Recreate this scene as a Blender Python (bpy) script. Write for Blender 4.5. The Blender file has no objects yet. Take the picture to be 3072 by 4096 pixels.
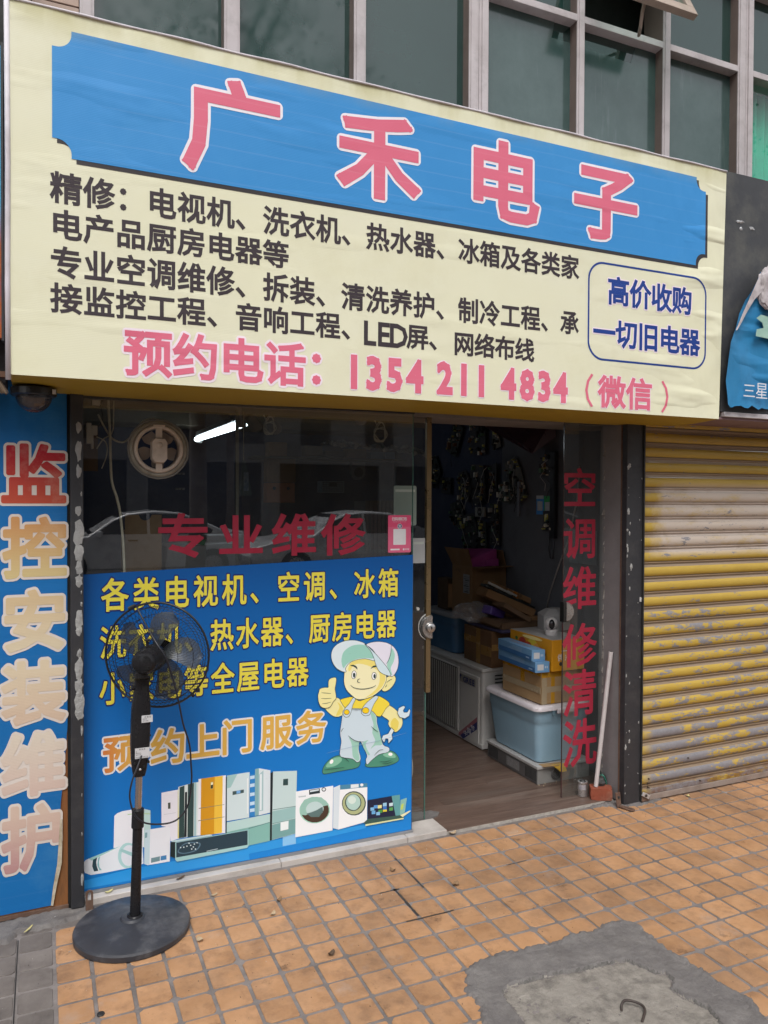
import bpy, bmesh, math, random
import numpy as np
from mathutils import Vector, Matrix
from mathutils.geometry import delaunay_2d_cdt, tessellate_polygon
random.seed(7); rng = np.random.default_rng(7)
SC = bpy.context.scene; COL = SC.collection
# ------------------------------------------------------------------ camera
cam = bpy.data.cameras.new('camera'); cam_ob = bpy.data.objects.new('camera', cam); COL.objects.link(cam_ob)
cam.sensor_fit = 'VERTICAL'; cam.sensor_height = 36.0; cam.lens = 3068.0 / 4096.0 * 36.0
cam.clip_start = 0.05; cam.clip_end = 2000.0
YAW, PITCH, ROLL = 0.41797282, -0.01694878, 0.00447463
_f = Vector((math.sin(YAW) * math.cos(PITCH), math.cos(YAW) * math.cos(PITCH), math.sin(PITCH)))
_r = Vector((math.cos(YAW), -math.sin(YAW), 0)); _u = _r.cross(_f)
_r2 = _r * math.cos(ROLL) + _u * math.sin(ROLL); _u2 = -_r * math.sin(ROLL) + _u * math.cos(ROLL)
cam_ob.matrix_world = Matrix(((_r2.x, _u2.x, -_f.x, 0), (_r2.y, _u2.y, -_f.y, 0), (_r2.z, _u2.z, -_f.z, 1.6), (0, 0, 0, 1)))
SC.camera = cam_ob
# ------------------------------------------------------------------ sky, sun, exposure
SUN_EL, SUN_AZ = math.radians(56), math.radians(200)       # azimuth measured from +Y clockwise: high, behind the camera
world = bpy.data.worlds.new('World'); SC.world = world; world.use_nodes = True
wn, wl = world.node_tree.nodes, world.node_tree.links
sky = wn.new('ShaderNodeTexSky'); sky.sky_type = 'NISHITA'; sky.sun_disc = False
sky.sun_elevation = SUN_EL; sky.sun_rotation = SUN_AZ; sky.air_density = 1.0; sky.dust_density = 3.0; sky.ozone_density = 1.0
hsv = wn.new('ShaderNodeHueSaturation'); hsv.inputs['Saturation'].default_value = 0.22     # a white overcast, not a blue sky
wl.new(sky.outputs[0], hsv.inputs['Color']); wl.new(hsv.outputs[0], wn['Background'].inputs['Color'])
wn['Background'].inputs['Strength'].default_value = 0.15
sun = bpy.data.lights.new('sun', 'SUN'); sun.energy = 1.2; sun.angle = math.radians(28); sun.color = (1.0, 0.97, 0.93)
sun_ob = bpy.data.objects.new('sun', sun); COL.objects.link(sun_ob)
_sd = Vector((math.sin(SUN_AZ) * math.cos(SUN_EL), math.cos(SUN_AZ) * math.cos(SUN_EL), math.sin(SUN_EL)))
sun_ob.rotation_euler = _sd.to_track_quat('Z', 'Y').to_euler()
SC.view_settings.view_transform = 'Standard'; SC.view_settings.look = 'None'
SC.view_settings.gamma = 1.0; SC.view_settings.use_curve_mapping = False; SC.view_settings.exposure = 0.50
SC.render.engine = 'CYCLES'
SC.cycles.max_bounces = 8; SC.cycles.transparent_max_bounces = 16; SC.cycles.caustics_reflective = False; SC.cycles.caustics_refractive = False
SC.cycles.use_denoising = True
# ------------------------------------------------------------------ helpers
WL = {}
def lin(h):
    if not isinstance(h, str): return tuple(h)
    c = [int(h[i:i + 2], 16) / 255 for i in (0, 2, 4)]
    return tuple(v / 12.92 if v <= .04045 else ((v + .055) / 1.055) ** 2.4 for v in c)
def tag(o, label=None, cat=None, group=None, kind=None):
    if label: o['label'] = label
    if cat: o['category'] = cat
    if group: o['group'] = group
    if kind: o['kind'] = kind
    return o
def thing(name, label, cat, loc=(0, 0, 0), group=None):
    o = bpy.data.objects.new(name, None); COL.objects.link(o); o.location = loc; o.empty_display_size = .05
    WL[o] = Vector(loc); return tag(o, label, cat, group)
class MB:
    def __init__(s): s.v = []; s.f = []; s.m = []
    def add(s, vs, fs, mi=0):
        b = len(s.v); s.v += [tuple(v) for v in vs]; s.f += [tuple(b + i for i in f) for f in fs]; s.m += [mi] * len(fs); return s
    def box(s, x0, x1, y0, y1, z0, z1, mi=0):
        return s.add([(x0, y0, z0), (x1, y0, z0), (x1, y1, z0), (x0, y1, z0), (x0, y0, z1), (x1, y0, z1), (x1, y1, z1), (x0, y1, z1)],
                     [(0, 3, 2, 1), (4, 5, 6, 7), (0, 1, 5, 4), (1, 2, 6, 5), (2, 3, 7, 6), (3, 0, 4, 7)], mi)
    def obox(s, c, sx, sy, sz, rot=(0, 0, 0), mi=0):
        M = Matrix.Translation(c) @ __import__('mathutils').Euler(rot).to_matrix().to_4x4()
        vs = [M @ Vector((x * sx / 2, y * sy / 2, z * sz / 2)) for x, y, z in [(-1, -1, -1), (1, -1, -1), (1, 1, -1), (-1, 1, -1), (-1, -1, 1), (1, -1, 1), (1, 1, 1), (-1, 1, 1)]]
        return s.add(vs, [(0, 3, 2, 1), (4, 5, 6, 7), (0, 1, 5, 4), (1, 2, 6, 5), (2, 3, 7, 6), (3, 0, 4, 7)], mi)
    def hexa(s, p, mi=0):      # 8 corners, bottom ring then top ring
        return s.add(p, [(0, 3, 2, 1), (4, 5, 6, 7), (0, 1, 5, 4), (1, 2, 6, 5), (2, 3, 7, 6), (3, 0, 4, 7)], mi)
    def quad(s, *p, mi=0): return s.add(p, [tuple(range(len(p)))], mi)
    def lathe(s, prof, c=(0, 0, 0), axis=(0, 0, 1), n=32, mi=0, sweep=2 * math.pi):
        q = Vector(axis).normalized().to_track_quat('Z', 'Y'); c = Vector(c); full = abs(sweep - 2 * math.pi) < 1e-6
        k = n if full else n + 1; vs = []
        for r, h in prof:
            for i in range(k):
                t = sweep * i / n; vs.append(c + q @ Vector((r * math.cos(t), r * math.sin(t), h)))
        fs = []
        for j in range(len(prof) - 1):
            for i in range(n):
                i2 = (i + 1) % k
                fs.append((j * k + i, j * k + i2, (j + 1) * k + i2, (j + 1) * k + i))
        return s.add(vs, fs, mi)
    def cyl(s, a, b, r, r2=None, n=16, mi=0, cap=True):
        a = Vector(a); b = Vector(b); L = (b - a).length; r2 = r if r2 is None else r2
        prof = [(r, 0), (r2, L)]
        if cap: prof = [(1e-5, 0)] + prof + [(1e-5, L)]
        return s.lathe(prof, a, b - a, n, mi)
    def tube(s, pts, r, n=8, mi=0, closed=False):
        pts = [Vector(p) for p in pts]; m = len(pts); vs = []; N = None
        for i, p in enumerate(pts):
            t = (pts[(i + 1) % m] - pts[i - 1]) if closed else (pts[min(i + 1, m - 1)] - pts[max(i - 1, 0)])
            t.normalize()
            if N is None: N = t.orthogonal().normalized()
            N = (N - t * N.dot(t)).normalized(); B = t.cross(N)
            rr = r[i] if isinstance(r, (list, tuple)) else r
            vs += [p + (N * math.cos(2 * math.pi * k / n) + B * math.sin(2 * math.pi * k / n)) * rr for k in range(n)]
        fs = [(i * n + k, i * n + (k + 1) % n, ((i + 1) % m) * n + (k + 1) % n, ((i + 1) % m) * n + k) for i in range(m if closed else m - 1) for k in range(n)]
        if not closed: fs += [tuple(range(n))[::-1], tuple((m - 1) * n + k for k in range(n))]
        return s.add(vs, fs, mi)
    def poly(s, pts, mi=0):       # planar polygon in 3D, any outline
        tr = tessellate_polygon([[Vector(p) for p in pts]]); return s.add(pts, tr, mi)
    def build(s, name, mats, parent=None, smooth=False, bevel=0, seg=2):
        me = bpy.data.meshes.new(name); off = WL.get(parent, Vector((0, 0, 0))) if parent else Vector((0, 0, 0))
        me.from_pydata([(v[0] - off.x, v[1] - off.y, v[2] - off.z) for v in s.v], [], s.f)
        if not isinstance(mats, (list, tuple)): mats = [mats]
        for m in mats: me.materials.append(m)
        me.polygons.foreach_set('material_index', s.m)
        if smooth: me.shade_smooth()
        me.update(); o = bpy.data.objects.new(name, me); COL.objects.link(o)
        if parent: o.parent = parent; WL[o] = off
        if smooth == 'auto' or bevel:
            pass
        if bevel:
            b = o.modifiers.new('bevel', 'BEVEL'); b.width = bevel; b.segments = seg; b.limit_method = 'ANGLE'; b.angle_limit = math.radians(40); b.harden_normals = False
        return o
def autosmooth(o, deg=35):
    me = o.data; me.shade_smooth()
    bm = bmesh.new(); bm.from_mesh(me); bm.normal_update()
    for e in bm.edges:
        if len(e.link_faces) == 2 and e.calc_face_angle(0) > math.radians(deg): e.smooth = False
    bm.to_mesh(me); bm.free(); return o
def smooth_loop(pts, k=4, closed=True):
    n = len(pts); out = []
    rngi = range(n) if closed else range(n - 1)
    g = (lambda i: np.array(pts[i % n], float)) if closed else (lambda i: np.array(pts[min(max(i, 0), n - 1)], float))
    for i in rngi:
        p0, p1, p2, p3 = g(i - 1), g(i), g(i + 1), g(i + 2)
        for j in range(k):
            t = j / k; out.append(tuple(.5 * ((2 * p1) + (-p0 + p2) * t + (2 * p0 - 5 * p1 + 4 * p2 - p3) * t * t + (-p0 + 3 * p1 - 3 * p2 + p3) * t ** 3)))
    if not closed: out.append(tuple(g(n - 1)))
    return out
# ------------------------------------------------------------------ materials
MATS = {}
def pm(name, col, col2=None, rough=.6, metal=0, scale=8, mix=.5, bump=0, bscale=60, dirt=None, dscale=2.5, damt=.35, spec=.5, coat=0, stretch=(1, 1, 1), rnd=0, trans=0, detail=6, rvar=.12, bdist=.01, emit=None, estr=0, world_grime=None):
    if name in MATS: return MATS[name]
    m = bpy.data.materials.new(name); m.use_nodes = True; MATS[name] = m
    n, l = m.node_tree.nodes, m.node_tree.links; b = n['Principled BSDF']
    c = lin(col); c2 = lin(col2) if col2 else tuple(v * .8 for v in c)
    tc = n.new('ShaderNodeTexCoord'); mp = n.new('ShaderNodeMapping'); mp.inputs['Scale'].default_value = stretch
    l.new(tc.outputs['Object'], mp.inputs['Vector'])
    oi = n.new('ShaderNodeObjectInfo')
    if rnd:
        ml = n.new('ShaderNodeVectorMath'); ml.operation = 'MULTIPLY_ADD'; l.new(mp.outputs[0], ml.inputs[0]); ml.inputs[1].default_value = (1, 1, 1)
        cb = n.new('ShaderNodeCombineXYZ'); mu = n.new('ShaderNodeMath'); mu.operation = 'MULTIPLY'; mu.inputs[1].default_value = 37
        l.new(oi.outputs['Random'], mu.inputs[0]); l.new(mu.outputs[0], cb.inputs[0]); l.new(mu.outputs[0], cb.inputs[2]); l.new(cb.outputs[0], ml.inputs[2]); vec = ml.outputs[0]
    else: vec = mp.outputs[0]
    def noise(s, d=detail, ro=.6):
        t = n.new('ShaderNodeTexNoise'); t.inputs['Scale'].default_value = s; t.inputs['Detail'].default_value = d; t.inputs['Roughness'].default_value = ro; l.new(vec, t.inputs['Vector']); return t.outputs['Fac']
    def ramp(s, a, b_, lo=0, hi=1):
        r = n.new('ShaderNodeMapRange'); r.inputs[1].default_value = a; r.inputs[2].default_value = b_; r.inputs[3].default_value = lo; r.inputs[4].default_value = hi; l.new(s, r.inputs[0]); return r.outputs[0]
    def mixc(f, a, bb):
        x = n.new('ShaderNodeMix'); x.data_type = 'RGBA'
        if isinstance(f, float): x.inputs[0].default_value = f
        else: l.new(f, x.inputs[0])
        for k, v in ((6, a), (7, bb)):
            if isinstance(v, tuple): x.inputs[k].default_value = (*v, 1)
            else: l.new(v, x.inputs[k])
        return x.outputs[2]
    cc = mixc(ramp(noise(scale), .3, .7, 0, mix * 2 if mix < .5 else 1), c, c2)
    if dirt: cc = mixc(ramp(noise(dscale, 8, .7), .5, .75, 0, damt), cc, lin(dirt))
    if world_grime:     # grime that runs on across neighbouring pieces: (colour, scale, amount, threshold)
        gp_ = n.new('ShaderNodeNewGeometry')
        for (gc, gs, ga, gt) in world_grime:
            t = n.new('ShaderNodeTexNoise'); t.inputs['Scale'].default_value = gs; t.inputs['Detail'].default_value = 9; t.inputs['Roughness'].default_value = .72; l.new(gp_.outputs['Position'], t.inputs['Vector'])
            cc = mixc(ramp(t.outputs['Fac'], gt, gt + .12, 0, ga), cc, lin(gc))
    if rnd:
        hs = n.new('ShaderNodeHueSaturation'); l.new(ramp(oi.outputs['Random'], 0, 1, 1 - rnd, 1 + rnd), hs.inputs['Value']); l.new(cc, hs.inputs['Color']); cc = hs.outputs[0]
    l.new(cc, b.inputs['Base Color'])
    l.new(ramp(noise(scale * 2.3), .3, .7, max(.02, rough - rvar), min(1, rough + rvar)), b.inputs['Roughness'])
    b.inputs['Metallic'].default_value = metal; b.inputs['Specular IOR Level'].default_value = spec; b.inputs['Coat Weight'].default_value = coat; b.inputs['Coat Roughness'].default_value = .15
    if bump:
        bp = n.new('ShaderNodeBump'); bp.inputs['Strength'].default_value = bump; bp.inputs['Distance'].default_value = bdist; l.new(noise(bscale), bp.inputs['Height']); l.new(bp.outputs[0], b.inputs['Normal'])
    if emit: b.inputs['Emission Color'].default_value = (*lin(emit), 1); b.inputs['Emission Strength'].default_value = estr
    if trans: b.inputs['Transmission Weight'].default_value = trans
    return m
def glass(name, tint=(1, 1, 1), film=0.0, filmcol=(.5, .5, .5), ior=1.75, dirt=0.0, refl=1.0):
    m = bpy.data.materials.new(name); m.use_nodes = True; n, l = m.node_tree.nodes, m.node_tree.links; n.clear()
    out = n.new('ShaderNodeOutputMaterial'); tr = n.new('ShaderNodeBsdfTransparent'); tr.inputs[0].default_value = (*tint, 1)
    gl = n.new('ShaderNodeBsdfGlossy'); gl.inputs['Roughness'].default_value = .01; gl.inputs['Color'].default_value = (refl, refl, refl, 1)
    f0 = ((ior - 1) / (ior + 1)) ** 2; lw = n.new('ShaderNodeLayerWeight'); lw.inputs['Blend'].default_value = .5; pw = n.new('ShaderNodeMath'); pw.operation = 'POWER'; l.new(lw.outputs['Facing'], pw.inputs[0]); pw.inputs[1].default_value = 5
    fr = n.new('ShaderNodeMath'); fr.operation = 'MULTIPLY_ADD'; l.new(pw.outputs[0], fr.inputs[0]); fr.inputs[1].default_value = 1 - f0; fr.inputs[2].default_value = f0; mx = n.new('ShaderNodeMixShader')      # same reflectance from both sides of the sheet
    l.new(fr.outputs[0], mx.inputs[0]); l.new(tr.outputs[0], mx.inputs[1]); l.new(gl.outputs[0], mx.inputs[2]); last = mx.outputs[0]
    if film or dirt:
        df = n.new('ShaderNodeBsdfDiffuse'); df.inputs[0].default_value = (*filmcol, 1); m2 = n.new('ShaderNodeMixShader')
        tc = n.new('ShaderNodeTexCoord'); nz = n.new('ShaderNodeTexNoise'); nz.inputs['Scale'].default_value = 3; nz.inputs['Detail'].default_value = 8; nz.inputs['Roughness'].default_value = .7
        l.new(tc.outputs['Object'], nz.inputs['Vector']); mr = n.new('ShaderNodeMapRange'); mr.inputs[1].default_value = .35; mr.inputs[2].default_value = .75
        mr.inputs[3].default_value = film; mr.inputs[4].default_value = film + dirt; l.new(nz.outputs['Fac'], mr.inputs[0]); l.new(mr.outputs[0], m2.inputs[0])
        l.new(last, m2.inputs[1]); l.new(df.outputs[0], m2.inputs[2]); last = m2.outputs[0]
    l.new(last, out.inputs[0]); MATS[name] = m; return m
# ------------------------------------------------------------------ lettering: glyph outlines thickened and merged into one flat sheet
_G = {}
def merge(V, F, segs=None, r=0):
    """union of polygons: triangulate all edges together, keep triangles whose centre lies in any of them.
    segs/r: strokes of half width r whose polygons need no test of their own (F entries given as (polygon, False))"""
    E = list({tuple(sorted((f[i], f[(i + 1) % len(f)]))) for f, _ in F for i in range(len(f))})
    res = delaunay_2d_cdt(V, E, [], 0, 1e-5); ov, of = res[0], res[2]
    if not of: return [], []
    P = np.array([(p.x, p.y) for p in ov]); T = np.array([list(t) for t in of]); C = P[T].mean(1); ins = np.zeros(len(T), bool)
    if segs is not None and len(segs):
        S = np.array(segs); A = S[:, 0]; D = S[:, 1] - A; L2 = (D ** 2).sum(1) + 1e-15
        R = C[:, None] - A[None]; t = np.clip((R * D).sum(2) / L2, 0, 1); dd = R - t[..., None] * D; ins |= ((dd ** 2).sum(2) < (r * .985) ** 2).any(1)
    by = {}
    for f, test in F:
        if test: by.setdefault(len(f), []).append([(V[i].x, V[i].y) for i in f])
    for n, L in by.items():
        A = np.array(L); B = np.roll(A, -1, 1); cnt = np.zeros((len(C), len(A)), np.int16)
        for k in range(n):
            a = A[None, :, k]; b = B[None, :, k]; c = C[:, None]
            cnt += ((a[..., 1] > c[..., 1]) != (b[..., 1] > c[..., 1])) & (c[..., 0] < (b[..., 0] - a[..., 0]) * (c[..., 1] - a[..., 1]) / (b[..., 1] - a[..., 1] + 1e-15) + a[..., 0])
        ins |= (cnt % 2 == 1).any(1)
    a, b, c = P[T[:, 0]], P[T[:, 1]], P[T[:, 2]]; ar = (b[:, 0] - a[:, 0]) * (c[:, 1] - a[:, 1]) - (b[:, 1] - a[:, 1]) * (c[:, 0] - a[:, 0])
    ins &= np.abs(ar) > 1e-9
    return P.tolist(), [tuple(t) for t in T[ins].tolist()]
_RC = {}
def _raw(ch):
    if ch in _RC: return _RC[ch]
    cu = bpy.data.curves.new('t', 'FONT'); cu.body = ch; cu.size = 1; cu.resolution_u = 2
    o = bpy.data.objects.new('t', cu); COL.objects.link(o); dg = bpy.context.evaluated_depsgraph_get(); dg.update()
    me = bpy.data.meshes.new_from_object(o.evaluated_get(dg)); v = [(p.co.x, p.co.y) for p in me.vertices]; f = [tuple(p.vertices) for p in me.polygons]
    bpy.data.objects.remove(o); bpy.data.curves.remove(cu); bpy.data.meshes.remove(me); _RC[ch] = (v, f); return v, f
for _c in sorted(set('国广禾电子精修：视机、洗衣热水器冰箱及各类家产品厨房等专业空调维拆装清养护制冷工程承接监控音响屏网络布线预约话（）微信高价收购一切旧三星安合格证检验员生日期落地扇额定压功率中山市限公司LED0123456789GREE#扫码领红包支付宝全屋上门服务供汁果园常州板节有')): _raw(_c)
_ref = _raw('国')[0]; _rx = [p[0] for p in _ref]; _ry = [p[1] for p in _ref]
_RW = (max(_rx) - min(_rx)) / .92; _RH = (max(_ry) - min(_ry)) / .92; _RCX = (max(_rx) + min(_rx)) / 2; _RCY = (max(_ry) + min(_ry)) / 2
def glyph(ch, r, sq=True, latin=False):
    """(verts, tris): glyph in a unit cell centred on 0, strokes thickened by r (cell units)"""
    k = (ch, round(r, 4), sq, latin)
    if k in _G: return _G[k]
    v, f = _raw(ch)
    if latin:
        xs = [p[0] for p in v]; cx = (min(xs) + max(xs)) / 2; v = [((x - cx) / _RW, (y - .36) / _RH) for x, y in v]
    else: v = [((x - _RCX) / _RW, (y - _RCY) / _RH) for x, y in v]
    ec = {}
    for p in f:
        for a, b in zip(p, p[1:] + p[:1]): ec.setdefault(tuple(sorted((round(v[a][0], 5), round(v[a][1], 5), 0) for a in (a, b))), []).append((a, b))
    segs = [w[0] for w in ec.values() if len(w) == 1]
    nbr = {}
    for a, b in segs:
        for p, q in ((a, b), (b, a)): nbr.setdefault((round(v[p][0], 5), round(v[p][1], 5)), []).append((v[q][0] - v[p][0], v[q][1] - v[p][1]))
    V = [Vector(p) for p in v]; F = []
    for p in f:
        ar = sum(v[a][0] * v[b][1] - v[b][0] * v[a][1] for a, b in zip(p, p[1:] + p[:1]))
        if abs(ar) > 2e-7: F.append((list(p), True))
    def addp(ps, test=False): b = len(V); V.extend(Vector(p) for p in ps); F.append((list(range(b, b + len(ps))), test))
    if r > 0:
        for a, b in segs:
            A, B = V[a], V[b]; d = B - A
            if d.length < 1e-6: continue
            d.normalize(); n_ = Vector((-d.y, d.x)) * r; ea = eb = 0.0
            if sq:
                for pi, e in ((a, 'a'), (b, 'b')):
                    nb = nbr[(round(v[pi][0], 5), round(v[pi][1], 5))]
                    if len(nb) == 2:
                        u, w = Vector(nb[0]).normalized(), Vector(nb[1]).normalized(); ang = u.angle(w, math.pi)
                        if ang < math.radians(150) and ang > math.radians(50):
                            if e == 'a': ea = r
                            else: eb = r
            addp([A - n_ - d * ea, B - n_ + d * eb, B + n_ + d * eb, A + n_ - d * ea], ea + eb > 0)
        done = set()
        for a, b in segs:
            for i in (a, b):
                kx = (round(V[i].x, 4), round(V[i].y, 4))
                if kx in done: continue
                done.add(kx); m_ = 16 if r > .045 else 10; addp([(V[i].x + r * .997 * math.cos(t * 2 * math.pi / m_ + .2), V[i].y + r * .997 * math.sin(t * 2 * math.pi / m_ + .2)) for t in range(m_)])
    out = merge(V, F, [(v[a], v[b]) for a, b in segs] if r > 0 else None, r); _G[k] = out; return out
def text(name, cells, mat, parent, y, r=.02, sq=True, thick=0, mirror=False):
    """cells: (char, centre x, centre z, width, height); printed on the plane y, facing the street"""
    mb = MB()
    for ci_, (ch, cx, cz, w, h) in enumerate(cells):
        latin = ord(ch) < 256
        v, f = glyph(ch, r, sq, latin)
        P = [(cx + px * w, y - (ci_ % 2) * .00012, cz + pz * h) for px, pz in v]
        f2 = [tuple(reversed(t)) if False else t for t in f]
        mb.add(P, f2)
        if thick:
            pass
    o = mb.build(name, mat, parent)
    bm = bmesh.new(); bm.from_mesh(o.data); bmesh.ops.remove_doubles(bm, verts=bm.verts, dist=1e-6)
    for fa in bm.faces:
        if fa.normal.y > 0: fa.normal_flip()
    if thick:
        g = bmesh.ops.extrude_face_region(bm, geom=bm.faces[:]); bmesh.ops.translate(bm, verts=[e for e in g['geom'] if isinstance(e, bmesh.types.BMVert)], vec=(0, thick, 0))
        bmesh.ops.recalc_face_normals(bm, faces=bm.faces)
    bm.to_mesh(o.data); bm.free(); return o
def chars(name, cells, mat, parent, y, **k):      # large characters: each one a part of its own
    for c in cells: text(name, [c], mat, parent, y, **k)
def row(s, x0, pitch, z, w, h): return [(c, x0 + pitch * i, z, w, h) for i, c in enumerate(s) if c not in ' 　']
def flat(mb, pts, y, mi=0): mb.poly([(x, y, z) for x, z in pts], mi)
def ribbon(mb, pts, w, y, mi=0, taper=False):
    P = [Vector(p) for p in pts]; n = len(P); L = []; R = []
    for i in range(n):
        t = (P[min(i + 1, n - 1)] - P[max(i - 1, 0)]).normalized(); nn = Vector((-t.y, t.x)) * (w / 2 * (1 if not taper else (.35 + .65 * math.sin(math.pi * (i + .5) / n))))
        L.append(P[i] + nn); R.append(P[i] - nn)
    b = [(p.x, y, p.y) for p in L] + [(p.x, y, p.y) for p in R]
    mb.add(b, [(i, n + i, n + i + 1, i + 1) for i in range(n - 1)], mi)
def offset_poly(pts, d):
    """outline grown by d (merged strokes), returned as triangles"""
    V = [Vector(p) for p in pts]; n = len(V)
    F = [(list(range(n)), True)]; m_ = 8
    for i in range(n):
        A, B = V[i], V[(i + 1) % n]; e = (B - A)
        if e.length < 1e-7: continue
        e.normalize(); q = Vector((-e.y, e.x)) * d; b = len(V); V += [A - q, B - q, B + q, A + q]; F.append(([b, b + 1, b + 2, b + 3], False))
        b = len(V); V += [A + Vector((math.cos(k * 2 * math.pi / m_), math.sin(k * 2 * math.pi / m_))) * d * .99 for k in range(m_)]; F.append((list(range(b, b + m_)), False))
    return merge(V, F, [(tuple(pts[i]), tuple(pts[(i + 1) % n])) for i in range(n)], d)
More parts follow.
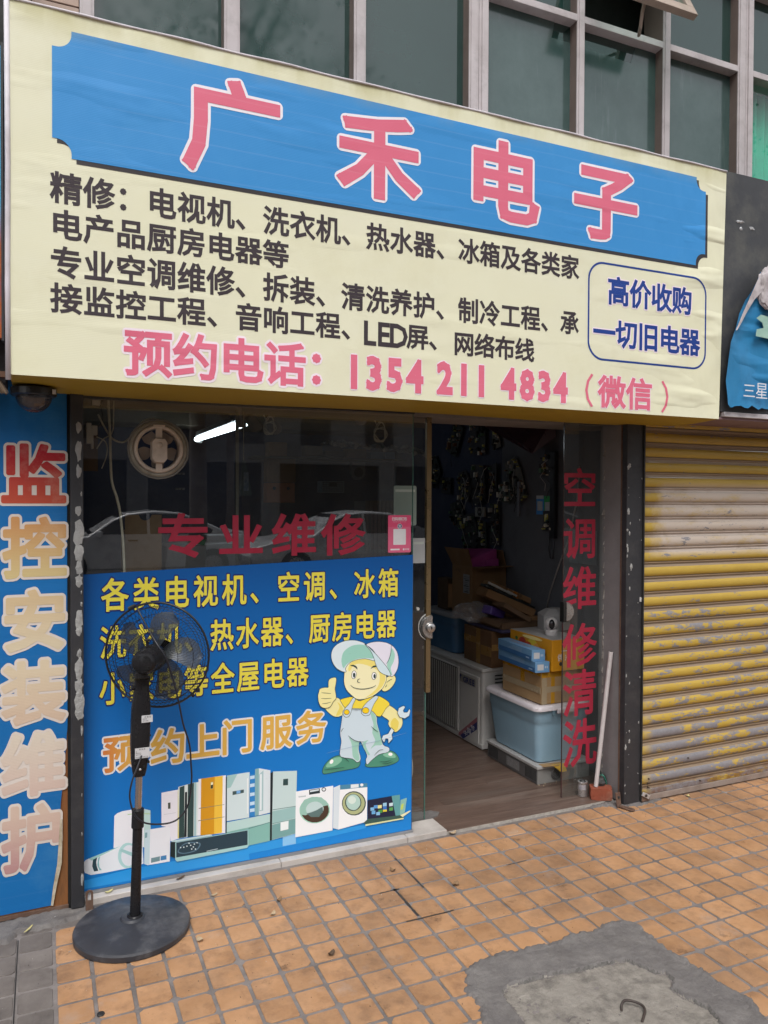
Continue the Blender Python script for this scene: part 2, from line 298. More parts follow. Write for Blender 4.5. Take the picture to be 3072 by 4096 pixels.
WORKER = [
('4F937B',1,1,[1.361,.365,1.357,.384,1.395,.406,1.432,.421,1.47,.425,1.5,.412,1.52,.386,1.518,.37,1.483,.359,1.428,.357]),
('4F937B',1,1,[1.147,.364,1.147,.387,1.167,.414,1.199,.432,1.235,.433,1.279,.418,1.324,.397,1.316,.371,1.271,.366,1.215,.364,1.175,.362]),
('86C2A6',1,0,[1.161,.391,1.171,.41,1.199,.427,1.231,.426,1.235,.409,1.211,.393,1.187,.388]),
('FFFFFF',1,0,[1.194,.408,1.192,.405,1.189,.404,1.187,.403,1.184,.403,1.181,.404,1.179,.406,1.178,.408,1.178,.411,1.179,.414,1.18,.417,1.182,.419,1.184,.421,1.187,.422,1.19,.422,1.192,.421,1.194,.419,1.195,.416,1.196,.413,1.195,.41]),
('86C2A6',1,0,[1.441,.412,1.47,.42,1.5,.404,1.505,.388,1.479,.391,1.454,.399]),
('FFFFFF',1,0,[1.49,.406,1.489,.404,1.488,.402,1.485,.4,1.482,.4,1.479,.4,1.476,.401,1.472,.402,1.47,.404,1.468,.407,1.468,.409,1.468,.411,1.47,.413,1.472,.415,1.475,.415,1.479,.415,1.482,.415,1.485,.413,1.488,.411,1.489,.409]),
('F3EBA8',1,1,[1.202,.7,1.222,.694,1.246,.667,1.254,.645,1.242,.62,1.206,.614,1.174,.635,1.154,.663,1.174,.672,1.19,.686]),
('EBD868',1,0,[1.214,.679,1.23,.666,1.242,.646,1.23,.623,1.208,.618,1.214,.634,1.224,.656]),
('F3EBA8',1,1,[1.461,.642,1.499,.619,1.525,.589,1.54,.559,1.534,.529,1.504,.509,1.478,.533,1.468,.552,1.47,.568,1.44,.59,1.431,.607,1.448,.628]),
('EBD868',1,0,[1.499,.576,1.516,.562,1.521,.546,1.512,.516,1.5,.513,1.48,.539,1.482,.562]),
('F4DC4A',1,1,[1.23,.689,1.254,.694,1.286,.695,1.319,.674,1.352,.679,1.402,.689,1.439,.675,1.473,.645,1.452,.624,1.427,.592,1.394,.605,1.377,.62,1.282,.631,1.25,.653,1.234,.677]),
('CFE0EA',1,1,[1.278,.642,1.336,.635,1.377,.624,1.406,.594,1.409,.563,1.423,.515,1.44,.458,1.471,.439,1.466,.42,1.42,.415,1.378,.389,1.361,.376,1.355,.4,1.361,.418,1.336,.472,1.323,.489,1.318,.451,1.328,.407,1.312,.393,1.287,.413,1.231,.43,1.23,.47,1.234,.5,1.228,.538,1.234,.583,1.24,.62,1.254,.634]),
('A0D0C0',1,0,[1.377,.622,1.403,.594,1.406,.563,1.421,.515,1.436,.459,1.403,.459,1.378,.447,1.401,.479,1.386,.519,1.392,.557,1.381,.593]),
('A0D0C0',1,0,[1.271,.514,1.295,.492,1.32,.484,1.315,.451,1.323,.408,1.31,.399,1.291,.42,1.287,.447,1.283,.482]),
('A0D0C0',1,0,[1.336,.475,1.367,.489,1.353,.473,1.361,.445,1.374,.421,1.363,.422]),
('CFE0EA',1,1,[1.29,.691,1.272,.666,1.254,.649,1.241,.631,1.25,.61,1.268,.609,1.279,.627,1.288,.66,1.3,.682]),
('CFE0EA',1,1,[1.381,.678,1.352,.657,1.336,.636,1.332,.618,1.348,.604,1.371,.606,1.379,.624,1.393,.653,1.414,.682,1.402,.689]),
('F7D020',1,1,[1.271,.628,1.267,.621,1.259,.619,1.25,.623,1.246,.631,1.25,.638,1.258,.64,1.267,.636]),
('F7D020',1,1,[1.368,.625,1.363,.616,1.352,.614,1.341,.619,1.336,.628,1.341,.637,1.352,.64,1.363,.635]),
('F3EBA8',1,1,[1.452,.767,1.473,.775,1.494,.776,1.503,.759,1.494,.736,1.473,.715,1.452,.707,1.435,.713,1.431,.734,1.439,.757]),
('F6F0C2',1,1,[1.277,.859,1.253,.838,1.247,.801,1.246,.767,1.258,.732,1.286,.702,1.311,.684,1.348,.682,1.389,.692,1.423,.712,1.441,.729,1.456,.767,1.439,.807,1.401,.853,1.343,.869]),
('F1E07E',1,0,[1.401,.849,1.435,.805,1.452,.767,1.437,.732,1.418,.714,1.389,.695,1.348,.685,1.377,.701,1.41,.729,1.422,.766,1.409,.809,1.335,.843,1.294,.842,1.272,.814,1.265,.83,1.282,.857,1.343,.866]),
('DCEAF0',1,1,[1.253,.814,1.221,.826,1.197,.85,1.184,.885,1.189,.919,1.213,.943,1.253,.955,1.297,.954,1.343,.938,1.371,.909,1.392,.876,1.399,.853,1.351,.867,1.302,.865,1.271,.854,1.251,.831]),
('9CD2C2',1,0,[1.242,.832,1.232,.863,1.239,.9,1.261,.921,1.293,.933,1.334,.932,1.359,.92,1.38,.893,1.39,.865,1.355,.869,1.314,.869,1.277,.859,1.255,.846]),
('E6E4F2',1,1,[1.355,.931,1.392,.94,1.434,.937,1.476,.922,1.506,.891,1.517,.847,1.511,.805,1.49,.775,1.473,.779,1.451,.814,1.417,.863,1.384,.908]),
('A3D6C6',1,0,[1.481,.906,1.498,.876,1.492,.841,1.477,.811,1.486,.779,1.474,.784,1.466,.808,1.458,.831,1.474,.87]),
('D2E6EE',1,1,[1.347,.933,1.392,.892,1.43,.85,1.46,.813,1.477,.778,1.452,.783,1.422,.801,1.405,.829,1.393,.865,1.376,.901]),
('24403F',1,0,[1.274,.841,1.29,.843,1.306,.834,1.31,.82,1.298,.831,1.286,.837]),
('24403F',1,0,[1.376,.817,1.386,.829,1.403,.831,1.402,.824,1.386,.822]),
('FFFFFF',1,1,[1.303,.796,1.302,.791,1.3,.786,1.297,.783,1.294,.781,1.291,.781,1.288,.782,1.285,.785,1.284,.789,1.283,.794,1.283,.799,1.284,.804,1.286,.809,1.288,.812,1.291,.814,1.294,.814,1.298,.813,1.3,.81,1.302,.806,1.303,.801]),
('24403F',1,0,[1.3,.795,1.3,.791,1.299,.788,1.298,.786,1.296,.784,1.294,.784,1.292,.785,1.29,.787,1.289,.789,1.288,.793,1.288,.796,1.288,.8,1.289,.803,1.29,.805,1.292,.807,1.294,.807,1.296,.806,1.298,.804,1.299,.802,1.3,.799]),
('FFFFFF',1,1,[1.403,.781,1.402,.777,1.4,.773,1.397,.77,1.394,.768,1.391,.768,1.388,.769,1.386,.772,1.384,.776,1.383,.78,1.383,.785,1.384,.79,1.386,.794,1.388,.797,1.391,.798,1.394,.798,1.397,.797,1.4,.794,1.402,.791,1.403,.786]),
('24403F',1,0,[1.401,.781,1.401,.778,1.4,.775,1.399,.773,1.397,.772,1.395,.771,1.394,.772,1.392,.774,1.391,.776,1.39,.779,1.389,.782,1.39,.786,1.391,.788,1.392,.791,1.393,.792,1.395,.792,1.397,.792,1.399,.79,1.4,.788,1.401,.785]),
('F3EBA8',1,1,[1.13,.748,1.15,.752,1.169,.751,1.17,.77,1.173,.785,1.185,.792,1.205,.791,1.205,.767,1.2,.741,1.205,.714,1.204,.696,1.192,.686,1.178,.664,1.154,.66,1.135,.669,1.125,.689,1.121,.719,1.126,.737]),
('D8E8F0',0,1,[1.542,.628,1.52,.62,1.514,.598,1.525,.578,1.551,.569,1.573,.579,1.579,.602,1.575,.61,1.564,.595,1.546,.597,1.541,.606,1.552,.623]),
('D8E8F0',0,1,[1.482,.531,1.495,.518,1.483,.5,1.487,.48,1.468,.462,1.466,.482,1.453,.487,1.445,.469,1.433,.486,1.44,.501,1.466,.506]),
]
APPL = [
('2F9BE6',0,0,[.141,.077,.317,.09,.476,.09,.805,.092,.812,.036,.562,.043,.141,.044]),
('2E9CE8',0,0,[.705,.1,.909,.103,1.022,.098,1.198,.098,1.359,.096,1.359,.08,1.198,.072,.909,.063,.705,.061]),
('8CC8F4',0,0,[.96,.114,1.02,.112,1.02,.068,.96,.068]),
('F2F2F8',0,0,[.258,.318,.269,.327,.289,.332,.334,.333,.367,.33,.398,.318,.399,.166,.255,.188]),
('C4E2DE',0,0,[.373,.327,.398,.318,.398,.168,.373,.168]),
('B8D8A8',0,0,[.309,.317,.334,.316,.367,.312,.398,.305,.398,.301,.367,.308,.334,.313,.309,.313]),
('EEF2F8',0,0,[.14,.147,.149,.158,.161,.163,.269,.187,.309,.197,.334,.195,.367,.178,.371,.103,.334,.096,.228,.094,.169,.095,.147,.108,.14,.129]),
('A8D8D4',0,0,[.161,.163,.269,.189,.281,.191,.208,.166,.173,.152]),
('B4DCDC',0,0,[.347,.137,.343,.121,.337,.108,.327,.099,.316,.095,.304,.096,.293,.102,.283,.113,.276,.126,.272,.142,.272,.159,.275,.174,.282,.187,.291,.196,.302,.2,.314,.199,.326,.193,.335,.183,.343,.169,.346,.153]),
('E8ECF4',0,0,[.343,.138,.34,.126,.335,.115,.327,.108,.318,.104,.309,.105,.3,.109,.293,.118,.287,.129,.284,.142,.284,.155,.287,.168,.292,.178,.299,.186,.308,.19,.317,.189,.326,.184,.334,.176,.34,.165,.343,.152]),
('A4D0D0',0,0,[.279,.171,.285,.18,.346,.145,.346,.128]),
('2C4A54',0,0,[.177,.155,.193,.162,.189,.144,.191,.127,.197,.107,.181,.107,.174,.13]),
('8EC4C8',0,0,[.197,.16,.204,.163,.199,.143,.201,.121,.21,.107,.201,.108,.193,.131]),
('F4F6FC',0,0,[.376,.24,.47,.239,.478,.231,.475,.092,.388,.093,.373,.101]),
('CFE4EC',0,0,[.376,.24,.397,.24,.394,.093,.373,.101]),
('7FA8B0',0,0,[.377,.229,.386,.229,.385,.208,.376,.207]),
('7A9AA0',0,0,[.401,.12,.436,.121,.435,.102,.4,.1]),
('4C8CC0',0,0,[.439,.121,.462,.121,.462,.103,.438,.103]),
('F4F2FA',0,0,[.442,.384,.51,.387,.512,.181,.478,.176,.476,.234,.442,.246]),
('505850',0,0,[.468,.338,.478,.338,.478,.312,.468,.313]),
('D8D8E0',0,0,[.451,.293,.5,.293,.5,.291,.451,.291]),
('E8DC80',0,0,[.508,.385,.512,.385,.512,.183,.507,.182]),
('E4F0EE',0,0,[.51,.398,.575,.407,.593,.406,.595,.18,.512,.182]),
('2F4C4C',0,0,[.515,.396,.535,.4,.534,.182,.512,.183]),
('2F4C4C',0,0,[.549,.403,.574,.406,.572,.18,.547,.18]),
('1C2A30',0,0,[.537,.372,.546,.372,.544,.183,.534,.183]),
('A8CCD0',0,0,[.575,.407,.584,.407,.583,.181,.574,.181]),
('F4F4FA',0,0,[.593,.419,.708,.419,.706,.171,.588,.18]),
('DB9C22',0,0,[.604,.419,.661,.419,.658,.175,.601,.179]),
('F6C848',0,0,[.661,.419,.695,.418,.692,.175,.658,.175]),
('8A8A70',0,0,[.594,.296,.702,.295,.702,.293,.594,.293]),
('8A8A70',0,0,[.592,.244,.703,.242,.703,.24,.592,.241]),
('C8B060',0,0,[.643,.399,.655,.4,.655,.368,.642,.368]),
('22302C',0,0,[.645,.387,.654,.387,.653,.371,.644,.371]),
('FFF8D8',0,0,[.646,.397,.653,.397,.653,.387,.645,.386]),
('20303A',0,0,[.708,.41,.713,.411,.712,.099,.707,.1]),
('D4E6EA',0,0,[.713,.417,.811,.418,.809,.221,.712,.221]),
('A4CCCC',0,0,[.713,.417,.758,.418,.729,.364,.712,.361]),
('3C565A',0,0,[.737,.345,.786,.346,.786,.332,.737,.329]),
('7AB4E8',0,0,[.754,.345,.771,.345,.771,.333,.754,.332]),
('F4F8FA',0,0,[.8,.392,.804,.392,.803,.239,.8,.239]),
('2E86CC',0,0,[.811,.408,.836,.408,.835,.224,.81,.223]),
('C8E4F8',0,0,[.813,.4,.833,.401,.833,.387,.813,.386]),
('C8E4F8',0,0,[.813,.366,.833,.367,.833,.352,.813,.351]),
('C8E4F8',0,0,[.813,.327,.833,.327,.833,.313,.813,.312]),
('C8E4F8',0,0,[.813,.287,.833,.288,.833,.273,.813,.272]),
('C8E4F8',0,0,[.813,.258,.833,.258,.833,.243,.813,.243]),
('88B4B8',0,0,[.835,.428,.852,.429,.852,.223,.834,.224]),
('DCE8EE',0,0,[.852,.429,.903,.413,.903,.227,.852,.223]),
('A8C8CE',0,0,[.853,.402,.872,.417,.871,.241,.854,.241]),
('E8F2F6',0,0,[.856,.402,.865,.403,.864,.244,.857,.245]),
('BCDCDA',0,0,[.712,.216,.903,.222,.902,.183,.712,.174]),
('86BCB4',0,0,[.712,.174,.902,.183,.901,.103,.806,.099,.806,.17,.712,.169]),
('5C8C8C',0,0,[.806,.175,.901,.186,.901,.183,.806,.171]),
('16242C',0,0,[.903,.4,.915,.406,.91,.105,.901,.104]),
('C8DEDF',0,0,[.915,.406,1.024,.394,1.018,.115,.91,.105]),
('9CC4C4',0,0,[.913,.231,1.018,.235,1.017,.184,.912,.177]),
('78A8A8',0,0,[.912,.172,1.017,.18,1.017,.116,.91,.106]),
('6E9090',0,0,[.913,.239,1.019,.238,1.019,.235,.913,.236]),
('6E9090',0,0,[.912,.178,1.018,.182,1.018,.18,.912,.175]),
('2E4A4C',0,0,[.961,.366,.983,.365,.983,.336,.96,.338]),
('F0F8FA',0,0,[.949,.176,.986,.177,.985,.14,.949,.138]),
('F4F8FC',0,0,[1.019,.302,1.195,.302,1.192,.099,1.017,.098]),
('24343C',0,0,[1.08,.3,1.131,.3,1.132,.278,1.081,.278]),
('D8E8F0',0,0,[1.085,.297,1.127,.297,1.127,.29,1.085,.289]),
('C0CCD0',0,0,[1.03,.279,1.066,.278,1.065,.272,1.032,.273]),
('3A4448',0,0,[1.161,.29,1.16,.287,1.159,.285,1.156,.283,1.153,.282,1.15,.282,1.147,.283,1.143,.285,1.141,.288,1.14,.291,1.139,.294,1.14,.297,1.141,.299,1.143,.301,1.147,.302,1.15,.302,1.153,.301,1.156,.299,1.159,.296,1.16,.293]),
('E8EEF2',0,0,[1.157,.291,1.157,.289,1.155,.288,1.154,.286,1.152,.286,1.15,.286,1.148,.286,1.146,.288,1.144,.289,1.143,.291,1.143,.293,1.143,.295,1.144,.296,1.146,.298,1.148,.298,1.15,.298,1.152,.298,1.154,.296,1.155,.295,1.157,.293]),
('A8DCC8',0,0,[1.179,.204,1.179,.185,1.171,.168,1.157,.155,1.138,.146,1.116,.144,1.094,.148,1.073,.157,1.055,.171,1.042,.188,1.036,.206,1.036,.225,1.044,.242,1.057,.255,1.076,.263,1.097,.266,1.12,.263,1.141,.254,1.159,.24,1.172,.223]),
('4A3A30',0,0,[1.174,.203,1.174,.185,1.167,.17,1.154,.158,1.137,.15,1.117,.148,1.097,.151,1.077,.16,1.061,.172,1.049,.188,1.044,.205,1.044,.222,1.051,.237,1.063,.25,1.08,.257,1.1,.26,1.12,.257,1.14,.249,1.156,.236,1.168,.22]),
('9CC8BC',0,0,[1.04,.196,1.038,.231,1.058,.259,1.095,.267,1.138,.258,1.165,.232,1.173,.218,1.128,.215,1.085,.194,1.064,.189]),
('C4DCDC',0,0,[1.149,.207,1.148,.197,1.143,.188,1.135,.181,1.123,.177,1.111,.176,1.098,.179,1.086,.184,1.076,.192,1.069,.202,1.066,.213,1.067,.223,1.072,.232,1.08,.239,1.091,.243,1.104,.244,1.117,.242,1.129,.236,1.139,.228,1.146,.218]),
('5E7A7A',0,0,[1.069,.196,1.09,.177,1.128,.171,1.147,.194,1.144,.215,1.117,.204,1.09,.198]),
('DCE8F0',0,0,[1.196,.293,1.228,.301,1.221,.098,1.194,.109]),
('F6F9FC',0,0,[1.228,.301,1.362,.29,1.361,.111,1.22,.098]),
('4C8CAC',0,0,[1.228,.301,1.362,.29,1.362,.271,1.228,.279]),
('E8F0F4',0,0,[1.28,.295,1.319,.292,1.319,.276,1.28,.278]),
('F4F8FA',0,0,[1.343,.284,1.342,.282,1.341,.28,1.339,.279,1.337,.278,1.335,.278,1.332,.279,1.33,.28,1.328,.282,1.327,.284,1.327,.286,1.327,.288,1.328,.29,1.33,.292,1.332,.292,1.335,.292,1.337,.292,1.339,.29,1.341,.288,1.342,.286]),
('3C4C4C',0,0,[1.355,.202,1.354,.185,1.347,.169,1.335,.157,1.32,.15,1.302,.149,1.284,.153,1.266,.162,1.252,.176,1.242,.192,1.237,.21,1.238,.227,1.245,.242,1.256,.254,1.272,.261,1.29,.263,1.308,.259,1.325,.25,1.34,.237,1.35,.22]),
('B4BC8C',0,0,[1.349,.203,1.348,.187,1.342,.173,1.331,.162,1.317,.156,1.3,.154,1.283,.158,1.267,.167,1.254,.179,1.245,.194,1.241,.21,1.242,.225,1.248,.239,1.258,.25,1.273,.256,1.289,.258,1.306,.254,1.322,.246,1.335,.234,1.345,.219]),
('3C4C4C',0,0,[1.333,.204,1.331,.192,1.325,.182,1.316,.175,1.305,.171,1.293,.171,1.28,.175,1.269,.182,1.26,.193,1.254,.204,1.252,.217,1.254,.229,1.26,.239,1.269,.246,1.28,.25,1.292,.25,1.305,.246,1.316,.239,1.325,.229,1.331,.217]),
('B8D8D0',0,0,[1.328,.206,1.327,.195,1.321,.186,1.313,.179,1.304,.175,1.293,.175,1.282,.179,1.272,.185,1.264,.195,1.259,.206,1.257,.217,1.259,.228,1.264,.238,1.271,.244,1.281,.248,1.292,.248,1.303,.245,1.313,.238,1.321,.229,1.326,.218]),
('DCECE4',0,0,[1.306,.22,1.305,.215,1.302,.21,1.298,.207,1.292,.205,1.286,.205,1.28,.207,1.274,.211,1.27,.215,1.267,.221,1.266,.226,1.267,.232,1.27,.236,1.274,.239,1.279,.241,1.286,.241,1.292,.239,1.297,.236,1.302,.231,1.305,.226]),
('8EC0B8',0,0,[1.532,.185,1.565,.19,1.554,.122,1.526,.111]),
('C8D860',0,0,[1.536,.163,1.549,.166,1.544,.14,1.532,.137]),
('1E2642',0,0,[1.364,.21,1.528,.211,1.53,.105,1.363,.121]),
('64A4A8',0,0,[1.485,.211,1.528,.211,1.53,.107,1.508,.108]),
('88C0E8',0,0,[1.378,.173,1.397,.172,1.397,.157,1.378,.158]),
('5C9CDC',0,0,[1.395,.181,1.414,.18,1.415,.165,1.395,.166]),
('F0E8A0',0,0,[1.415,.178,1.435,.177,1.435,.162,1.415,.163]),
('9CCCE8',0,0,[1.441,.184,1.46,.184,1.46,.168,1.441,.169]),
('4C9C4C',0,0,[1.418,.156,1.438,.155,1.438,.14,1.418,.141]),
('6CB0E0',0,0,[1.384,.156,1.403,.156,1.403,.14,1.384,.141]),
('E8D840',0,0,[1.441,.158,1.461,.157,1.461,.142,1.441,.143]),
('CCE4EC',0,0,[1.473,.179,1.492,.179,1.492,.163,1.473,.164]),
('5CA85C',0,0,[1.473,.158,1.492,.157,1.493,.142,1.473,.143]),
('88C0E8',0,0,[1.407,.147,1.426,.147,1.426,.131,1.407,.133]),
('3C78C8',0,0,[1.441,.168,1.46,.168,1.461,.152,1.441,.153]),
('3C5C54',0,0,[1.342,.107,1.365,.123,1.53,.113,1.548,.101,1.548,.096,1.359,.099]),
('E4E8B0',0,0,[1.353,.1,1.548,.098,1.547,.092,1.353,.092]),
('ECECC0',0,0,[1.53,.113,1.582,.128,1.584,.123,1.544,.102]),
('1A2C30',0,0,[.478,.174,.5,.172,.499,.102,.477,.114]),
('C8E4E8',0,0,[.482,.179,.641,.178,.65,.174,.65,.171,.502,.17,.482,.174]),
('A8D4D4',0,0,[.497,.169,.805,.17,.806,.099,.8,.091,.504,.087,.497,.097]),
('284250',0,0,[.501,.167,.802,.167,.802,.104,.501,.105]),
('5C7C90',1,0,[.508,.133,.536,.159,.584,.155,.602,.143,.584,.119,.54,.114,.512,.121]),
('284250',1,0,[.512,.134,.538,.155,.582,.151,.596,.142,.58,.123,.54,.118,.517,.124]),
('E0F0F4',0,0,[.522,.143,.52,.141,.517,.141,.516,.144,.517,.147,.52,.146]),
('E0F0F4',0,0,[.535,.142,.533,.14,.53,.14,.529,.143,.53,.146,.533,.145]),
('E0F0F4',0,0,[.548,.144,.546,.142,.543,.142,.542,.145,.543,.148,.546,.147]),
('E0F0F4',0,0,[.563,.145,.562,.143,.558,.143,.557,.146,.558,.148,.562,.148]),
('E0F0F4',0,0,[.578,.148,.577,.145,.574,.146,.572,.149,.574,.151,.577,.151]),
('E0F0F4',0,0,[.589,.151,.588,.149,.585,.15,.583,.153,.585,.155,.588,.154]),
('E0F0F4',0,0,[.557,.155,.555,.153,.552,.153,.55,.156,.552,.159,.555,.158]),
('E0F0F4',0,0,[.567,.129,.566,.126,.563,.127,.561,.13,.563,.132,.566,.132]),
('E0F0F4',0,0,[.583,.126,.581,.123,.578,.124,.577,.127,.578,.129,.581,.129]),
('E0F0F4',0,0,[.574,.136,.573,.134,.569,.135,.568,.138,.569,.14,.573,.139]),
('C0D4DC',0,0,[.626,.11,.673,.112,.673,.109,.626,.107]),
]
SEAMS = [
[1.276,.752,1.294,.738,1.327,.729,1.36,.728,1.389,.733,1.402,.74],
[1.323,.777,1.312,.773,1.312,.763,1.323,.759],
[1.136,.731,1.158,.727,1.182,.723],
[1.134,.705,1.158,.702,1.184,.701],
[1.14,.681,1.162,.681,1.182,.684],
[1.456,.747,1.471,.756,1.484,.76],
[1.448,.725,1.454,.73,1.458,.738],
[1.48,.92,1.476,.881,1.466,.851,1.453,.833],
[1.23,.542,1.236,.552,1.243,.559],
[1.379,.551,1.396,.535,1.415,.52],
[1.282,.639,1.307,.636,1.333,.633],
[1.265,.522,1.291,.5,1.32,.487,1.344,.484],
[1.239,.427,1.255,.417,1.271,.4],
[1.151,.381,1.199,.38,1.247,.379],
[1.424,.381,1.454,.377,1.483,.381],
[1.437,.37,1.462,.367,1.492,.374],
[1.395,.414,1.42,.434,1.441,.435],
]
# ------------------------------------------------------------------ ground
M_mortar = pm('mortar', '8a8380', '706a67', rough=.9, scale=14, bump=.5, bscale=120, dirt='4a4542', dscale=3, damt=.6, bdist=.004, world_grime=[('55504d', 2.2, .5, .5), ('b5aea8', 5, .4, .6), ('2e2a28', 9, .7, .64)])
M_asphalt = pm('asphalt', (.07, .07, .07), (.05, .05, .052), rough=.9, scale=20, bump=.4, bscale=200, bdist=.004)
M_far_pave = pm('far_paving', (.30, .19, .12), (.22, .17, .14), rough=.85, scale=8)
o = MB().box(-40, 40, -3.0, 0.9, -.3, -.004).build('pavement_slab', M_far_pave); tag(o, kind='structure')
o = MB().box(-200, 200, -220, 200, -1.2, -.16).build('ground', M_asphalt); tag(o, kind='structure')
o = MB().box(-60, 60, -16, -3.15, -.4, -.12).build('road', M_asphalt); tag(o, kind='structure')
o = MB().box(-60, 60, -3.15, -3.0, -.4, -.0).build('kerb', pm('kerb_stone', (.35, .34, .33), rough=.85, bump=.2)); tag(o, kind='structure')
o = MB().box(-60, 60, -19.9, -16, -.4, -.0).build('pavement_opposite', pm('kerb_stone', (.35, .34, .33))); tag(o, kind='structure')
PAV = MB().box(-6, 8, 0.9, 3.197, -.2, -.0025).build('pavement', M_mortar); tag(PAV, kind='structure'); WL[PAV] = Vector((0, 0, 0))
TP, TX0, TY0 = .1165, .6135, 3.1766
M_tile = pm('orange_tile', 'b98f6a', 'a57c58', rough=.62, scale=10, bump=.12, bscale=160, dirt='6b4f3e', dscale=11, damt=.6, rnd=.11, bdist=.002, spec=.35, rvar=.15, world_grime=[('6f5b4c', 1.7, .45, .50), ('4a382c', 7.5, .8, .60), ('3a2c24', 42, .7, .66), ('a9a09a', 3.1, .35, .58)])
M_tileg = pm('grey_tile', '77706b', '645d59', rough=.85, scale=12, bump=.45, bscale=70, dirt='48423f', dscale=8, damt=.7, rnd=.1, bdist=.004)
def tile_mesh(k, mat):
    h = (TP - .0128) / 2; r = random.Random(k); pts = []
    for sx, sy in ((-1, -1), (1, -1), (1, 1), (-1, 1)):
        c = .003 + r.random() * .004 if r.random() < .75 else .008 + .008 * r.random()
        a = (sx * h, sy * h - sy * c); b = (sx * h - sx * c, sy * h)
        if sx * sy > 0: a, b = b, a
        pts += [b, a] if sx * sy > 0 else [b, a]
    # ordered ring
    pts = sorted(pts, key=lambda p: math.atan2(p[1], p[0])); jit = lambda s: (r.random() - .5) * s
    pts = [(x + jit(.0016), y + jit(.0016)) for x, y in pts]
    mb = MB(); n = len(pts)
    rings = [(1.0, -.006), (1.0, -.001), (.982, .0006)]
    for s, z in rings: mb.v += [(x * s, y * s, z) for x, y in pts]
    mb.f = [(j * n + i, j * n + (i + 1) % n, (j + 1) * n + (i + 1) % n, (j + 1) * n + i) for j in range(2) for i in range(n)] + [tuple(2 * n + i for i in range(n))]
    mb.m = [0] * len(mb.f)
    me = bpy.data.meshes.new('tile'); me.from_pydata(mb.v, [], mb.f); me.materials.append(mat); return me
TM = [tile_mesh(k, M_tile) for k in range(16)]; TMG = [tile_mesh(k + 50, M_tileg) for k in range(4)]
def px_of(x, y, z):
    d = Vector((x, y, z - 1.6)); w = d.dot(_f)
    return (1536 + 3068 * d.dot(_r2) / w, 2048 - 3068 * d.dot(_u2) / w, w)
PATCH = [(1.15,1.55),(1.19,1.80),(1.223,1.988),(1.252,2.085),(1.251,2.149),(1.287,2.219),(1.334,2.254),(1.443,2.272),(1.518,2.269),(1.579,2.273),(1.644,2.253),(1.754,2.277),(1.860,2.263),(1.939,2.280),(2.020,2.271),(2.051,2.231),(2.042,2.184),(2.027,2.110),(2.026,2.063),(2.032,2.015),(2.043,1.952),(2.051,1.900),(2.045,1.855),(2.062,1.795),(2.071,1.740),(2.039,1.670),(2.018,1.55)]
INNER = [(1.30,1.55),(1.33,1.80),(1.340,1.975),(1.341,2.022),(1.355,2.090),(1.395,2.111),(1.483,2.106),(1.584,2.103),(1.682,2.081),(1.769,2.079),(1.842,2.069),(1.867,2.029),(1.886,1.972),(1.923,1.962),(1.910,1.913),(1.876,1.889),(1.882,1.835),(1.906,1.764),(1.891,1.696),(1.88,1.55)]
def sdist(P, poly):
    P = np.asarray(P, float); Q = np.asarray(poly, float); R = np.roll(Q, -1, 0); d = np.full(len(P), 9.); ins = np.zeros(len(P), bool)
    for a, b in zip(Q, R):
        e = b - a; t = np.clip(((P - a) @ e) / (e @ e), 0, 1); d = np.minimum(d, np.linalg.norm(P - a - t[:, None] * e, axis=1))
        c = ((a[1] > P[:, 1]) != (b[1] > P[:, 1])); ins ^= c & (P[:, 0] < (b[0] - a[0]) * (P[:, 1] - a[1]) / (b[1] - a[1] + 1e-12) + a[0])
    return np.where(ins, d, -d)
cand = []
for i in range(-10, 36):
    for j in range(0, 14):
        cx, cy = TX0 + (i + .5) * TP, TY0 - (j + .5) * TP
        if -.32 < cx and sdist([(cx, cy)], PATCH)[0] > .075: continue
        q = [px_of(cx + a * .05, cy + b * .05, 0) for a, b in ((-1, -1), (1, -1), (1, 1), (-1, 1))]
        vis = min(p[2] for p in q) > .1 and max(0, min(p[0] for p in q)) < 3072 and max(p[0] for p in q) > 0 and min(p[1] for p in q) < 4096
        ar = abs(sum(q[k][0] * q[(k + 1) % 4][1] - q[(k + 1) % 4][0] * q[k][1] for k in range(4))) / 2 if vis else 0
        cand.append((ar, cx, cy))
cand.sort(reverse=True); rest = MB()
for k, (ar, cx, cy) in enumerate(cand):
    grey = cx < .03 or (cy > 3.09 and cx < .1)
    me = random.choice(TMG if grey else TM); rot = random.choice([0, 1, 2, 3]) * math.pi / 2 + random.gauss(0, .006); dz = random.gauss(0, .0004)
    dx, dy = random.gauss(0, .0007), random.gauss(0, .0007)
    if k < 300:
        o = bpy.data.objects.new('tile', me); COL.objects.link(o); o.parent = PAV; o.location = (cx + dx, cy + dy, dz); o.rotation_euler = (random.gauss(0, .004), random.gauss(0, .004), rot)
    else:
        c, s = math.cos(rot), math.sin(rot)
        rest.add([(cx + dx + p.co.x * c - p.co.y * s, cy + dy + p.co.x * s + p.co.y * c, p.co.z + dz) for p in me.vertices], [tuple(p.vertices) for p in me.polygons], 1 if grey else 0)
o = rest.build('far_tiles', [pm('orange_tile_far', 'b98f6a', 'a57c58', rough=.6, scale=7, bump=.12, bscale=160, dirt='7d5e48', dscale=6, damt=.5, bdist=.002, spec=.35), M_tileg], PAV); o['kind'] = 'stuff'
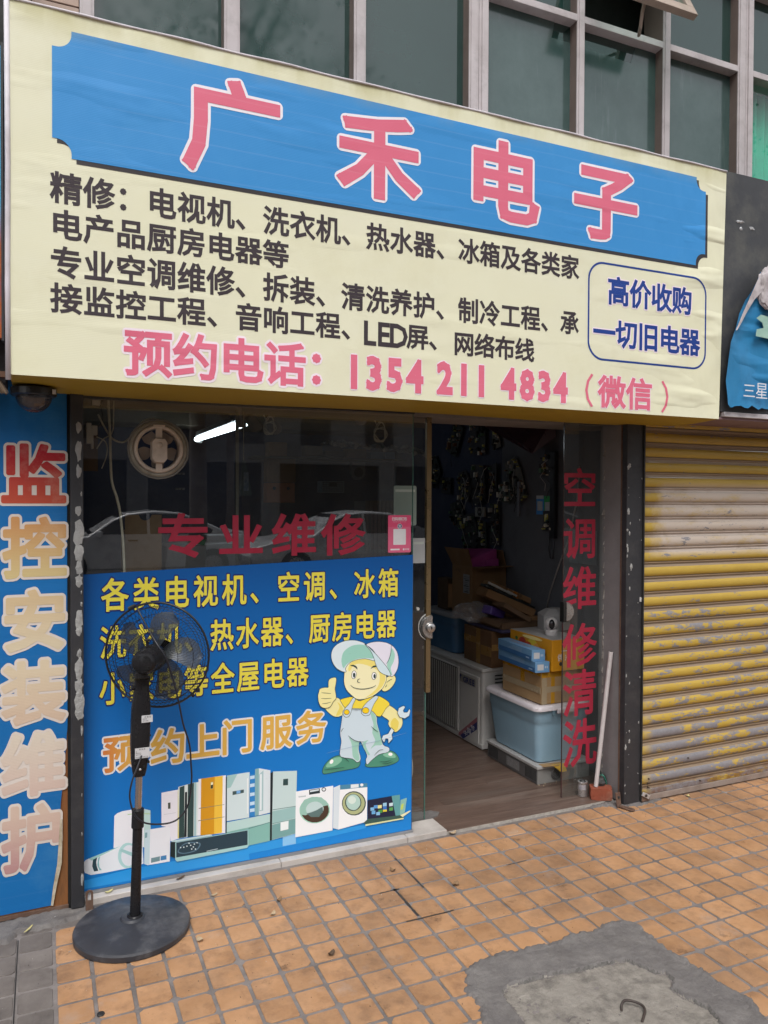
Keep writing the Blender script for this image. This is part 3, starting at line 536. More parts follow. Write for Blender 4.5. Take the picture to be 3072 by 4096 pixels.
# row of cut tiles left of the pillar and cement lumps there
# cement patch, poured over the tiles
M_cem = pm('cement', '7e7a77', '656160', rough=.92, scale=14, bump=.7, bscale=220, dirt='55504d', dscale=5, damt=.6, bdist=.006, world_grime=[('9a9590', 14, .5, .6), ('4a4644', 30, .6, .6)])
M_cem2 = pm('old_concrete', '9a948b', '7f7972', rough=.92, scale=16, bump=.8, bscale=200, world_grime=[('6b665f', 22, .6, .55), ('b3ada2', 9, .4, .58)], dirt='5a5651', dscale=8, damt=.85, bdist=.006)
from mathutils import noise as MN
def fbm(x, y, s, o=3): return MN.fractal(Vector((x * s, y * s, 3.1)), 1.0, 2.0, o)
def cement_sheet(name, outer, inner, x0, x1, y0, y1, st, mats, label=None):
    nx = int((x1 - x0) / st); ny = int((y1 - y0) / st)
    X, Y = np.meshgrid(np.linspace(x0, x1, nx), np.linspace(y0, y1, ny)); P = np.c_[X.ravel(), Y.ravel()]
    d = sdist(P, outer); di = sdist(P, inner) if inner else np.full(len(P), -9.)
    n1 = np.array([fbm(x, y, 9) for x, y in P]); n2 = np.array([fbm(x, y, 45) for x, y in P]); n3 = np.array([fbm(x + 9, y, 120, 2) for x, y in P])
    d = d + n2 * .010 + n1 * .008; di = di + n2 * .006 + n3 * .003
    z = .0075 * np.clip(d / .014, -1.6, 1) ; z = np.where(d > 0, z + .003 * n1 + .0022 * n2 + .0012 * n3, z)
    z = z + np.where((d > .005) & (d < .03), .003, 0)
    z = z - .008 * np.clip(di / .004, 0, 1) + np.where((di > -.012) & (di < 0), .0015, 0) - np.where((di > -.002) & (di < .007), .006, 0) * (inner is not None)
    vid = lambda a, b: b * nx + a; mb = MB(); mb.v = [(float(p[0]), float(p[1]), float(zz)) for p, zz in zip(P, z)]
    for b in range(ny - 1):
        for a in range(nx - 1):
            q = (vid(a, b), vid(a + 1, b), vid(a + 1, b + 1), vid(a, b + 1))
            if max(d[i] for i in q) < -.012: continue
            mb.f.append(q); dm = np.mean([di[i] for i in q]); mb.m.append(2 if inner and -.0015 < dm < .0045 and n1[q[0]] > -.12 else 1 if dm > 0 else 0)
    return mb.build(name, mats, smooth=True)
o = cement_sheet('cement_patch', PATCH, INNER, 1.12, 2.12, 1.58, 2.31, .0042, [M_cem, M_cem2, pm('crack_dirt', (.075, .07, .065), (.16, .15, .14), rough=.95, scale=60)]); tag(o, kind='structure')
LUMP = [(-.35, 3.197), (-.35, 3.02), (-.2, 3.03), (-.12, 3.035), (-.09, 3.09), (-.03, 3.085), (.03, 3.09), (.10, 3.10), (.2, 3.12), (.26, 3.135), (.27, 3.165), (.17, 3.175), (.16, 3.197)]
o = cement_sheet('cement_skirt', LUMP, None, -.4, .3, 2.95, 3.2, .007, [M_cem, M_cem]); tag(o, kind='structure')
LUMP2 = [(2.60, 3.197), (2.66, 3.165), (2.75, 3.11), (2.88, 3.10), (3.0, 3.11), (3.02, 3.13), (2.95, 3.16), (2.92, 3.197)]
o = cement_sheet('cement_skirt', LUMP2, None, 2.58, 3.05, 3.07, 3.2, .007, [M_cem, M_cem]); tag(o, kind='structure')
o = MB().box(-.0895, -.0865, 1.5, 3.04, -.006, .0012).build('expansion_joint', pm('black_gap', (.02, .02, .02), rough=.9)); tag(o, kind='structure')
# ------------------------------------------------------------------ door threshold
M_marble = pm('marble', 'c9c3bd', 'b4aca6', rough=.6, scale=5, bump=.15, bscale=50, dirt='857d76', dscale=4, damt=.6, bdist=.003)
TH = tag(MB().box(.142, 1.757, 3.203, 3.42, -.1, .008).build('threshold_bed', pm('bedding', '8b8580', rough=.95)), kind='structure'); WL[TH] = Vector((0, 0, 0))
for a, b in ((.144, .939), (.9415, 1.5485), (1.551, 1.757)):
    MB().box(a, b, 3.1985, 3.345, -.01, .0215).build('marble_slab', M_marble, TH, bevel=.0025)
# ------------------------------------------------------------------ shop floor: laminate planks
M_plank = pm('laminate_plank', '6d5a50', '54443c', rough=.42, scale=5, stretch=(1, 9, 9), bump=.15, bscale=50, dirt='7d736b', dscale=1.2, damt=.5, rnd=.14, bdist=.002, spec=.4)
FL = tag(MB().box(.0, 2.95, 3.42, 6.5, -.12, .005).build('shop_floor', pm('screed', (.2, .19, .18), rough=.9)), kind='structure'); WL[FL] = Vector((0, 0, 0))
y = 3.2; k = 0
while y < 5.6:
    w = .092; x0 = 1.76 if y < 3.42 else .02
    cuts = [x0] + sorted(x for x in ([1.9 + .37 * ((k * 5) % 3)] if y >= 3.42 else []) if x > x0 + .3) + [2.760 if y < 3.30 else 2.925]
    for a, b in zip(cuts[:-1], cuts[1:]):
        MB().box(a + .0006, b - .0006, y + .0006, y + w - .0006, .0, .0135 + random.gauss(0, .0003)).build('plank', M_plank, FL)
    y += w; k += 1
MB().box(.02, 2.925, y, 6.45, .0, .0125).build('far_planks', M_plank, FL)['kind'] = 'stuff'
o = MB().box(1.757, 2.760, 3.1985, 3.2, -.02, .012).build('worn_edge', pm('chipped_edge', 'b9b3aa', '8f8880', rough=.9, scale=40), FL)
mb = MB(); CW_ = [(1.600, 3.346), (1.745, 3.346), (1.80, 3.375), (1.83, 3.41), (1.79, 3.45), (1.74, 3.44), (1.70, 3.47), (1.64, 3.44), (1.56, 3.45), (1.50, 3.40)]
mb.poly([(x, y_, .0165) for x, y_ in CW_]); mb.add([(x, y_, z) for z in (.0165, .012) for x, y_ in CW_], [(i, (i + 1) % 10, 10 + (i + 1) % 10, 10 + i) for i in range(10)]); mb.build('worn_cement', M_cem, FL)
mb = MB(); jx = lambda k_: TX0 + TP * k_; jy = lambda k_: TY0 - TP * k_
for a, b, c, d in ((jx(6) - .006, jx(6) + .007, jy(5) + .02, jy(3) + .01), (jx(6) - .07, jx(6) + .02, jy(3) - .006, jy(3) + .006), (jx(6) - .06, jx(7) + .03, jy(5) - .006, jy(5) + .006), (jx(7) - .005, jx(7) + .004, jy(3) - .03, jy(1) + .02), (jx(11) - .04, jx(11) + .06, jy(3) - .004, jy(3) + .003)):
    n_ = 14
    for i in range(n_):
        u0, u1 = i / n_, (i + 1) / n_; k_ = 1 - .5 * random.random()
        if b - a > d - c: mb.quad((a + (b - a) * u0, c + (d - c) * .5 * (1 - k_), -.0014), (a + (b - a) * u1, c + (d - c) * .5 * (1 - k_), -.0014), (a + (b - a) * u1, d - (d - c) * .5 * (1 - k_), -.0014), (a + (b - a) * u0, d - (d - c) * .5 * (1 - k_), -.0014))
        else: mb.quad((a + (b - a) * .5 * (1 - k_), c + (d - c) * u0, -.0014), (b - (b - a) * .5 * (1 - k_), c + (d - c) * u0, -.0014), (b - (b - a) * .5 * (1 - k_), c + (d - c) * u1, -.0014), (a + (b - a) * .5 * (1 - k_), c + (d - c) * u1, -.0014))
mb.build('oily_joint_grime', pm('oily_grime', (.055, .045, .038), rough=.5, scale=40), PAV)['kind'] = 'stuff'
CW = [(1.60, 3.345), (1.75, 3.345), (1.80, 3.38), (1.80, 3.45), (1.72, 3.47), (1.66, 3.43), (1.58, 3.43)]
# ------------------------------------------------------------------ room shell
M_navy = pm('navy_paint', (.040, .048, .085), (.030, .036, .066), rough=.85, scale=2, dirt=(.15, .15, .17), dscale=5, damt=.25, bump=.1, bscale=40, bdist=.003)
M_greyblue = pm('greyblue_wall', (.105, .11, .13), (.085, .09, .105), rough=.85, scale=3, dirt=(.05, .05, .06), dscale=4, damt=.4, bump=.1, bscale=40, bdist=.003)  # front stretch of the right wall, a greyer and paler blue
for nm, mb, mm in (('wall_back', MB().box(-.1, 3.1, 6.4, 6.6, -.1, 2.6), M_navy), ('wall_left', MB().box(-.05, .10, 3.3, 6.4, -.1, 2.6), M_navy),
                   ('wall_right', MB().box(2.935, 3.1, 4.57, 6.4, -.1, 2.6), M_navy), ('wall_right', MB().box(2.93, 3.1, 3.33, 4.569, -.1, 2.6), M_greyblue),
                   ('ceiling', MB().box(-.1, 3.1, 3.25, 6.6, 2.42, 2.6), pm('ceiling_paint', (.22, .22, .22), rough=.9))):
    tag(mb.build(nm, mm), kind='structure')
# ------------------------------------------------------------------ pillars at both sides of the shop opening
M_black = pm('black_paint', (.030, .031, .036), (.022, .022, .026), rough=.55, scale=6, bump=.25, bscale=50, dirt=(.12, .115, .11), dscale=6, damt=.35, bdist=.003)
M_peel = pm('peeling_plaster', (.36, .36, .35), (.25, .25, .25), rough=.9, scale=12, bump=.8, bscale=50, bdist=.008)
M_rust = pm('rusty_steel', (.09, .045, .03), (.16, .10, .07), rough=.8, scale=20, bump=.5, bscale=90, bdist=.004)
pl = thing('pillar', 'narrow black painted pillar with flaking grey plaster between blue lettered board and shop window', 'pillar', (.12, 3.2, 0))
MB().box(.094, .1405, 3.165, 3.3, .012, 2.1).build('shaft', M_black, pl, bevel=.003)
MB().box(.084, .0935, 3.195, 3.28, .0, 2.1).build('gap_strip', pm('dark_gap', (.01, .01, .01), rough=.9), pl)
def flake(mb, cx, cz, w, h, y, seed):
    r = random.Random(seed); n = 14; pts = []
    for i in range(n):
        t = 2 * math.pi * i / n; q = .65 + .45 * r.random(); pts.append((cx + math.cos(t) * w / 2 * q, cz + math.sin(t) * h / 2 * q))
    b = len(mb.v); mb.v += [(cx, y - .003 - .002 * r.random(), cz)] + [(x, y - .0015 * r.random(), z) for x, z in pts]
    mb.f += [(b, b + 1 + (i + 1) % n, b + 1 + i) for i in range(n)]; mb.m += [0] * n
fl = [(1.87, .022, .05), (1.78, .026, .09), (1.70, .020, .06), (1.615, .008, .02), (1.55, .026, .05), (1.46, .042, .11), (1.39, .036, .08), (1.33, .03, .07), (1.28, .028, .06), (1.235, .006, .02), (1.19, .01, .02), (1.13, .03, .09), (1.09, .024, .05), (1.0, .02, .04), (.94, .034, .1), (.88, .032, .06), (.845, .026, .05), (.80, .042, .1), (.77, .038, .06), (.70, .01, .05), (.60, .005, .03), (.45, .004, .02), (.30, .005, .02), (.12, .012, .06)]
for k, (z, w, h) in enumerate(fl):
    mb = MB(); flake(mb, .124 if w > .015 else .133, z, w, h, 3.1645, k); mb.build('plaster_flake', M_peel, pl)
pr = thing('pillar', 'black painted pillar with small paint chips between the doorway and yellow roller shutter', 'pillar', (2.85, 3.18, 0))
MB().box(2.762, 2.867, 3.120, 3.158, .01, 2.1).build('shaft', M_black, pr, bevel=.003)
MB().box(2.8675, 2.874, 3.110, 3.3, .01, 2.1).build('guide_rail', pm('rail_dark', (.03, .03, .03), rough=.5), pr)
MB().box(2.7605, 2.772, 3.1585, 3.166, .02, 2.05).build('shutter_channel', M_rust, pr)
mb = MB(); r = random.Random(5)
for k in range(46):
    z = .05 + r.random() * 1.75; s = .004 + r.random() ** 3 * .016
    flake(mb, 2.766 + r.random() ** 2 * .03 + (.075 if r.random() < .2 else 0), z, s, s * (1 + r.random() * 1.6), 3.1195, 100 + k)
mb.build('paint_chips', pm('chip_grey', (.35, .35, .34), rough=.9), pr)
MB().box(2.853, 2.864, 3.1185, 3.1198, 1.068, 1.092).build('small_sticker', pm('white_sticker', (.6, .6, .6), rough=.5), pr)
jm = thing('door_jamb', 'grey plastered door jamb with cracked edge beside the right glass leaf', 'door jamb', (2.84, 3.28, 0))
MB().box(2.7665, 2.934, 3.301, 3.335, .005, 2.1).build('core', pm('jamb_plaster', (.23, .22, .225), (.17, .165, .17), rough=.85, scale=5, bump=.3, bscale=40, bdist=.004), jm)
MB().box(2.7655, 2.934, 3.167, 3.3005, .014, 2.08).build('reveal', MATS['jamb_plaster'], jm)
mb = MB(); r = random.Random(9)
for k in range(60): mb.obox((2.7655, 3.294 + r.random() * .007, .05 + r.random() * 1.9), .003 + r.random() * .006, .004, .01 + r.random() * .05, (0, r.random() * .5, 0))
mb.build('cracked_filler', pm('filler', (.16, .14, .13), (.35, .33, .30), rough=.9, scale=30), jm)
# ------------------------------------------------------------------ roller shutter
M_yel = None
def shutter_mat(name, yellow):
    m = bpy.data.materials.new(name); m.use_nodes = True; n, l = m.node_tree.nodes, m.node_tree.links; b = n['Principled BSDF']
    g = n.new('ShaderNodeNewGeometry'); sp = n.new('ShaderNodeSeparateXYZ'); l.new(g.outputs['Position'], sp.inputs[0])
    def noise(sx, sz, sc, d=8, ro=.7):
        mp = n.new('ShaderNodeMapping'); mp.inputs['Scale'].default_value = (sx, 1, sz); l.new(g.outputs['Position'], mp.inputs[0])
        t = n.new('ShaderNodeTexNoise'); t.inputs['Scale'].default_value = sc; t.inputs['Detail'].default_value = d; t.inputs['Roughness'].default_value = ro; l.new(mp.outputs[0], t.inputs['Vector']); return t.outputs['Fac']
    def mr(s, a, b_, c=0, d=1):
        r = n.new('ShaderNodeMapRange'); r.inputs[1].default_value = a; r.inputs[2].default_value = b_; r.inputs[3].default_value = c; r.inputs[4].default_value = d; l.new(s, r.inputs[0]); return r.outputs[0]
    def mth(op, a, b_):
        x = n.new('ShaderNodeMath'); x.operation = op
        for i, v in enumerate((a, b_)):
            if isinstance(v, (int, float)): x.inputs[i].default_value = v
            else: l.new(v, x.inputs[i])
        return x.outputs[0]
    def mx(f, a, c):
        x = n.new('ShaderNodeMix'); x.data_type = 'RGBA'; l.new(f, x.inputs[0])
        for i, v in ((6, a), (7, c)):
            if isinstance(v, tuple): x.inputs[i].default_value = (*v, 1)
            else: l.new(v, x.inputs[i])
        return x.outputs[2]
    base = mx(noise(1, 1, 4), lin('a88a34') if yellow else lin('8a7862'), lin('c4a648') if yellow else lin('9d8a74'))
    # whitish overpaint band
    zb = mth('MULTIPLY', mr(sp.outputs[2], 1.29, 1.33), mr(sp.outputs[2], 1.70, 1.66)); xb = mr(mth('ADD', sp.outputs[0], mth('MULTIPLY', noise(1, 1, 9), .25)), 3.06, 3.16)
    wv = mth('MULTIPLY', mth('MULTIPLY', zb, xb), mr(noise(2, 5, 4), .30, .5, .35, .95))
    base = mx(wv, base, lin('bdb0a5'))
    if yellow:
        # scraped paint, more of it low down
        amt = mr(sp.outputs[2], 1.25, .12, .40, .565); nz = noise(1.1, 3.2, 9, 10, .78)
        big = noise(.5, 1.2, 5, 3, .5); s = mth('SUBTRACT', mth('ADD', amt, mth('MULTIPLY', mth('SUBTRACT', big, .5), .35)), nz)
        edge = mr(sp.outputs[0], 2.88, 2.96)
        wr = mth('MULTIPLY', mr(s, 0, .012), edge)
        base = mx(wr, base, mx_c(n, l, noise(1, 1, 60), lin('6c6a6e'), lin('908e92')))
    # dark scratches and drips
    sc = mr(noise(.6, 9, 14, 8, .75), .66, .70); base = mx(mth('MULTIPLY', sc, .6), base, (.07, .045, .03))
    rust = mth('MULTIPLY', mr(sp.outputs[2], .11, .05), mr(noise(1, 1, 14), .4, .6)); base = mx(mth('MULTIPLY', rust, .8), base, lin('6b4526'))
    l.new(base, b.inputs['Base Color']); b.inputs['Roughness'].default_value = .48
    bp = n.new('ShaderNodeBump'); bp.inputs['Strength'].default_value = .15; bp.inputs['Distance'].default_value = .003; l.new(noise(1, 1, 40), bp.inputs['Height']); l.new(bp.outputs[0], b.inputs['Normal'])
    return m
def mx_c(n, l, f, a, c):
    x = n.new('ShaderNodeMix'); x.data_type = 'RGBA'; l.new(f, x.inputs[0]); x.inputs[6].default_value = (*a, 1); x.inputs[7].default_value = (*c, 1); return x.outputs[2]
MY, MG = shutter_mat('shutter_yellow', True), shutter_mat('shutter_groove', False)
SH = thing('roller_shutter', 'closed yellow steel roller shutter with scraped paint and whitish overpainted band', 'roller shutter', (3.5, 3.13, 0))
pitch = .0788; prof = [(0, .0), (0.001, .004), (.0035, .0075), (.0035, .0135), (-.004, .018), (-.0045, .0225), (.004, .0235), (-.001, .0275), (-.0065, .033), (-.010, .044), (-.010, .057), (-.0065, .0685), (-.001, .0745), (.001, .0787)]
for k in range(25):
    z0 = .067 + k * pitch; mb = MB(); xs = [2.8745] + [2.9 + .35 * i for i in range(1, 9)]
    for x in xs: mb.v += [(x, 3.13 + p[0] + .0012 * math.sin(x * 5 + k), z0 + p[1] + .0008 * math.sin(x * 3 + k * 1.7)) for p in prof]
    np_ = len(prof)
    for i in range(len(xs) - 1):
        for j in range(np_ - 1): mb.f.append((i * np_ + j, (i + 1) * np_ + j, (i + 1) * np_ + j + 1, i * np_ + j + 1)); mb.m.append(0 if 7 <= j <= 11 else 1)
    autosmooth(mb.build('slat', [MY, MG], SH), 50)
mb = MB().box(2.8745, 5.7, 3.121, 3.139, .040, .0665).box(2.8745, 5.7, 3.117, 3.142, .010, .0395, 1)
mb.build('bottom_bar', [MY, pm('bar_grey', '9c8f86', '7d7068', rough=.6, scale=12)], SH, bevel=.002)
for x, z in ((2.925, .125), (2.924, .1), (2.926, .078), (3.29, .063), (3.2, .2)): MB().cyl((x, 3.112, z), (x, 3.128, z), .0035, n=10).build('rivet', pm('rivet_dark', (.06, .04, .03), rough=.6), SH)
pad = thing('padlock_plate', 'silver lock plate hanging tilted at the bottom corner of the yellow shutter', 'lock', (2.9, 3.1, .04))
mb = MB().obox((2.895, 3.105, .045), .052, .008, .022, (0, math.radians(28), 0)); mb.build('plate', pm('silver_plate', (.65, .65, .66), rough=.35, metal=.6), pad, bevel=.002)
MB().cyl((2.893, 3.099, .046), (2.893, 3.102, .046), .008, n=16).build('keyhole', pm('dark_metal', (.05, .04, .035), rough=.5), pad)
MB().box(2.872, 2.925, 3.108, 3.125, .012, .052).build('hasp', M_rust, pad, bevel=.003)

tag(MB().box(.095, 2.77, 3.266, 3.40, 2.022, 2.7).build('lintel', M_black), kind='structure')

tag(MB().box(-6, -.361, 3.19, 3.3, -.1, 2.0).build('neighbour_front', pm('neighbour_plaster', (.20, .19, .18), (.15, .145, .14), rough=.9, scale=3, bump=.3, dirt=(.06, .055, .05), damt=.6)), kind='structure')
tag(MB().box(-6, -.9, 3.0, 3.19, 2.0, 3.9).build('neighbour_front', MATS['neighbour_plaster']), kind='structure')
# ------------------------------------------------------------------ upper facade
BD = thing('building', 'upper storey of the building with grey framed dark windows above the shop signs', 'building', (1.5, 3.4, 2.0))
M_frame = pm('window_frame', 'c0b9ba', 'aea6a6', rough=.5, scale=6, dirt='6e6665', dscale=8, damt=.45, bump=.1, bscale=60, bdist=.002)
M_mulside = pm('mullion_side', '75665f', '665852', rough=.5, scale=6)  # darker brown for the mullion sides behind the pale front plates
M_pane = pm('upper_pane', (.010, .036, .031), (.015, .046, .040), rough=.05, scale=2, spec=1.0, rvar=.05)
def film_mat():
    m = bpy.data.materials.new('dusty_film'); m.use_nodes = True; n, l = m.node_tree.nodes, m.node_tree.links; b = n['Principled BSDF']
    tc = n.new('ShaderNodeTexCoord')
    def noise(sc, mpv, d=8):
        mp = n.new('ShaderNodeMapping'); mp.inputs['Scale'].default_value = mpv; l.new(tc.outputs['Object'], mp.inputs[0]); t = n.new('ShaderNodeTexNoise'); t.inputs['Scale'].default_value = sc; t.inputs['Detail'].default_value = d; t.inputs['Roughness'].default_value = .65; l.new(mp.outputs[0], t.inputs['Vector']); return t.outputs['Fac']
    r = n.new('ShaderNodeMapRange'); r.inputs[1].default_value = .3; r.inputs[2].default_value = .75; l.new(noise(3, (1, 1, .8)), r.inputs[0])
    x = n.new('ShaderNodeMix'); x.data_type = 'RGBA'; l.new(r.outputs[0], x.inputs[0]); x.inputs[6].default_value = (.028, .062, .058, 1); x.inputs[7].default_value = (.075, .118, .112, 1)
    r2 = n.new('ShaderNodeMapRange'); r2.inputs[1].default_value = .58; r2.inputs[2].default_value = .8; r2.inputs[4].default_value = .5; l.new(noise(14, (1, 1, .12)), r2.inputs[0])
    y_ = n.new('ShaderNodeMix'); y_.data_type = 'RGBA'; l.new(r2.outputs[0], y_.inputs[0]); l.new(x.outputs[2], y_.inputs[6]); y_.inputs[7].default_value = (.2, .24, .24, 1)
    l.new(y_.outputs[2], b.inputs['Base Color']); b.inputs['Roughness'].default_value = .13; b.inputs['Specular IOR Level'].default_value = .9; return m
M_film = film_mat()
YF, YG = 3.25, 3.31
# solid wall: brick tile corner at the left, beam under the windows, wall above
M_wt = pm('wall_tile', 'b39c8c', 'a38b7c', rough=.5, scale=6, dirt='6d5c52', dscale=8, damt=.4, rnd=.06, bump=.1, bdist=.002)
MB().box(-3, .133, 3.262, 3.6, 2.3, 12).build('side_wall', pm('wall_joint', '55493f', rough=.9), BD)
wt = MB().box(-.083, .083, -.004, .004, -.0275, .0275).build('wall_tile', M_wt, BD, bevel=.0015)
wt.location = (0, 0, 0)
first = True
for j in range(-1, 14):
    for i in range(-4, 1):
        x = .133 - .084 - .171 * (-i) - (0 if j % 2 == 0 else .0); z = 3.24 + j * .0605
        o = wt if first else wt.copy()
        if not first: COL.objects.link(o)
        first = False; o.location = (x, 3.258, z)
MB().box(.133, 12, 3.32, 3.6, 2.0, 3.2).build('spandrel_beam', pm('beam_plaster', (.25, .23, .22), rough=.9), BD)
MB().box(-3, 12, 3.3, 9, 4.72, 14).build('upper_wall', pm('upper_plaster', (.4, .36, .33), rough=.9), BD)
MB().box(-3, 12, 3.22, 3.3, 4.62, 4.72).build('ledge', MATS['upper_plaster'], BD)
muls = [(.135, .187, 1), (.700, .765, 1), (1.286, 1.342, 1), (1.882, 1.990, 2), (2.522, 2.568, 1), (3.100, 3.150, 1), (3.662, 3.783, 2), (4.33, 4.38, 1), (4.92, 4.97, 1), (5.5, 5.6, 2)]
for a, b, k in muls:
    mb = MB(); h = (a + b) / 2
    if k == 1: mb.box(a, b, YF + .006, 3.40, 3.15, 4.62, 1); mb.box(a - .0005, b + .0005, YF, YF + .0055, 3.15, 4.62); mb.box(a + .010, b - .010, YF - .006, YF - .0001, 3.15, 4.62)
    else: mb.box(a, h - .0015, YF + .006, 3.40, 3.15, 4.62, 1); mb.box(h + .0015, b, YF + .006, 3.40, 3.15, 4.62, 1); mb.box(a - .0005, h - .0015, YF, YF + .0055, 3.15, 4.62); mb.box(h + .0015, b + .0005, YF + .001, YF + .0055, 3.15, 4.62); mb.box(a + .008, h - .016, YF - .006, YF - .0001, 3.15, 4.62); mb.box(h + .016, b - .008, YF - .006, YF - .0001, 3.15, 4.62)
    mb.build('mullion', [M_frame, M_mulside], BD)
for (a, b) in [(m[1], n[0]) for m, n in zip(muls[:-1], muls[1:])]:
    big = a > 1.9; low = 3.19
    zt = 4.068 if big else 4.52
    if big:
        MB().box(a + .0005, b - .0005, YF, 3.39, zt, zt + .035).build('transom', M_frame, BD, bevel=.002)
        MB().box(a + .0005, b - .0005, YF, 3.39, 4.56, 4.61).build('transom', M_frame, BD, bevel=.002)
        if not (2.5 < a < 2.6): MB().quad((a, YG, zt + .035), (b, YG, zt + .035), (b, YG, 4.56), (a, YG, 4.56)).build('pane', M_pane, BD)
    else: MB().box(a + .0005, b - .0005, YF, 3.39, 4.56, 4.61).build('transom', M_frame, BD, bevel=.002); zt = 4.56
    if a < 3.7:
        p = MB().quad((a, YG, low), (b, YG, low), (b, YG, zt), (a, YG, zt)).build('pane', M_pane, BD)
        yb = YG - .0015
        if a > .9 or True:
            if 1.9 < a < 2.1: pts = [(a, low), (b, low), (b, 3.985), (2.405, 3.985), (2.42, zt), (a, zt)]
            elif 2.5 < a < 2.6: pts = [(a, low), (b, low), (b, zt), (2.955, zt), (2.925, 3.975), (a, 3.985)]
            elif a < .7: pts = None
            else: pts = [(a, low), (b, low), (b, zt), (a, zt)]
            if pts and a > 1.5:
                mb = MB(); flat(mb, pts, yb); mb.build('dust_film', M_film, p)
    else:
        MB().quad((a, YG, low), (b, YG, low), (b, YG, zt), (a, YG, zt)).build('pane', MATS.get('clear_upper') or glass('clear_upper', (.75, .95, .88), .02, (.4, .5, .48), dirt=.12), BD)
        mb = MB(); n = 60
        for i in range(n + 1):
            x = a + (b - a) * i / n; yy = 3.40 + .02 * math.sin(i * .9) + .008 * math.sin(i * 2.3)
            mb.v += [(x, yy, low), (x, yy - .01, 4.6)]
        mb.f = [(2 * i, 2 * i + 2, 2 * i + 3, 2 * i + 1) for i in range(n)]; mb.m = [0] * n
        mb.build('curtain', pm('green_curtain', (.08, .62, .45), (.06, .5, .37), rough=.8, scale=5), BD, smooth=True)
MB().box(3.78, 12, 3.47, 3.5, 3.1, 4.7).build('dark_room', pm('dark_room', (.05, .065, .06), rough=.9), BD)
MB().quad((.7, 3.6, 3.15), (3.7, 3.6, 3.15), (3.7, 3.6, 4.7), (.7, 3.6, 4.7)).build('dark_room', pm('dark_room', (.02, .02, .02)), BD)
# open top-hung casement
cs = thing('open_window', 'open top hung casement window with beige frame tilted out over the street', 'window', (2.83, 3.25, 4.5))
ang = math.radians(27); c0 = Vector((2.57, 3.24, 4.545)); L = .50
def cpt(u, v, w): return (2.575 + u * .52, 3.24 - math.sin(ang) * v * L + w * math.cos(ang), 4.545 - math.cos(ang) * v * L - w * math.sin(ang))
def cbar(u0, u1, v0, v1, w0=-.012, w1=.022):
    return [cpt(u0, v1, w0), cpt(u1, v1, w0), cpt(u1, v0, w0), cpt(u0, v0, w0), cpt(u0, v1, w1), cpt(u1, v1, w1), cpt(u1, v0, w1), cpt(u0, v0, w1)]
M_beige = pm('beige_frame', 'a8998c', '968779', rough=.5, scale=6, dirt='6b5f55', dscale=8, damt=.4)
mb = MB()
for q in ((0, 1, 0, .1), (0, 1, .88, 1), (0, .09, .1, .88), (.91, 1, .1, .88)): mb.hexa(cbar(*q))
mb.build('sash', M_beige, cs, bevel=.002)
MB().quad(cpt(.09, .88, 0), cpt(.91, .88, 0), cpt(.91, .1, 0), cpt(.09, .1, 0)).build('pane', MATS['clear_upper'], cs)
MB().tube([(2.80, 3.07, 4.13), (2.80, 3.085, 4.09), (2.83, 3.13, 4.05), (2.90, 3.22, 4.07)], .009).build('stay_handle', M_beige, cs)
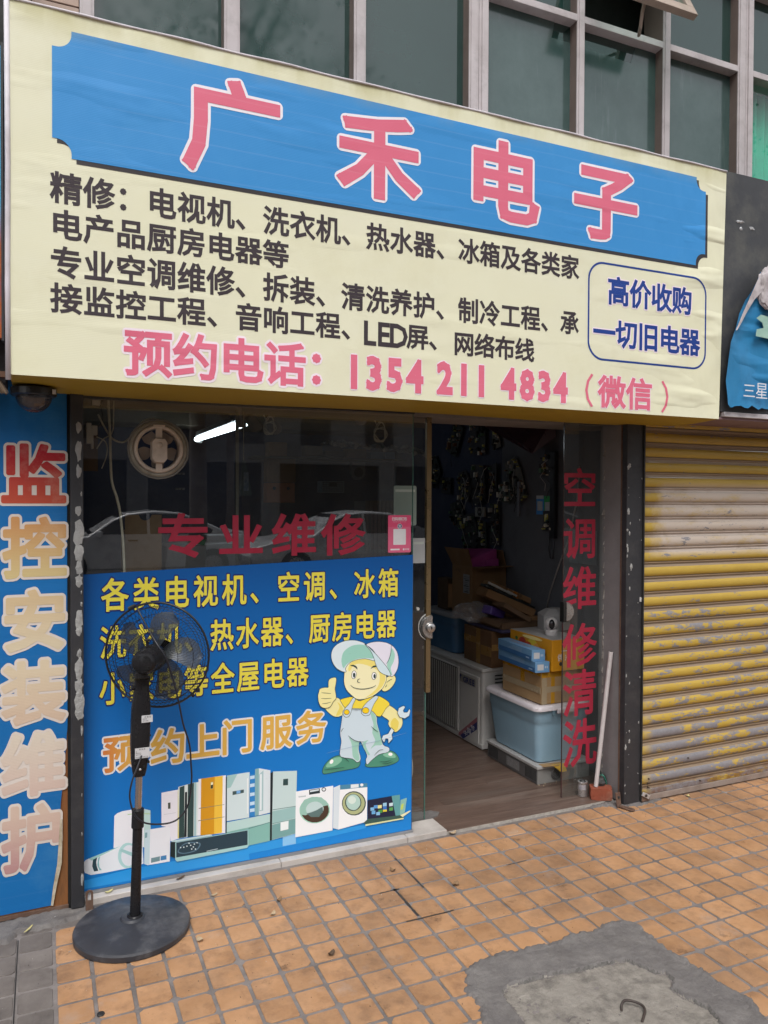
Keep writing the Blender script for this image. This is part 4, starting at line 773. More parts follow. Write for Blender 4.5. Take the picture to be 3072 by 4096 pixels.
# ------------------------------------------------------------------ the big sign
def sign_mat(name, c, c2=None, rough=.5, grad=None, dirt='b6ab6a', damt=.35, lines=0.1, wr=1.0):
    """printed banner cloth: horizontal weave, slack folds shared by face and print, faint stains"""
    m = bpy.data.materials.new(name); m.use_nodes = True; n, l = m.node_tree.nodes, m.node_tree.links; b = n['Principled BSDF']
    g = n.new('ShaderNodeNewGeometry'); pos = g.outputs['Position']
    def mapn(s, off=(0, 0, 0), rot=(0, 0, 0)):
        mp = n.new('ShaderNodeMapping'); mp.inputs['Scale'].default_value = s; mp.inputs['Location'].default_value = off; mp.inputs['Rotation'].default_value = rot; l.new(pos, mp.inputs[0]); return mp.outputs[0]
    def noise(s, sc, d=6, ro=.6, off=(0, 0, 0), rot=(0, 0, 0)):
        t = n.new('ShaderNodeTexNoise'); t.inputs['Scale'].default_value = sc; t.inputs['Detail'].default_value = d; t.inputs['Roughness'].default_value = ro; l.new(mapn(s, off, rot), t.inputs['Vector']); return t.outputs['Fac']
    def mr(s, a, b_, c_=0, d=1):
        r = n.new('ShaderNodeMapRange'); r.inputs[1].default_value = a; r.inputs[2].default_value = b_; r.inputs[3].default_value = c_; r.inputs[4].default_value = d; l.new(s, r.inputs[0]); return r.outputs[0]
    def mx(f, a, c_):
        x = n.new('ShaderNodeMix'); x.data_type = 'RGBA'
        if isinstance(f, float): x.inputs[0].default_value = f
        else: l.new(f, x.inputs[0])
        for i, v in ((6, a), (7, c_)):
            if isinstance(v, tuple): x.inputs[i].default_value = (*v, 1)
            else: l.new(v, x.inputs[i])
        return x.outputs[2]
    def add(a, b_, op='ADD'):
        x = n.new('ShaderNodeMath'); x.operation = op
        for i, v in enumerate((a, b_)):
            if isinstance(v, (int, float)): x.inputs[i].default_value = v
            else: l.new(v, x.inputs[i])
        return x.outputs[0]
    if grad:        # printed colour ramp over height z, stretches (z0, z1, colour0, colour1)
        sp = n.new('ShaderNodeSeparateXYZ'); l.new(pos, sp.inputs[0]); base = mx(mr(sp.outputs[grad[4] if len(grad) > 4 else 2], grad[0], grad[1]), lin(grad[2]), lin(grad[3]))
    else: base = lin(c)
    base = mx(mr(noise((1, 1, 1.5), 1.6), .35, .7), base, mx(.35, base, lin(c2)) if c2 else (base if not isinstance(base, tuple) else tuple(v * .93 for v in base)))
    # ink banding of the print head: faint pale horizontal lines
    wv = n.new('ShaderNodeTexWave'); wv.wave_type = 'BANDS'; wv.bands_direction = 'Z'; wv.inputs['Scale'].default_value = 5.2; wv.inputs['Distortion'].default_value = .6; l.new(pos, wv.inputs['Vector'])
    ln = add(mr(wv.outputs['Fac'], .96, 1.0), mr(noise((.6, 1, .6), 3), .35, .6), 'MULTIPLY'); base = mx(add(ln, lines * .28, 'MULTIPLY'), base, (.85, .85, .85))
    base = mx(mr(noise((1, 1, 1), 2.2, 10, .75, (3, 0, 1)), .52, .78, 0, damt), base, lin(dirt))
    sp3 = n.new('ShaderNodeSeparateXYZ'); l.new(pos, sp3.inputs[0])
    if wr: # grime gathering below the top hem
        top = add(mr(sp3.outputs[2], 3.12, 3.215), mr(noise((1, 1, .4), 5, 8), .38, .62), 'MULTIPLY'); base = mx(add(top, .5 * wr, 'MULTIPLY'), base, lin('a8a052'))
    l.new(base, b.inputs['Base Color']); b.inputs['Roughness'].default_value = rough; b.inputs['Specular IOR Level'].default_value = .3
    w2 = n.new('ShaderNodeTexWave'); w2.wave_type = 'BANDS'; w2.bands_direction = 'Z'; w2.inputs['Scale'].default_value = 55; w2.inputs['Distortion'].default_value = 1; w2.inputs['Detail Scale'].default_value = .5; l.new(pos, w2.inputs['Vector'])
    edge = mr(sp3.outputs[0], 2.55, 3.05, .5, 2.2)
    folds = add(add(noise((1, 1, .55), 3.2, 3, .5, rot=(0, .5, 0)), edge, 'MULTIPLY'), add(mr(noise((.35, 1, 1.6), 5, 2, .4, rot=(0, -.35, 0)), .55, .7), add(edge, .25, 'MULTIPLY'), 'MULTIPLY'))
    b1 = n.new('ShaderNodeBump'); b1.inputs['Strength'].default_value = .55 * wr if wr else .2; b1.inputs['Distance'].default_value = .03; l.new(folds, b1.inputs['Height'])
    b2 = n.new('ShaderNodeBump'); b2.inputs['Strength'].default_value = .12; b2.inputs['Distance'].default_value = .001; l.new(w2.outputs['Fac'], b2.inputs['Height']); l.new(b1.outputs[0], b2.inputs['Normal']); l.new(b2.outputs[0], b.inputs['Normal'])
    return m
SG = thing('shop_sign', 'large pale yellow banner sign with blue title panel and pink characters over the shop', 'sign', (1.5, 3.0, 2.0))
YS = 2.80
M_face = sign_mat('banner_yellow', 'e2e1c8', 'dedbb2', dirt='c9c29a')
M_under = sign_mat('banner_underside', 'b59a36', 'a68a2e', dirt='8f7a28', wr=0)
M_hem = pm('white_hem', 'd9d4da', 'c8c2c8', rough=.6, scale=5, dirt='8f8a88', dscale=9, damt=.5)
xr = lambda z: 3.052 + (z - 2.003) / 1.217 * .032
mb = MB(); nx, nz = 60, 24
for j in range(nz + 1):
    z = 2.003 + (3.222 - 2.003) * j / nz
    for i in range(nx + 1):
        x = -.0995 + (xr(z) + .0995) * i / nx; mb.v.append((x, YS, z + (.0015 * math.sin(x * 5) if j == nz else 0)))
mb.f = [(j * (nx + 1) + i, j * (nx + 1) + i + 1, (j + 1) * (nx + 1) + i + 1, (j + 1) * (nx + 1) + i) for j in range(nz) for i in range(nx)]; mb.m = [0] * len(mb.f)
mb.build('banner', M_face, SG)
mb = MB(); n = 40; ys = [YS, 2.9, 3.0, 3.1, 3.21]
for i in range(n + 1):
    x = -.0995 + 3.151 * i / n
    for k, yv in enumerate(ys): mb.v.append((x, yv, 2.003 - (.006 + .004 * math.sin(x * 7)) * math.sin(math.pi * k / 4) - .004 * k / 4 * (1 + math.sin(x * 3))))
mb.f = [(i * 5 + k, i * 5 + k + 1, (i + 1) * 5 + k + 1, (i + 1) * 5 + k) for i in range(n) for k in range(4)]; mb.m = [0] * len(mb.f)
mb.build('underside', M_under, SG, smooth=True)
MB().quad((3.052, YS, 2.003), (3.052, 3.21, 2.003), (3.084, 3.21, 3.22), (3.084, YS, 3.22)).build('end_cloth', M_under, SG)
MB().quad((-.0995, YS, 2.003), (-.0995, YS, 3.22), (-.0995, 3.2, 3.22), (-.0995, 3.2, 2.003)).build('end_cloth', M_hem, SG)
MB().quad((-.0995, YS, 3.222), (3.084, YS, 3.222), (3.084, 3.24, 3.205), (-.0995, 3.24, 3.205)).build('top_sheet', M_hem, SG)
mb = MB(); pts = [(-.0995 + 3.184 * i / 60, YS - .002 + .002 * math.sin(i), 3.2225 + .0012 * math.sin(i * .8)) for i in range(61)]; mb.tube(pts, .0045, 6); mb.build('top_hem', M_hem, SG, smooth=True)
mb = MB(); mb.tube([(-.104, YS - .001, 1.985), (-.105, YS, 2.3), (-.103, YS, 2.7), (-.105, YS, 3.23)], .0085, 8); mb.build('side_hem', M_hem, SG, smooth=True)
# blue title panel with notched corners and dark drop shadow
M_blue = sign_mat('print_blue', '3c8fd0', '3487c8', dirt='5fa8dd', damt=.2, lines=.13)
M_shadow = sign_mat('print_dark', '3a3638', lines=.05, dirt='555050')
def arc(cx, cz, r, a0, a1, n=10): return [(cx + r * math.cos(math.radians(a0 + (a1 - a0) * i / n)), cz + r * math.sin(math.radians(a0 + (a1 - a0) * i / n))) for i in range(n + 1)]
def panel(x0, x1, z0, z1, r): return arc(x0, z1, r, 0, -90) + arc(x0, z0, r, 90, 0) + arc(x1, z0, r, 180, 90) + arc(x1, z1, r, 270, 180)
# the arcs leave short straight ledges like the print
def panel2(x0, x1, z0, z1, r, s=.012):
    a = [(x0 + r + 0, z1)]; a += [(x0 + r, z1)] + arc(x0 + s, z1 - s, r - s, 0, -90)[0:] + [(x0, z1 - r)]
    a += [(x0, z0 + r)] + arc(x0 + s, z0 + s, r - s, 90, 0) + [(x0 + r, z0)]
    a += [(x1 - r, z0)] + arc(x1 - s, z0 + s, r - s, 180, 90) + [(x1, z0 + r)]
    a += [(x1, z1 - r)] + arc(x1 - s, z1 - s, r - s, 270, 180) + [(x1 - r, z1)]
    out = []
    for p in a:
        if not out or (abs(p[0] - out[-1][0]) + abs(p[1] - out[-1][1])) > 1e-5: out.append(p)
    return out[:-1] if abs(out[0][0] - out[-1][0]) + abs(out[0][1] - out[-1][1]) < 1e-5 else out
mb = MB(); flat(mb, panel2(.045, 2.962, 2.722, 3.147, .060), YS - .0008); mb.build('panel_shadow', M_shadow, SG)
mb = MB(); flat(mb, panel2(.030, 2.947, 2.737, 3.160, .060), YS - .0016); mb.build('title_panel', M_blue, SG)
M_white = sign_mat('print_white', 'f2edf4', dirt='d8d2d0', damt=.2, lines=0, wr=.6)
M_pink = sign_mat('print_pink', 'dd7088', 'd4627c', dirt='e08aa0', damt=.25, lines=.15)
M_dark = sign_mat('print_charcoal', '3c3439', '443c40', lines=.03, dirt='5a5254', damt=.2)
M_navyp = sign_mat('print_navy', '1e3f8c', '1a3880', lines=.03, dirt='40589a', damt=.2)
tc_ = [('广', .637, 2.940, .335, .335), ('禾', 1.217, 2.945, .328, .332), ('电', 1.793, 2.942, .335, .335), ('子', 2.340, 2.942, .340, .335)]
chars('character_outline', tc_, M_white, SG, YS - .0024, r=.062, sq=False)
chars('character', tc_, M_pink, SG, YS - .0032, r=.030)
P = .1035; X0 = .073; W_, H_ = .092, .104
chars('character', row('精修：电视机、洗衣机、热水器、冰箱及各类家', X0, P, 2.633, W_, H_), M_dark, SG, YS - .0008, r=.027)
chars('character', row('电产品厨房电器等', X0, P, 2.511, W_, H_ * .95), M_dark, SG, YS - .0008, r=.027)
chars('character', row('专业空调维修、拆装、清洗养护、制冷工程、承', X0, P, 2.386, W_, H_), M_dark, SG, YS - .0008, r=.027)
cells = row('接监控工程、音响工程、', X0, P, 2.266, W_, H_ * .95)
cells += [('L', 1.180, 2.256, .105, .125), ('E', 1.240, 2.256, .105, .125), ('D', 1.305, 2.256, .105, .125)]
cells += row('屏、', 1.390, .100, 2.256, W_, H_ * .95) + row('网络布线', 1.605, .1005, 2.246, W_, H_ * .95)
chars('character', cells, M_dark, SG, YS - .0008, r=.027)
ph = row('预约电话：', .337, .1655, 2.103, .150, .160)
dg = lambda s, xs, z: [(c, x, z - .000, .128, .164) for c, x in zip(s, xs)]
ph += dg('1354', [1.112, 1.197, 1.287, 1.377], 2.100) + dg('211', [1.515, 1.605, 1.690], 2.102) + dg('4834', [1.825, 1.920, 2.010, 2.097], 2.100)
ph += [('（', 2.20, 2.092, .15, .15), ('微', 2.385, 2.092, .145, .145), ('信', 2.545, 2.092, .145, .145), ('）', 2.755, 2.088, .15, .15)]
M_pale = sign_mat('print_pale_pink', 'f3e4ee', lines=0, dirt='e8d8d8', damt=.2)
ph1 = [c for c in ph if c[0] not in '（）微信']; ph2 = [c for c in ph if c[0] in '微信']; ph3 = [c for c in ph if c[0] in '（）']
text('phone_outline', ph1, M_pale, SG, YS - .0008, r=.085, sq=False)
text('phone_outline', ph2, M_pale, SG, YS - .0008, r=.06, sq=False)
chars('character', [c for c in ph1 if c[0] not in '0123456789'] + ph2, M_pink, SG, YS - .0016, r=.030)
chars('digit', [c for c in ph1 if c[0] in '0123456789'], M_pink, SG, YS - .0016, r=.052)
chars('bracket_print', ph3, M_pink, SG, YS - .0016, r=.004)
# rounded box at the right
def rrect(x0, x1, z0, z1, r): return arc(x1 - r, z1 - r, r, 90, 0) + arc(x1 - r, z0 + r, r, 0, -90) + arc(x0 + r, z0 + r, r, 270, 180) + arc(x0 + r, z1 - r, r, 180, 90)
a, b = rrect(2.243, 2.960, 2.235, 2.681, .085), rrect(2.252, 2.951, 2.244, 2.672, .077); n = len(a)
MB().add([(x, YS - .0008, z) for x, z in a + b], [(i, (i + 1) % n, n + (i + 1) % n, n + i) for i in range(n)]).build('box_outline', M_navyp, SG)
bx = row('高价收购', 2.417, .1285, 2.555, .118, .128) + row('一切旧电器', 2.337, .1295, 2.362, .118, .128)
text('box_halo', bx, M_pale, SG, YS - .0008, r=.075, sq=False)
chars('character', bx, M_navyp, SG, YS - .0016, r=.029)
# ------------------------------------------------------------------ vertical board at the left
VB = thing('vertical_sign', 'tall blue board with peeling white outlined characters at the left of the shop', 'sign', (-.03, 3.19, 0))
M_vblue = sign_mat('vertical_blue', '1565a6', '1c72b2', dirt='5a94b8', damt=.35, lines=.03, wr=.5)
M_vrust = pm('rusty_board', '7a4a26', '8f5e34', rough=.75, scale=6, stretch=(3, 1, .6), dirt='3d2a1c', dscale=6, damt=.6, bump=.3, bdist=.003)
MB().box(-.36, .083, 3.196, 3.22, .018, 2.05).build('backing_board', M_vrust, VB)
pts = [(-.36, .026), (.022, .030), (.030, .10), (.045, .19), (.052, .30), (.058, .42), (.068, .52), (.074, .60), (.083, .72), (.083, 2.05), (-.36, 2.05)]
mb = MB(); flat(mb, pts, 3.1915); mb.build('vinyl_face', M_vblue, VB)
mb = MB(); ed = [(.022, .03), (.030, .10), (.045, .19), (.052, .30), (.055, .36)]; L_ = [(x, 3.189, z) for x, z in ed] + [(x + .012 * (1 - abs(i - 2) / 3) + .004, 3.186, z) for i, (x, z) in enumerate(ed)]
mb.add(L_, [(i, i + 1, 5 + i + 1, 5 + i) for i in range(4)]); mb.build('curled_edge', pm('white_backing', 'c4bba8', '8a7a5e', rough=.8, scale=20), VB)
MB().box(-.36, .085, 3.187, 3.196, .008, .022).build('rusty_bottom_rail', M_rust, VB)
vc = [('监', -.032, 1.682, .208, .225), ('控', -.029, 1.404, .202, .228), ('安', -.030, 1.128, .205, .228), ('装', -.034, .855, .205, .235), ('维', -.036, .580, .205, .235), ('护', -.042, .301, .195, .245)]
text('outline', vc, sign_mat('vert_white', 'd6ccc4', dirt='b0a8a0', damt=.4, lines=0, wr=.4), VB, 3.1905, r=.078, sq=False)
cols = [('a8182c', 'b8503c'), ('c4915e', 'c9b684'), ('ccb48e', 'd2c4a8'), ('d4c4a8', 'ccb49e'), ('d4c8b8', 'ccb4a8'), ('ccb4a4', 'b48a88')]
for k, (c, cc) in enumerate(zip(vc, cols)):
    text('lettering', [c], sign_mat('vert_letter_%d' % k, 'ffffff', grad=(c[2] + .1, c[2] - .1, cc[0], cc[1]), dirt='d8c8b0', damt=.5, lines=.1, wr=.4), VB, 3.1895, r=.034, sq=False)
# neighbouring sign fragments beyond the left edge
nb = thing('neighbour_sign', 'sliver of blue poster board with brown food picture at the far left edge', 'sign', (-.3, 2.9, 2.0))
M_nb = sign_mat('neighbour_blue', '2c7fbd', grad=(2.45, 2.6, 'a85a2c', '3f97cc'), dirt='1d4f9a', damt=.7)
MB().box(-.8, -.128, 2.91, 2.95, 2.14, 3.12).build('board', M_nb, nb); MB().box(-.1275, -.1205, 2.905, 2.955, 2.13, 3.13).build('edge', pm('dark_edge', (.03, .03, .035)), nb)
dk = tag(MB().box(-.9, -.12, 3.0, 3.19, 2.0, 3.9).build('neighbour_wall', pm('dark_recess', (.03, .028, .028), rough=.9)), kind='structure')
br = thing('broom_head', 'pale bristle broom head poking out beside the lower left corner of the banner', 'broom', (-.16, 2.95, 2.0))
mb = MB(); r = random.Random(3)
for k in range(90):
    t = r.random(); a = Vector((-.19 + .05 * t, 2.93 + .03 * r.random(), 2.015)); b = a + Vector((.03 * (t - .3) + .012, -.01 + .02 * r.random(), -.05 - .012 * r.random())); mb.tube([a, b], .0012, 4)
mb.build('bristles', pm('bristle', '8c7a66', '6b5b4a', rough=.9), br); MB().box(-.2, -.115, 2.925, 2.975, 2.01, 2.03).build('head', pm('broom_wood', '5a3c28'), br)
# ------------------------------------------------------------------ right neighbour: dark fascia with torn blue banner
NF = thing('neighbour_fascia', 'dark grey fascia board with glue stains right of the yellow banner', 'sign board', (3.6, 2.9, 2.0))
M_fas = pm('fascia_grey', (.050, .052, .058), (.040, .042, .047), rough=.55, scale=3, dirt=(.16, .155, .13), dscale=4, damt=.55, bump=.2, bscale=30, bdist=.004)
MB().box(3.086, 6.2, 2.822, 3.2, 2.045, 3.238).build('board', M_fas, NF)
MB().box(3.103, 6.2, 2.812, 2.84, 2.019, 2.043).build('light_strip', pm('aluminium_strip', 'cfcbd0', 'b9b3b6', rough=.45, scale=8, dirt='776f6d', dscale=9, damt=.5), NF, bevel=.002)
MB().box(3.06, 6.2, 2.83, 3.128, 2.006, 2.017).build('soffit', pm('soffit_mauve', '8d7479', '7d666b', rough=.7, scale=5), NF)
mb = MB(); r = random.Random(4)
for k in range(5): flake(mb, 3.19 + r.random() * .12, 3.0 - k * .012 + r.random() * .03, .02 + r.random() * .03, .008 + r.random() * .012, 2.8215, k + 300)
mb.build('tape_scraps', pm('foil_tape', (.6, .6, .6), rough=.25, metal=.5), NF)
TB = thing('torn_banner', 'torn blue cloth banner with white characters hanging from the dark fascia at the right edge', 'banner', (3.4, 2.8, 2.1))
edge = [(3.295, 2.75), (3.262, 2.70), (3.229, 2.643), (3.205, 2.60), (3.165, 2.53), (3.130, 2.464), (3.095, 2.38), (3.073, 2.299), (3.078, 2.19), (3.084, 2.12), (3.090, 2.068)]
mb = MB(); nn = 40
for x, z in edge:
    for i in range(nn + 1):
        xx = x + (4.6 - x) * (i / nn) ** 1.5; mb.v.append((xx, 2.795 - .010 * math.sin(xx * 18 + z * 9) - .006 * math.sin(z * 31 + xx * 6) - .02 * math.exp(-(xx - x) * 14), z + (.006 * math.sin(xx * 70) + .004 * math.sin(xx * 163) if z < 2.07 else 0)))
for j in range(len(edge) - 1): mb.f += [(j * (nn + 1) + i, j * (nn + 1) + i + 1, (j + 1) * (nn + 1) + i + 1, (j + 1) * (nn + 1) + i) for i in range(nn)]
mb.m = [0] * len(mb.f); o = mb.build('cloth', sign_mat('torn_blue', '2f82b4', '2a76a8', dirt='14405c', damt=.5, lines=.02), TB, smooth=True)
M_crump = pm('crumpled_backing', 'c8c2c4', 'a8a0a2', rough=.8, scale=8, dirt='5f5855', dscale=8, damt=.6)
bm = bmesh.new(); bmesh.ops.create_icosphere(bm, subdivisions=4, radius=1)
for v in bm.verts:
    q = v.co.copy(); k = 1 + .35 * MN.noise(q * 1.6) + .18 * abs(MN.noise(q * 4.5)); v.co = Vector((3.37 + q.x * .085 * k, 2.765 + q.y * .025 * k, 2.675 + q.z * .115 * k)) - WL[TB]
me = bpy.data.meshes.new('crumpled_backing'); bm.to_mesh(me); bm.free(); me.materials.append(M_crump); o = bpy.data.objects.new('crumpled_backing', me); COL.objects.link(o); o.parent = TB; WL[o] = WL[TB]
mb = MB(); ribb = [(3.30, 2.765, 2.76), (3.262, 2.763, 2.70), (3.229, 2.762, 2.643), (3.205, 2.762, 2.60), (3.165, 2.762, 2.53), (3.135, 2.763, 2.47), (3.12, 2.765, 2.44)]; wd = [.05, .05, .055, .03, .018, .01, .004]
mb.add(ribb + [(x + w, y - .004, z - .002) for (x, y, z), w in zip(ribb, wd)], [(i, i + 1, 7 + i + 1, 7 + i) for i in range(6)]); mb.build('folded_hem', M_crump, TB)
mb = MB(); flat(mb, [(3.268, 2.515), (3.30, 2.535), (3.36, 2.53), (3.44, 2.50), (3.44, 2.40), (3.38, 2.395), (3.35, 2.42), (3.265, 2.425), (3.272, 2.46), (3.32, 2.47), (3.31, 2.495)], 2.772); mb.build('pale_letter_fragment', pm('pale_green_print', 'a8c8b8', '8ab0a4', rough=.6), TB)
text('lettering', [('三', 3.225, 2.148, .082, .075), ('星', 3.312, 2.152, .082, .085), ('维', 3.400, 2.155, .082, .09)], pm('white_print', 'e4e4e8', rough=.6), TB, 2.771, r=.0)
# dome camera under the sign
dc = thing('dome_camera', 'tinted dome security camera with black ring fixed under the banner at left', 'security camera', (-.03, 3.015, 1.99))
MB().lathe([(.0001, .0), (.072, 0), (.076, -.004), (.076, -.026), (.070, -.030), (.0001, -.030)], (-.03, 3.015, 1.990), n=40).build('ring', pm('black_plastic', (.02, .02, .022), rough=.35), dc, smooth=False)
MB().lathe([(.060 * math.cos(t), -.030 - .058 * math.sin(t)) for t in [i * math.pi / 24 for i in range(13)]], (-.03, 3.015, 1.990), n=32).build('dome', glass('smoked_dome', (.42, .36, .35), .06, (.3, .26, .26)), dc, smooth=True)
MB().lathe([(.0001, -.030), (.036, -.032), (.036, -.058), (.018, -.072), (.0001, -.072)], (-.03, 3.015, 1.990), n=20).build('lens_block', pm('mauve_plastic', (.20, .16, .17), rough=.4), dc)
MB().box(.030, .042, 2.962, 2.964, 1.966, 1.982).build('sticker', pm('white_sticker', (.6, .6, .6)), dc)
# ------------------------------------------------------------------ shop window and glass door leaves
G_win = glass('shop_glass', (.88, .91, .90), .006, (.5, .5, .5), dirt=.03, ior=2.3); G_edge = pm('glass_edge', (.10, .22, .19), (.06, .16, .13), rough=.15)
SW = thing('shop_window', 'large fixed shop window pane left of the doorway, dark room behind it', 'window', (.87, 3.25, 0))
YW = 3.252
mb = MB(); cx_, cz_, rh, n_ = .431, 1.80, .101, 40; X0_, X1_, Z0_, Z1_ = .30, .56, 1.67, 1.93
ci = [(cx_ + rh * math.cos(2 * math.pi * i / n_), cz_ + rh * math.sin(2 * math.pi * i / n_)) for i in range(n_)]
def sqp(t):
    c_, s_ = math.cos(t), math.sin(t); k_ = .13 / max(abs(c_), abs(s_)); return (cx_ + c_ * k_, cz_ + s_ * k_)
so = [sqp(2 * math.pi * i / n_) for i in range(n_)]
mb.add([(x, YW, z) for x, z in ci + so], [(i, (i + 1) % n_, n_ + (i + 1) % n_, n_ + i) for i in range(n_)])
Xa, Xb, Za, Zb = cx_ - .13, cx_ + .13, cz_ - .13, cz_ + .13
for a, b, c, d in ((.1425, Xa, .022, 2.08), (Xb, 1.593, .022, 2.08), (Xa, Xb, .022, Za), (Xa, Xb, Zb, 2.08)): mb.quad((a, YW, c), (b, YW, c), (b, YW, d), (a, YW, d))
mb.build('pane', G_win, SW)
MB().box(1.5932, 1.5948, YW - .001, YW + .009, .022, 2.08).build('pane_edge', G_edge, SW)
MB().box(.142, 1.595, YW - .012, YW + .012, 2.0, 2.03).build('top_rail', M_black, SW)
MB().box(.142, 1.596, 3.236, 3.262, .0218, .032).build('bottom_seal', pm('grey_seal', (.25, .25, .26), rough=.6), SW)
# second leaf, slid behind the fixed pane
DB = thing('glass_door', 'glass door leaf with gold edge strip and round steel lock, left of the open doorway', 'door', (1.5, 3.35, 0))
YB = 3.352
MB().quad((.80, YB, .022), (1.712, YB, .022), (1.712, YB, 2.35), (.80, YB, 2.35)).build('pane', glass('door_glass', (.80, .83, .82), .015, (.4, .4, .4), dirt=.05), DB)
MB().box(1.7125, 1.7165, YB - .002, YB + .008, .022, .65).build('pane_edge', G_edge, DB)
M_gold = pm('gold_strip', '8f7c5c', '7c6a4e', rough=.3, metal=.6, scale=3)
MB().box(1.7125, 1.7375, YB - .012, YB + .012, .650, 2.35).build('gold_strip', M_gold, DB, bevel=.002)
M_steel = pm('brushed_steel', (.55, .54, .53), (.42, .41, .40), rough=.3, metal=.85, scale=20, dirt='7a736c', dscale=12, damt=.4)
def half_lock(par, xc, z, y, r, side, mat):
    mb = MB(); pts = [(xc, z - r)] + [(xc - side * r * 1.0 * math.cos(math.radians(t)), z + r * math.sin(math.radians(t))) for t in range(-80, 81, 10)] + [(xc, z + r)]
    n = len(pts)
    for s, yy in ((1.0, 0), (1.0, -.012), (.90, -.020)): mb.v += [(xc + (px - xc) * s, y + yy, z + (pz - z) * s) for px, pz in pts]
    mb.f = [(j * n + i, j * n + (i + 1) % n, (j + 1) * n + (i + 1) % n, (j + 1) * n + i) for j in range(2) for i in range(n)]; mb.m = [0] * len(mb.f)
    mb.poly(mb.v[2 * n:3 * n]); return autosmooth(mb.build('lock_plate', mat, par), 40)
half_lock(DB, 1.742, .972, YB - .002, .060, 1, M_steel)
MB().lathe([(.0001, .020), (.020, .020), (.024, .014), (.026, 0)], (1.728, YB - .020, .972), (0, -1, 0), 24).build('lock_cylinder', M_steel, DB, smooth=True)
MB().obox((1.728, YB - .0415, .972), .004, .002, .014).build('keyhole', pm('keyhole_black', (.02, .02, .02)), DB)
mb = MB(); r = random.Random(2)
pp = [(1.742 - .066 * math.cos(math.radians(t)) * (1 + .04 * r.random()), YB - .003, .972 + .066 * math.sin(math.radians(t)) * (1 + .04 * r.random())) for t in range(-85, 86, 6)]
mb.tube(pp, .0035, 6); mb.build('sealant', pm('clear_sealant', (.5, .5, .48), rough=.3), DB, smooth=True)
for z in (1.065, .865): MB().cyl((1.668 if z > 1 else 1.628, YB - .012, z), (1.668 if z > 1 else 1.628, YB, z), .008, n=14).build('grommet', pm('grommet', (.55, .55, .52), rough=.4), DB)
# right leaf
DR = thing('glass_door', 'right glass door leaf with red vertical characters and steel lock plate', 'door', (2.65, 3.318, 0))
YR = 3.318
MB().quad((2.515, YR, .016), (2.769, YR, .016), (2.769, YR, 2.35), (2.515, YR, 2.35)).build('pane', glass('leaf_glass', (.84, .88, .87), .03, (.35, .38, .38), dirt=.05), DR)
MB().box(2.5132, 2.5149, YR - .001, YR + .008, .016, 2.35).build('pane_edge', pm('red_reflection_edge', (.10, .03, .035), (.05, .07, .065), rough=.2, scale=3), DR)  # reflection of the red characters in the glass edge, put into its colour
M_red = pm('red_vinyl', 'a32a40', '97263a', rough=.5, scale=4); M_redg = pm('red_vinyl_dark', '8e2338', rough=.5)
s = 3.316 / 3.25; lf = lambda x, z: (x * s, 1.6 + (z - 1.6) * s)
lc = []
for ch, x0, x1, z1, z0 in (('空', 2.462, 2.665, 1.760, 1.556), ('调', 2.468, 2.668, 1.502, 1.288), ('维', 2.467, 2.671, 1.246, 1.023), ('修', 2.471, 2.674, .947, .720), ('清', 2.474, 2.677, .703, .460), ('洗', 2.476, 2.680, .442, .193)):
    a, zz = lf(x0, (z0 + z1) / 2); b, _ = lf(x1, z0); lc.append((ch, (a + b) / 2, zz, b - a, (z1 - z0) * s))
chars('character', lc, M_red, DR, YR - .0015, r=.020, sq=False)
half_lock(DR, 2.520, 1.008, YR - .003, .052, -1, M_steel)
MB().box(2.500, 2.519, YR - .024, YR + .01, .955, 1.062).build('strike_box', pm('black_plastic2', (.015, .015, .015), rough=.3), DR, bevel=.002)
# red acrylic characters on the window
RL = thing('window_lettering', 'four dark red cut characters stuck on the window above the blue poster', 'lettering', (.9, YW, 1.44))
for cell in [('专', .532, 1.440, .196, .182), ('业', .774, 1.438, .182, .172), ('维', 1.011, 1.437, .188, .182), ('修', 1.243, 1.434, .192, .184)]: text('character', [cell], pm('red_acrylic', '97203a', '8b1c33', rough=.45), RL, YW - .004, r=.027, thick=.003)
# pink card
CD = thing('pink_card', 'pink payment card with white heading taped at the right end of the window', 'card', (1.522, YW, 1.34))
mb = MB(); flat(mb, rrect(1.4645, 1.582, 1.350, 1.5245, .006), YW - .0025); mb.build('card', pm('card_pink', 'd8527a', 'cf4a70', rough=.35), CD)
mb = MB(); flat(mb, rrect(1.4645, 1.582, 1.350, 1.470, .006), YW - .0028); mb.build('lower_field', pm('card_pink_pale', 'd7688a', 'd06080', rough=.35), CD)
text('heading', row('扫码领红包', 1.4915, .0155, 1.507, .0145, .0165), pm('white_print', 'e4e4e8'), CD, YW - .0030, r=.02)
text('small_print', row('领支付宝红包', 1.494, .0115, 1.4935, .009, .006), pm('pale_print', 'e8b8c8'), CD, YW - .0030, r=.0)
mb = MB(); flat(mb, [(1.524 + .0125 * math.cos(t * .3142), 1.473 + .0125 * math.sin(t * .3142)) for t in range(20)], YW - .0032); mb.build('badge', pm('badge_blue', '24507e'), CD)
mb = MB(); n = 20; C_ = lambda rr: [(1.524 + rr * math.cos(t * .3142), YW - .0034, 1.473 + rr * math.sin(t * .3142)) for t in range(n)]
mb.add(C_(.0125) + C_(.0110), [(i, (i + 1) % n, n + (i + 1) % n, n + i) for i in range(n)]); mb.build('badge_ring', pm('white_print', 'e4e4e8'), CD)
text('badge_mark', [('支', 1.524, 1.473, .015, .015)], MATS['white_print'], CD, YW - .0034, r=.02)
mb = MB(); flat(mb, rrect(1.491, 1.556, 1.386, 1.460, .004), YW - .0031); mb.build('white_field', MATS['white_print'], CD)
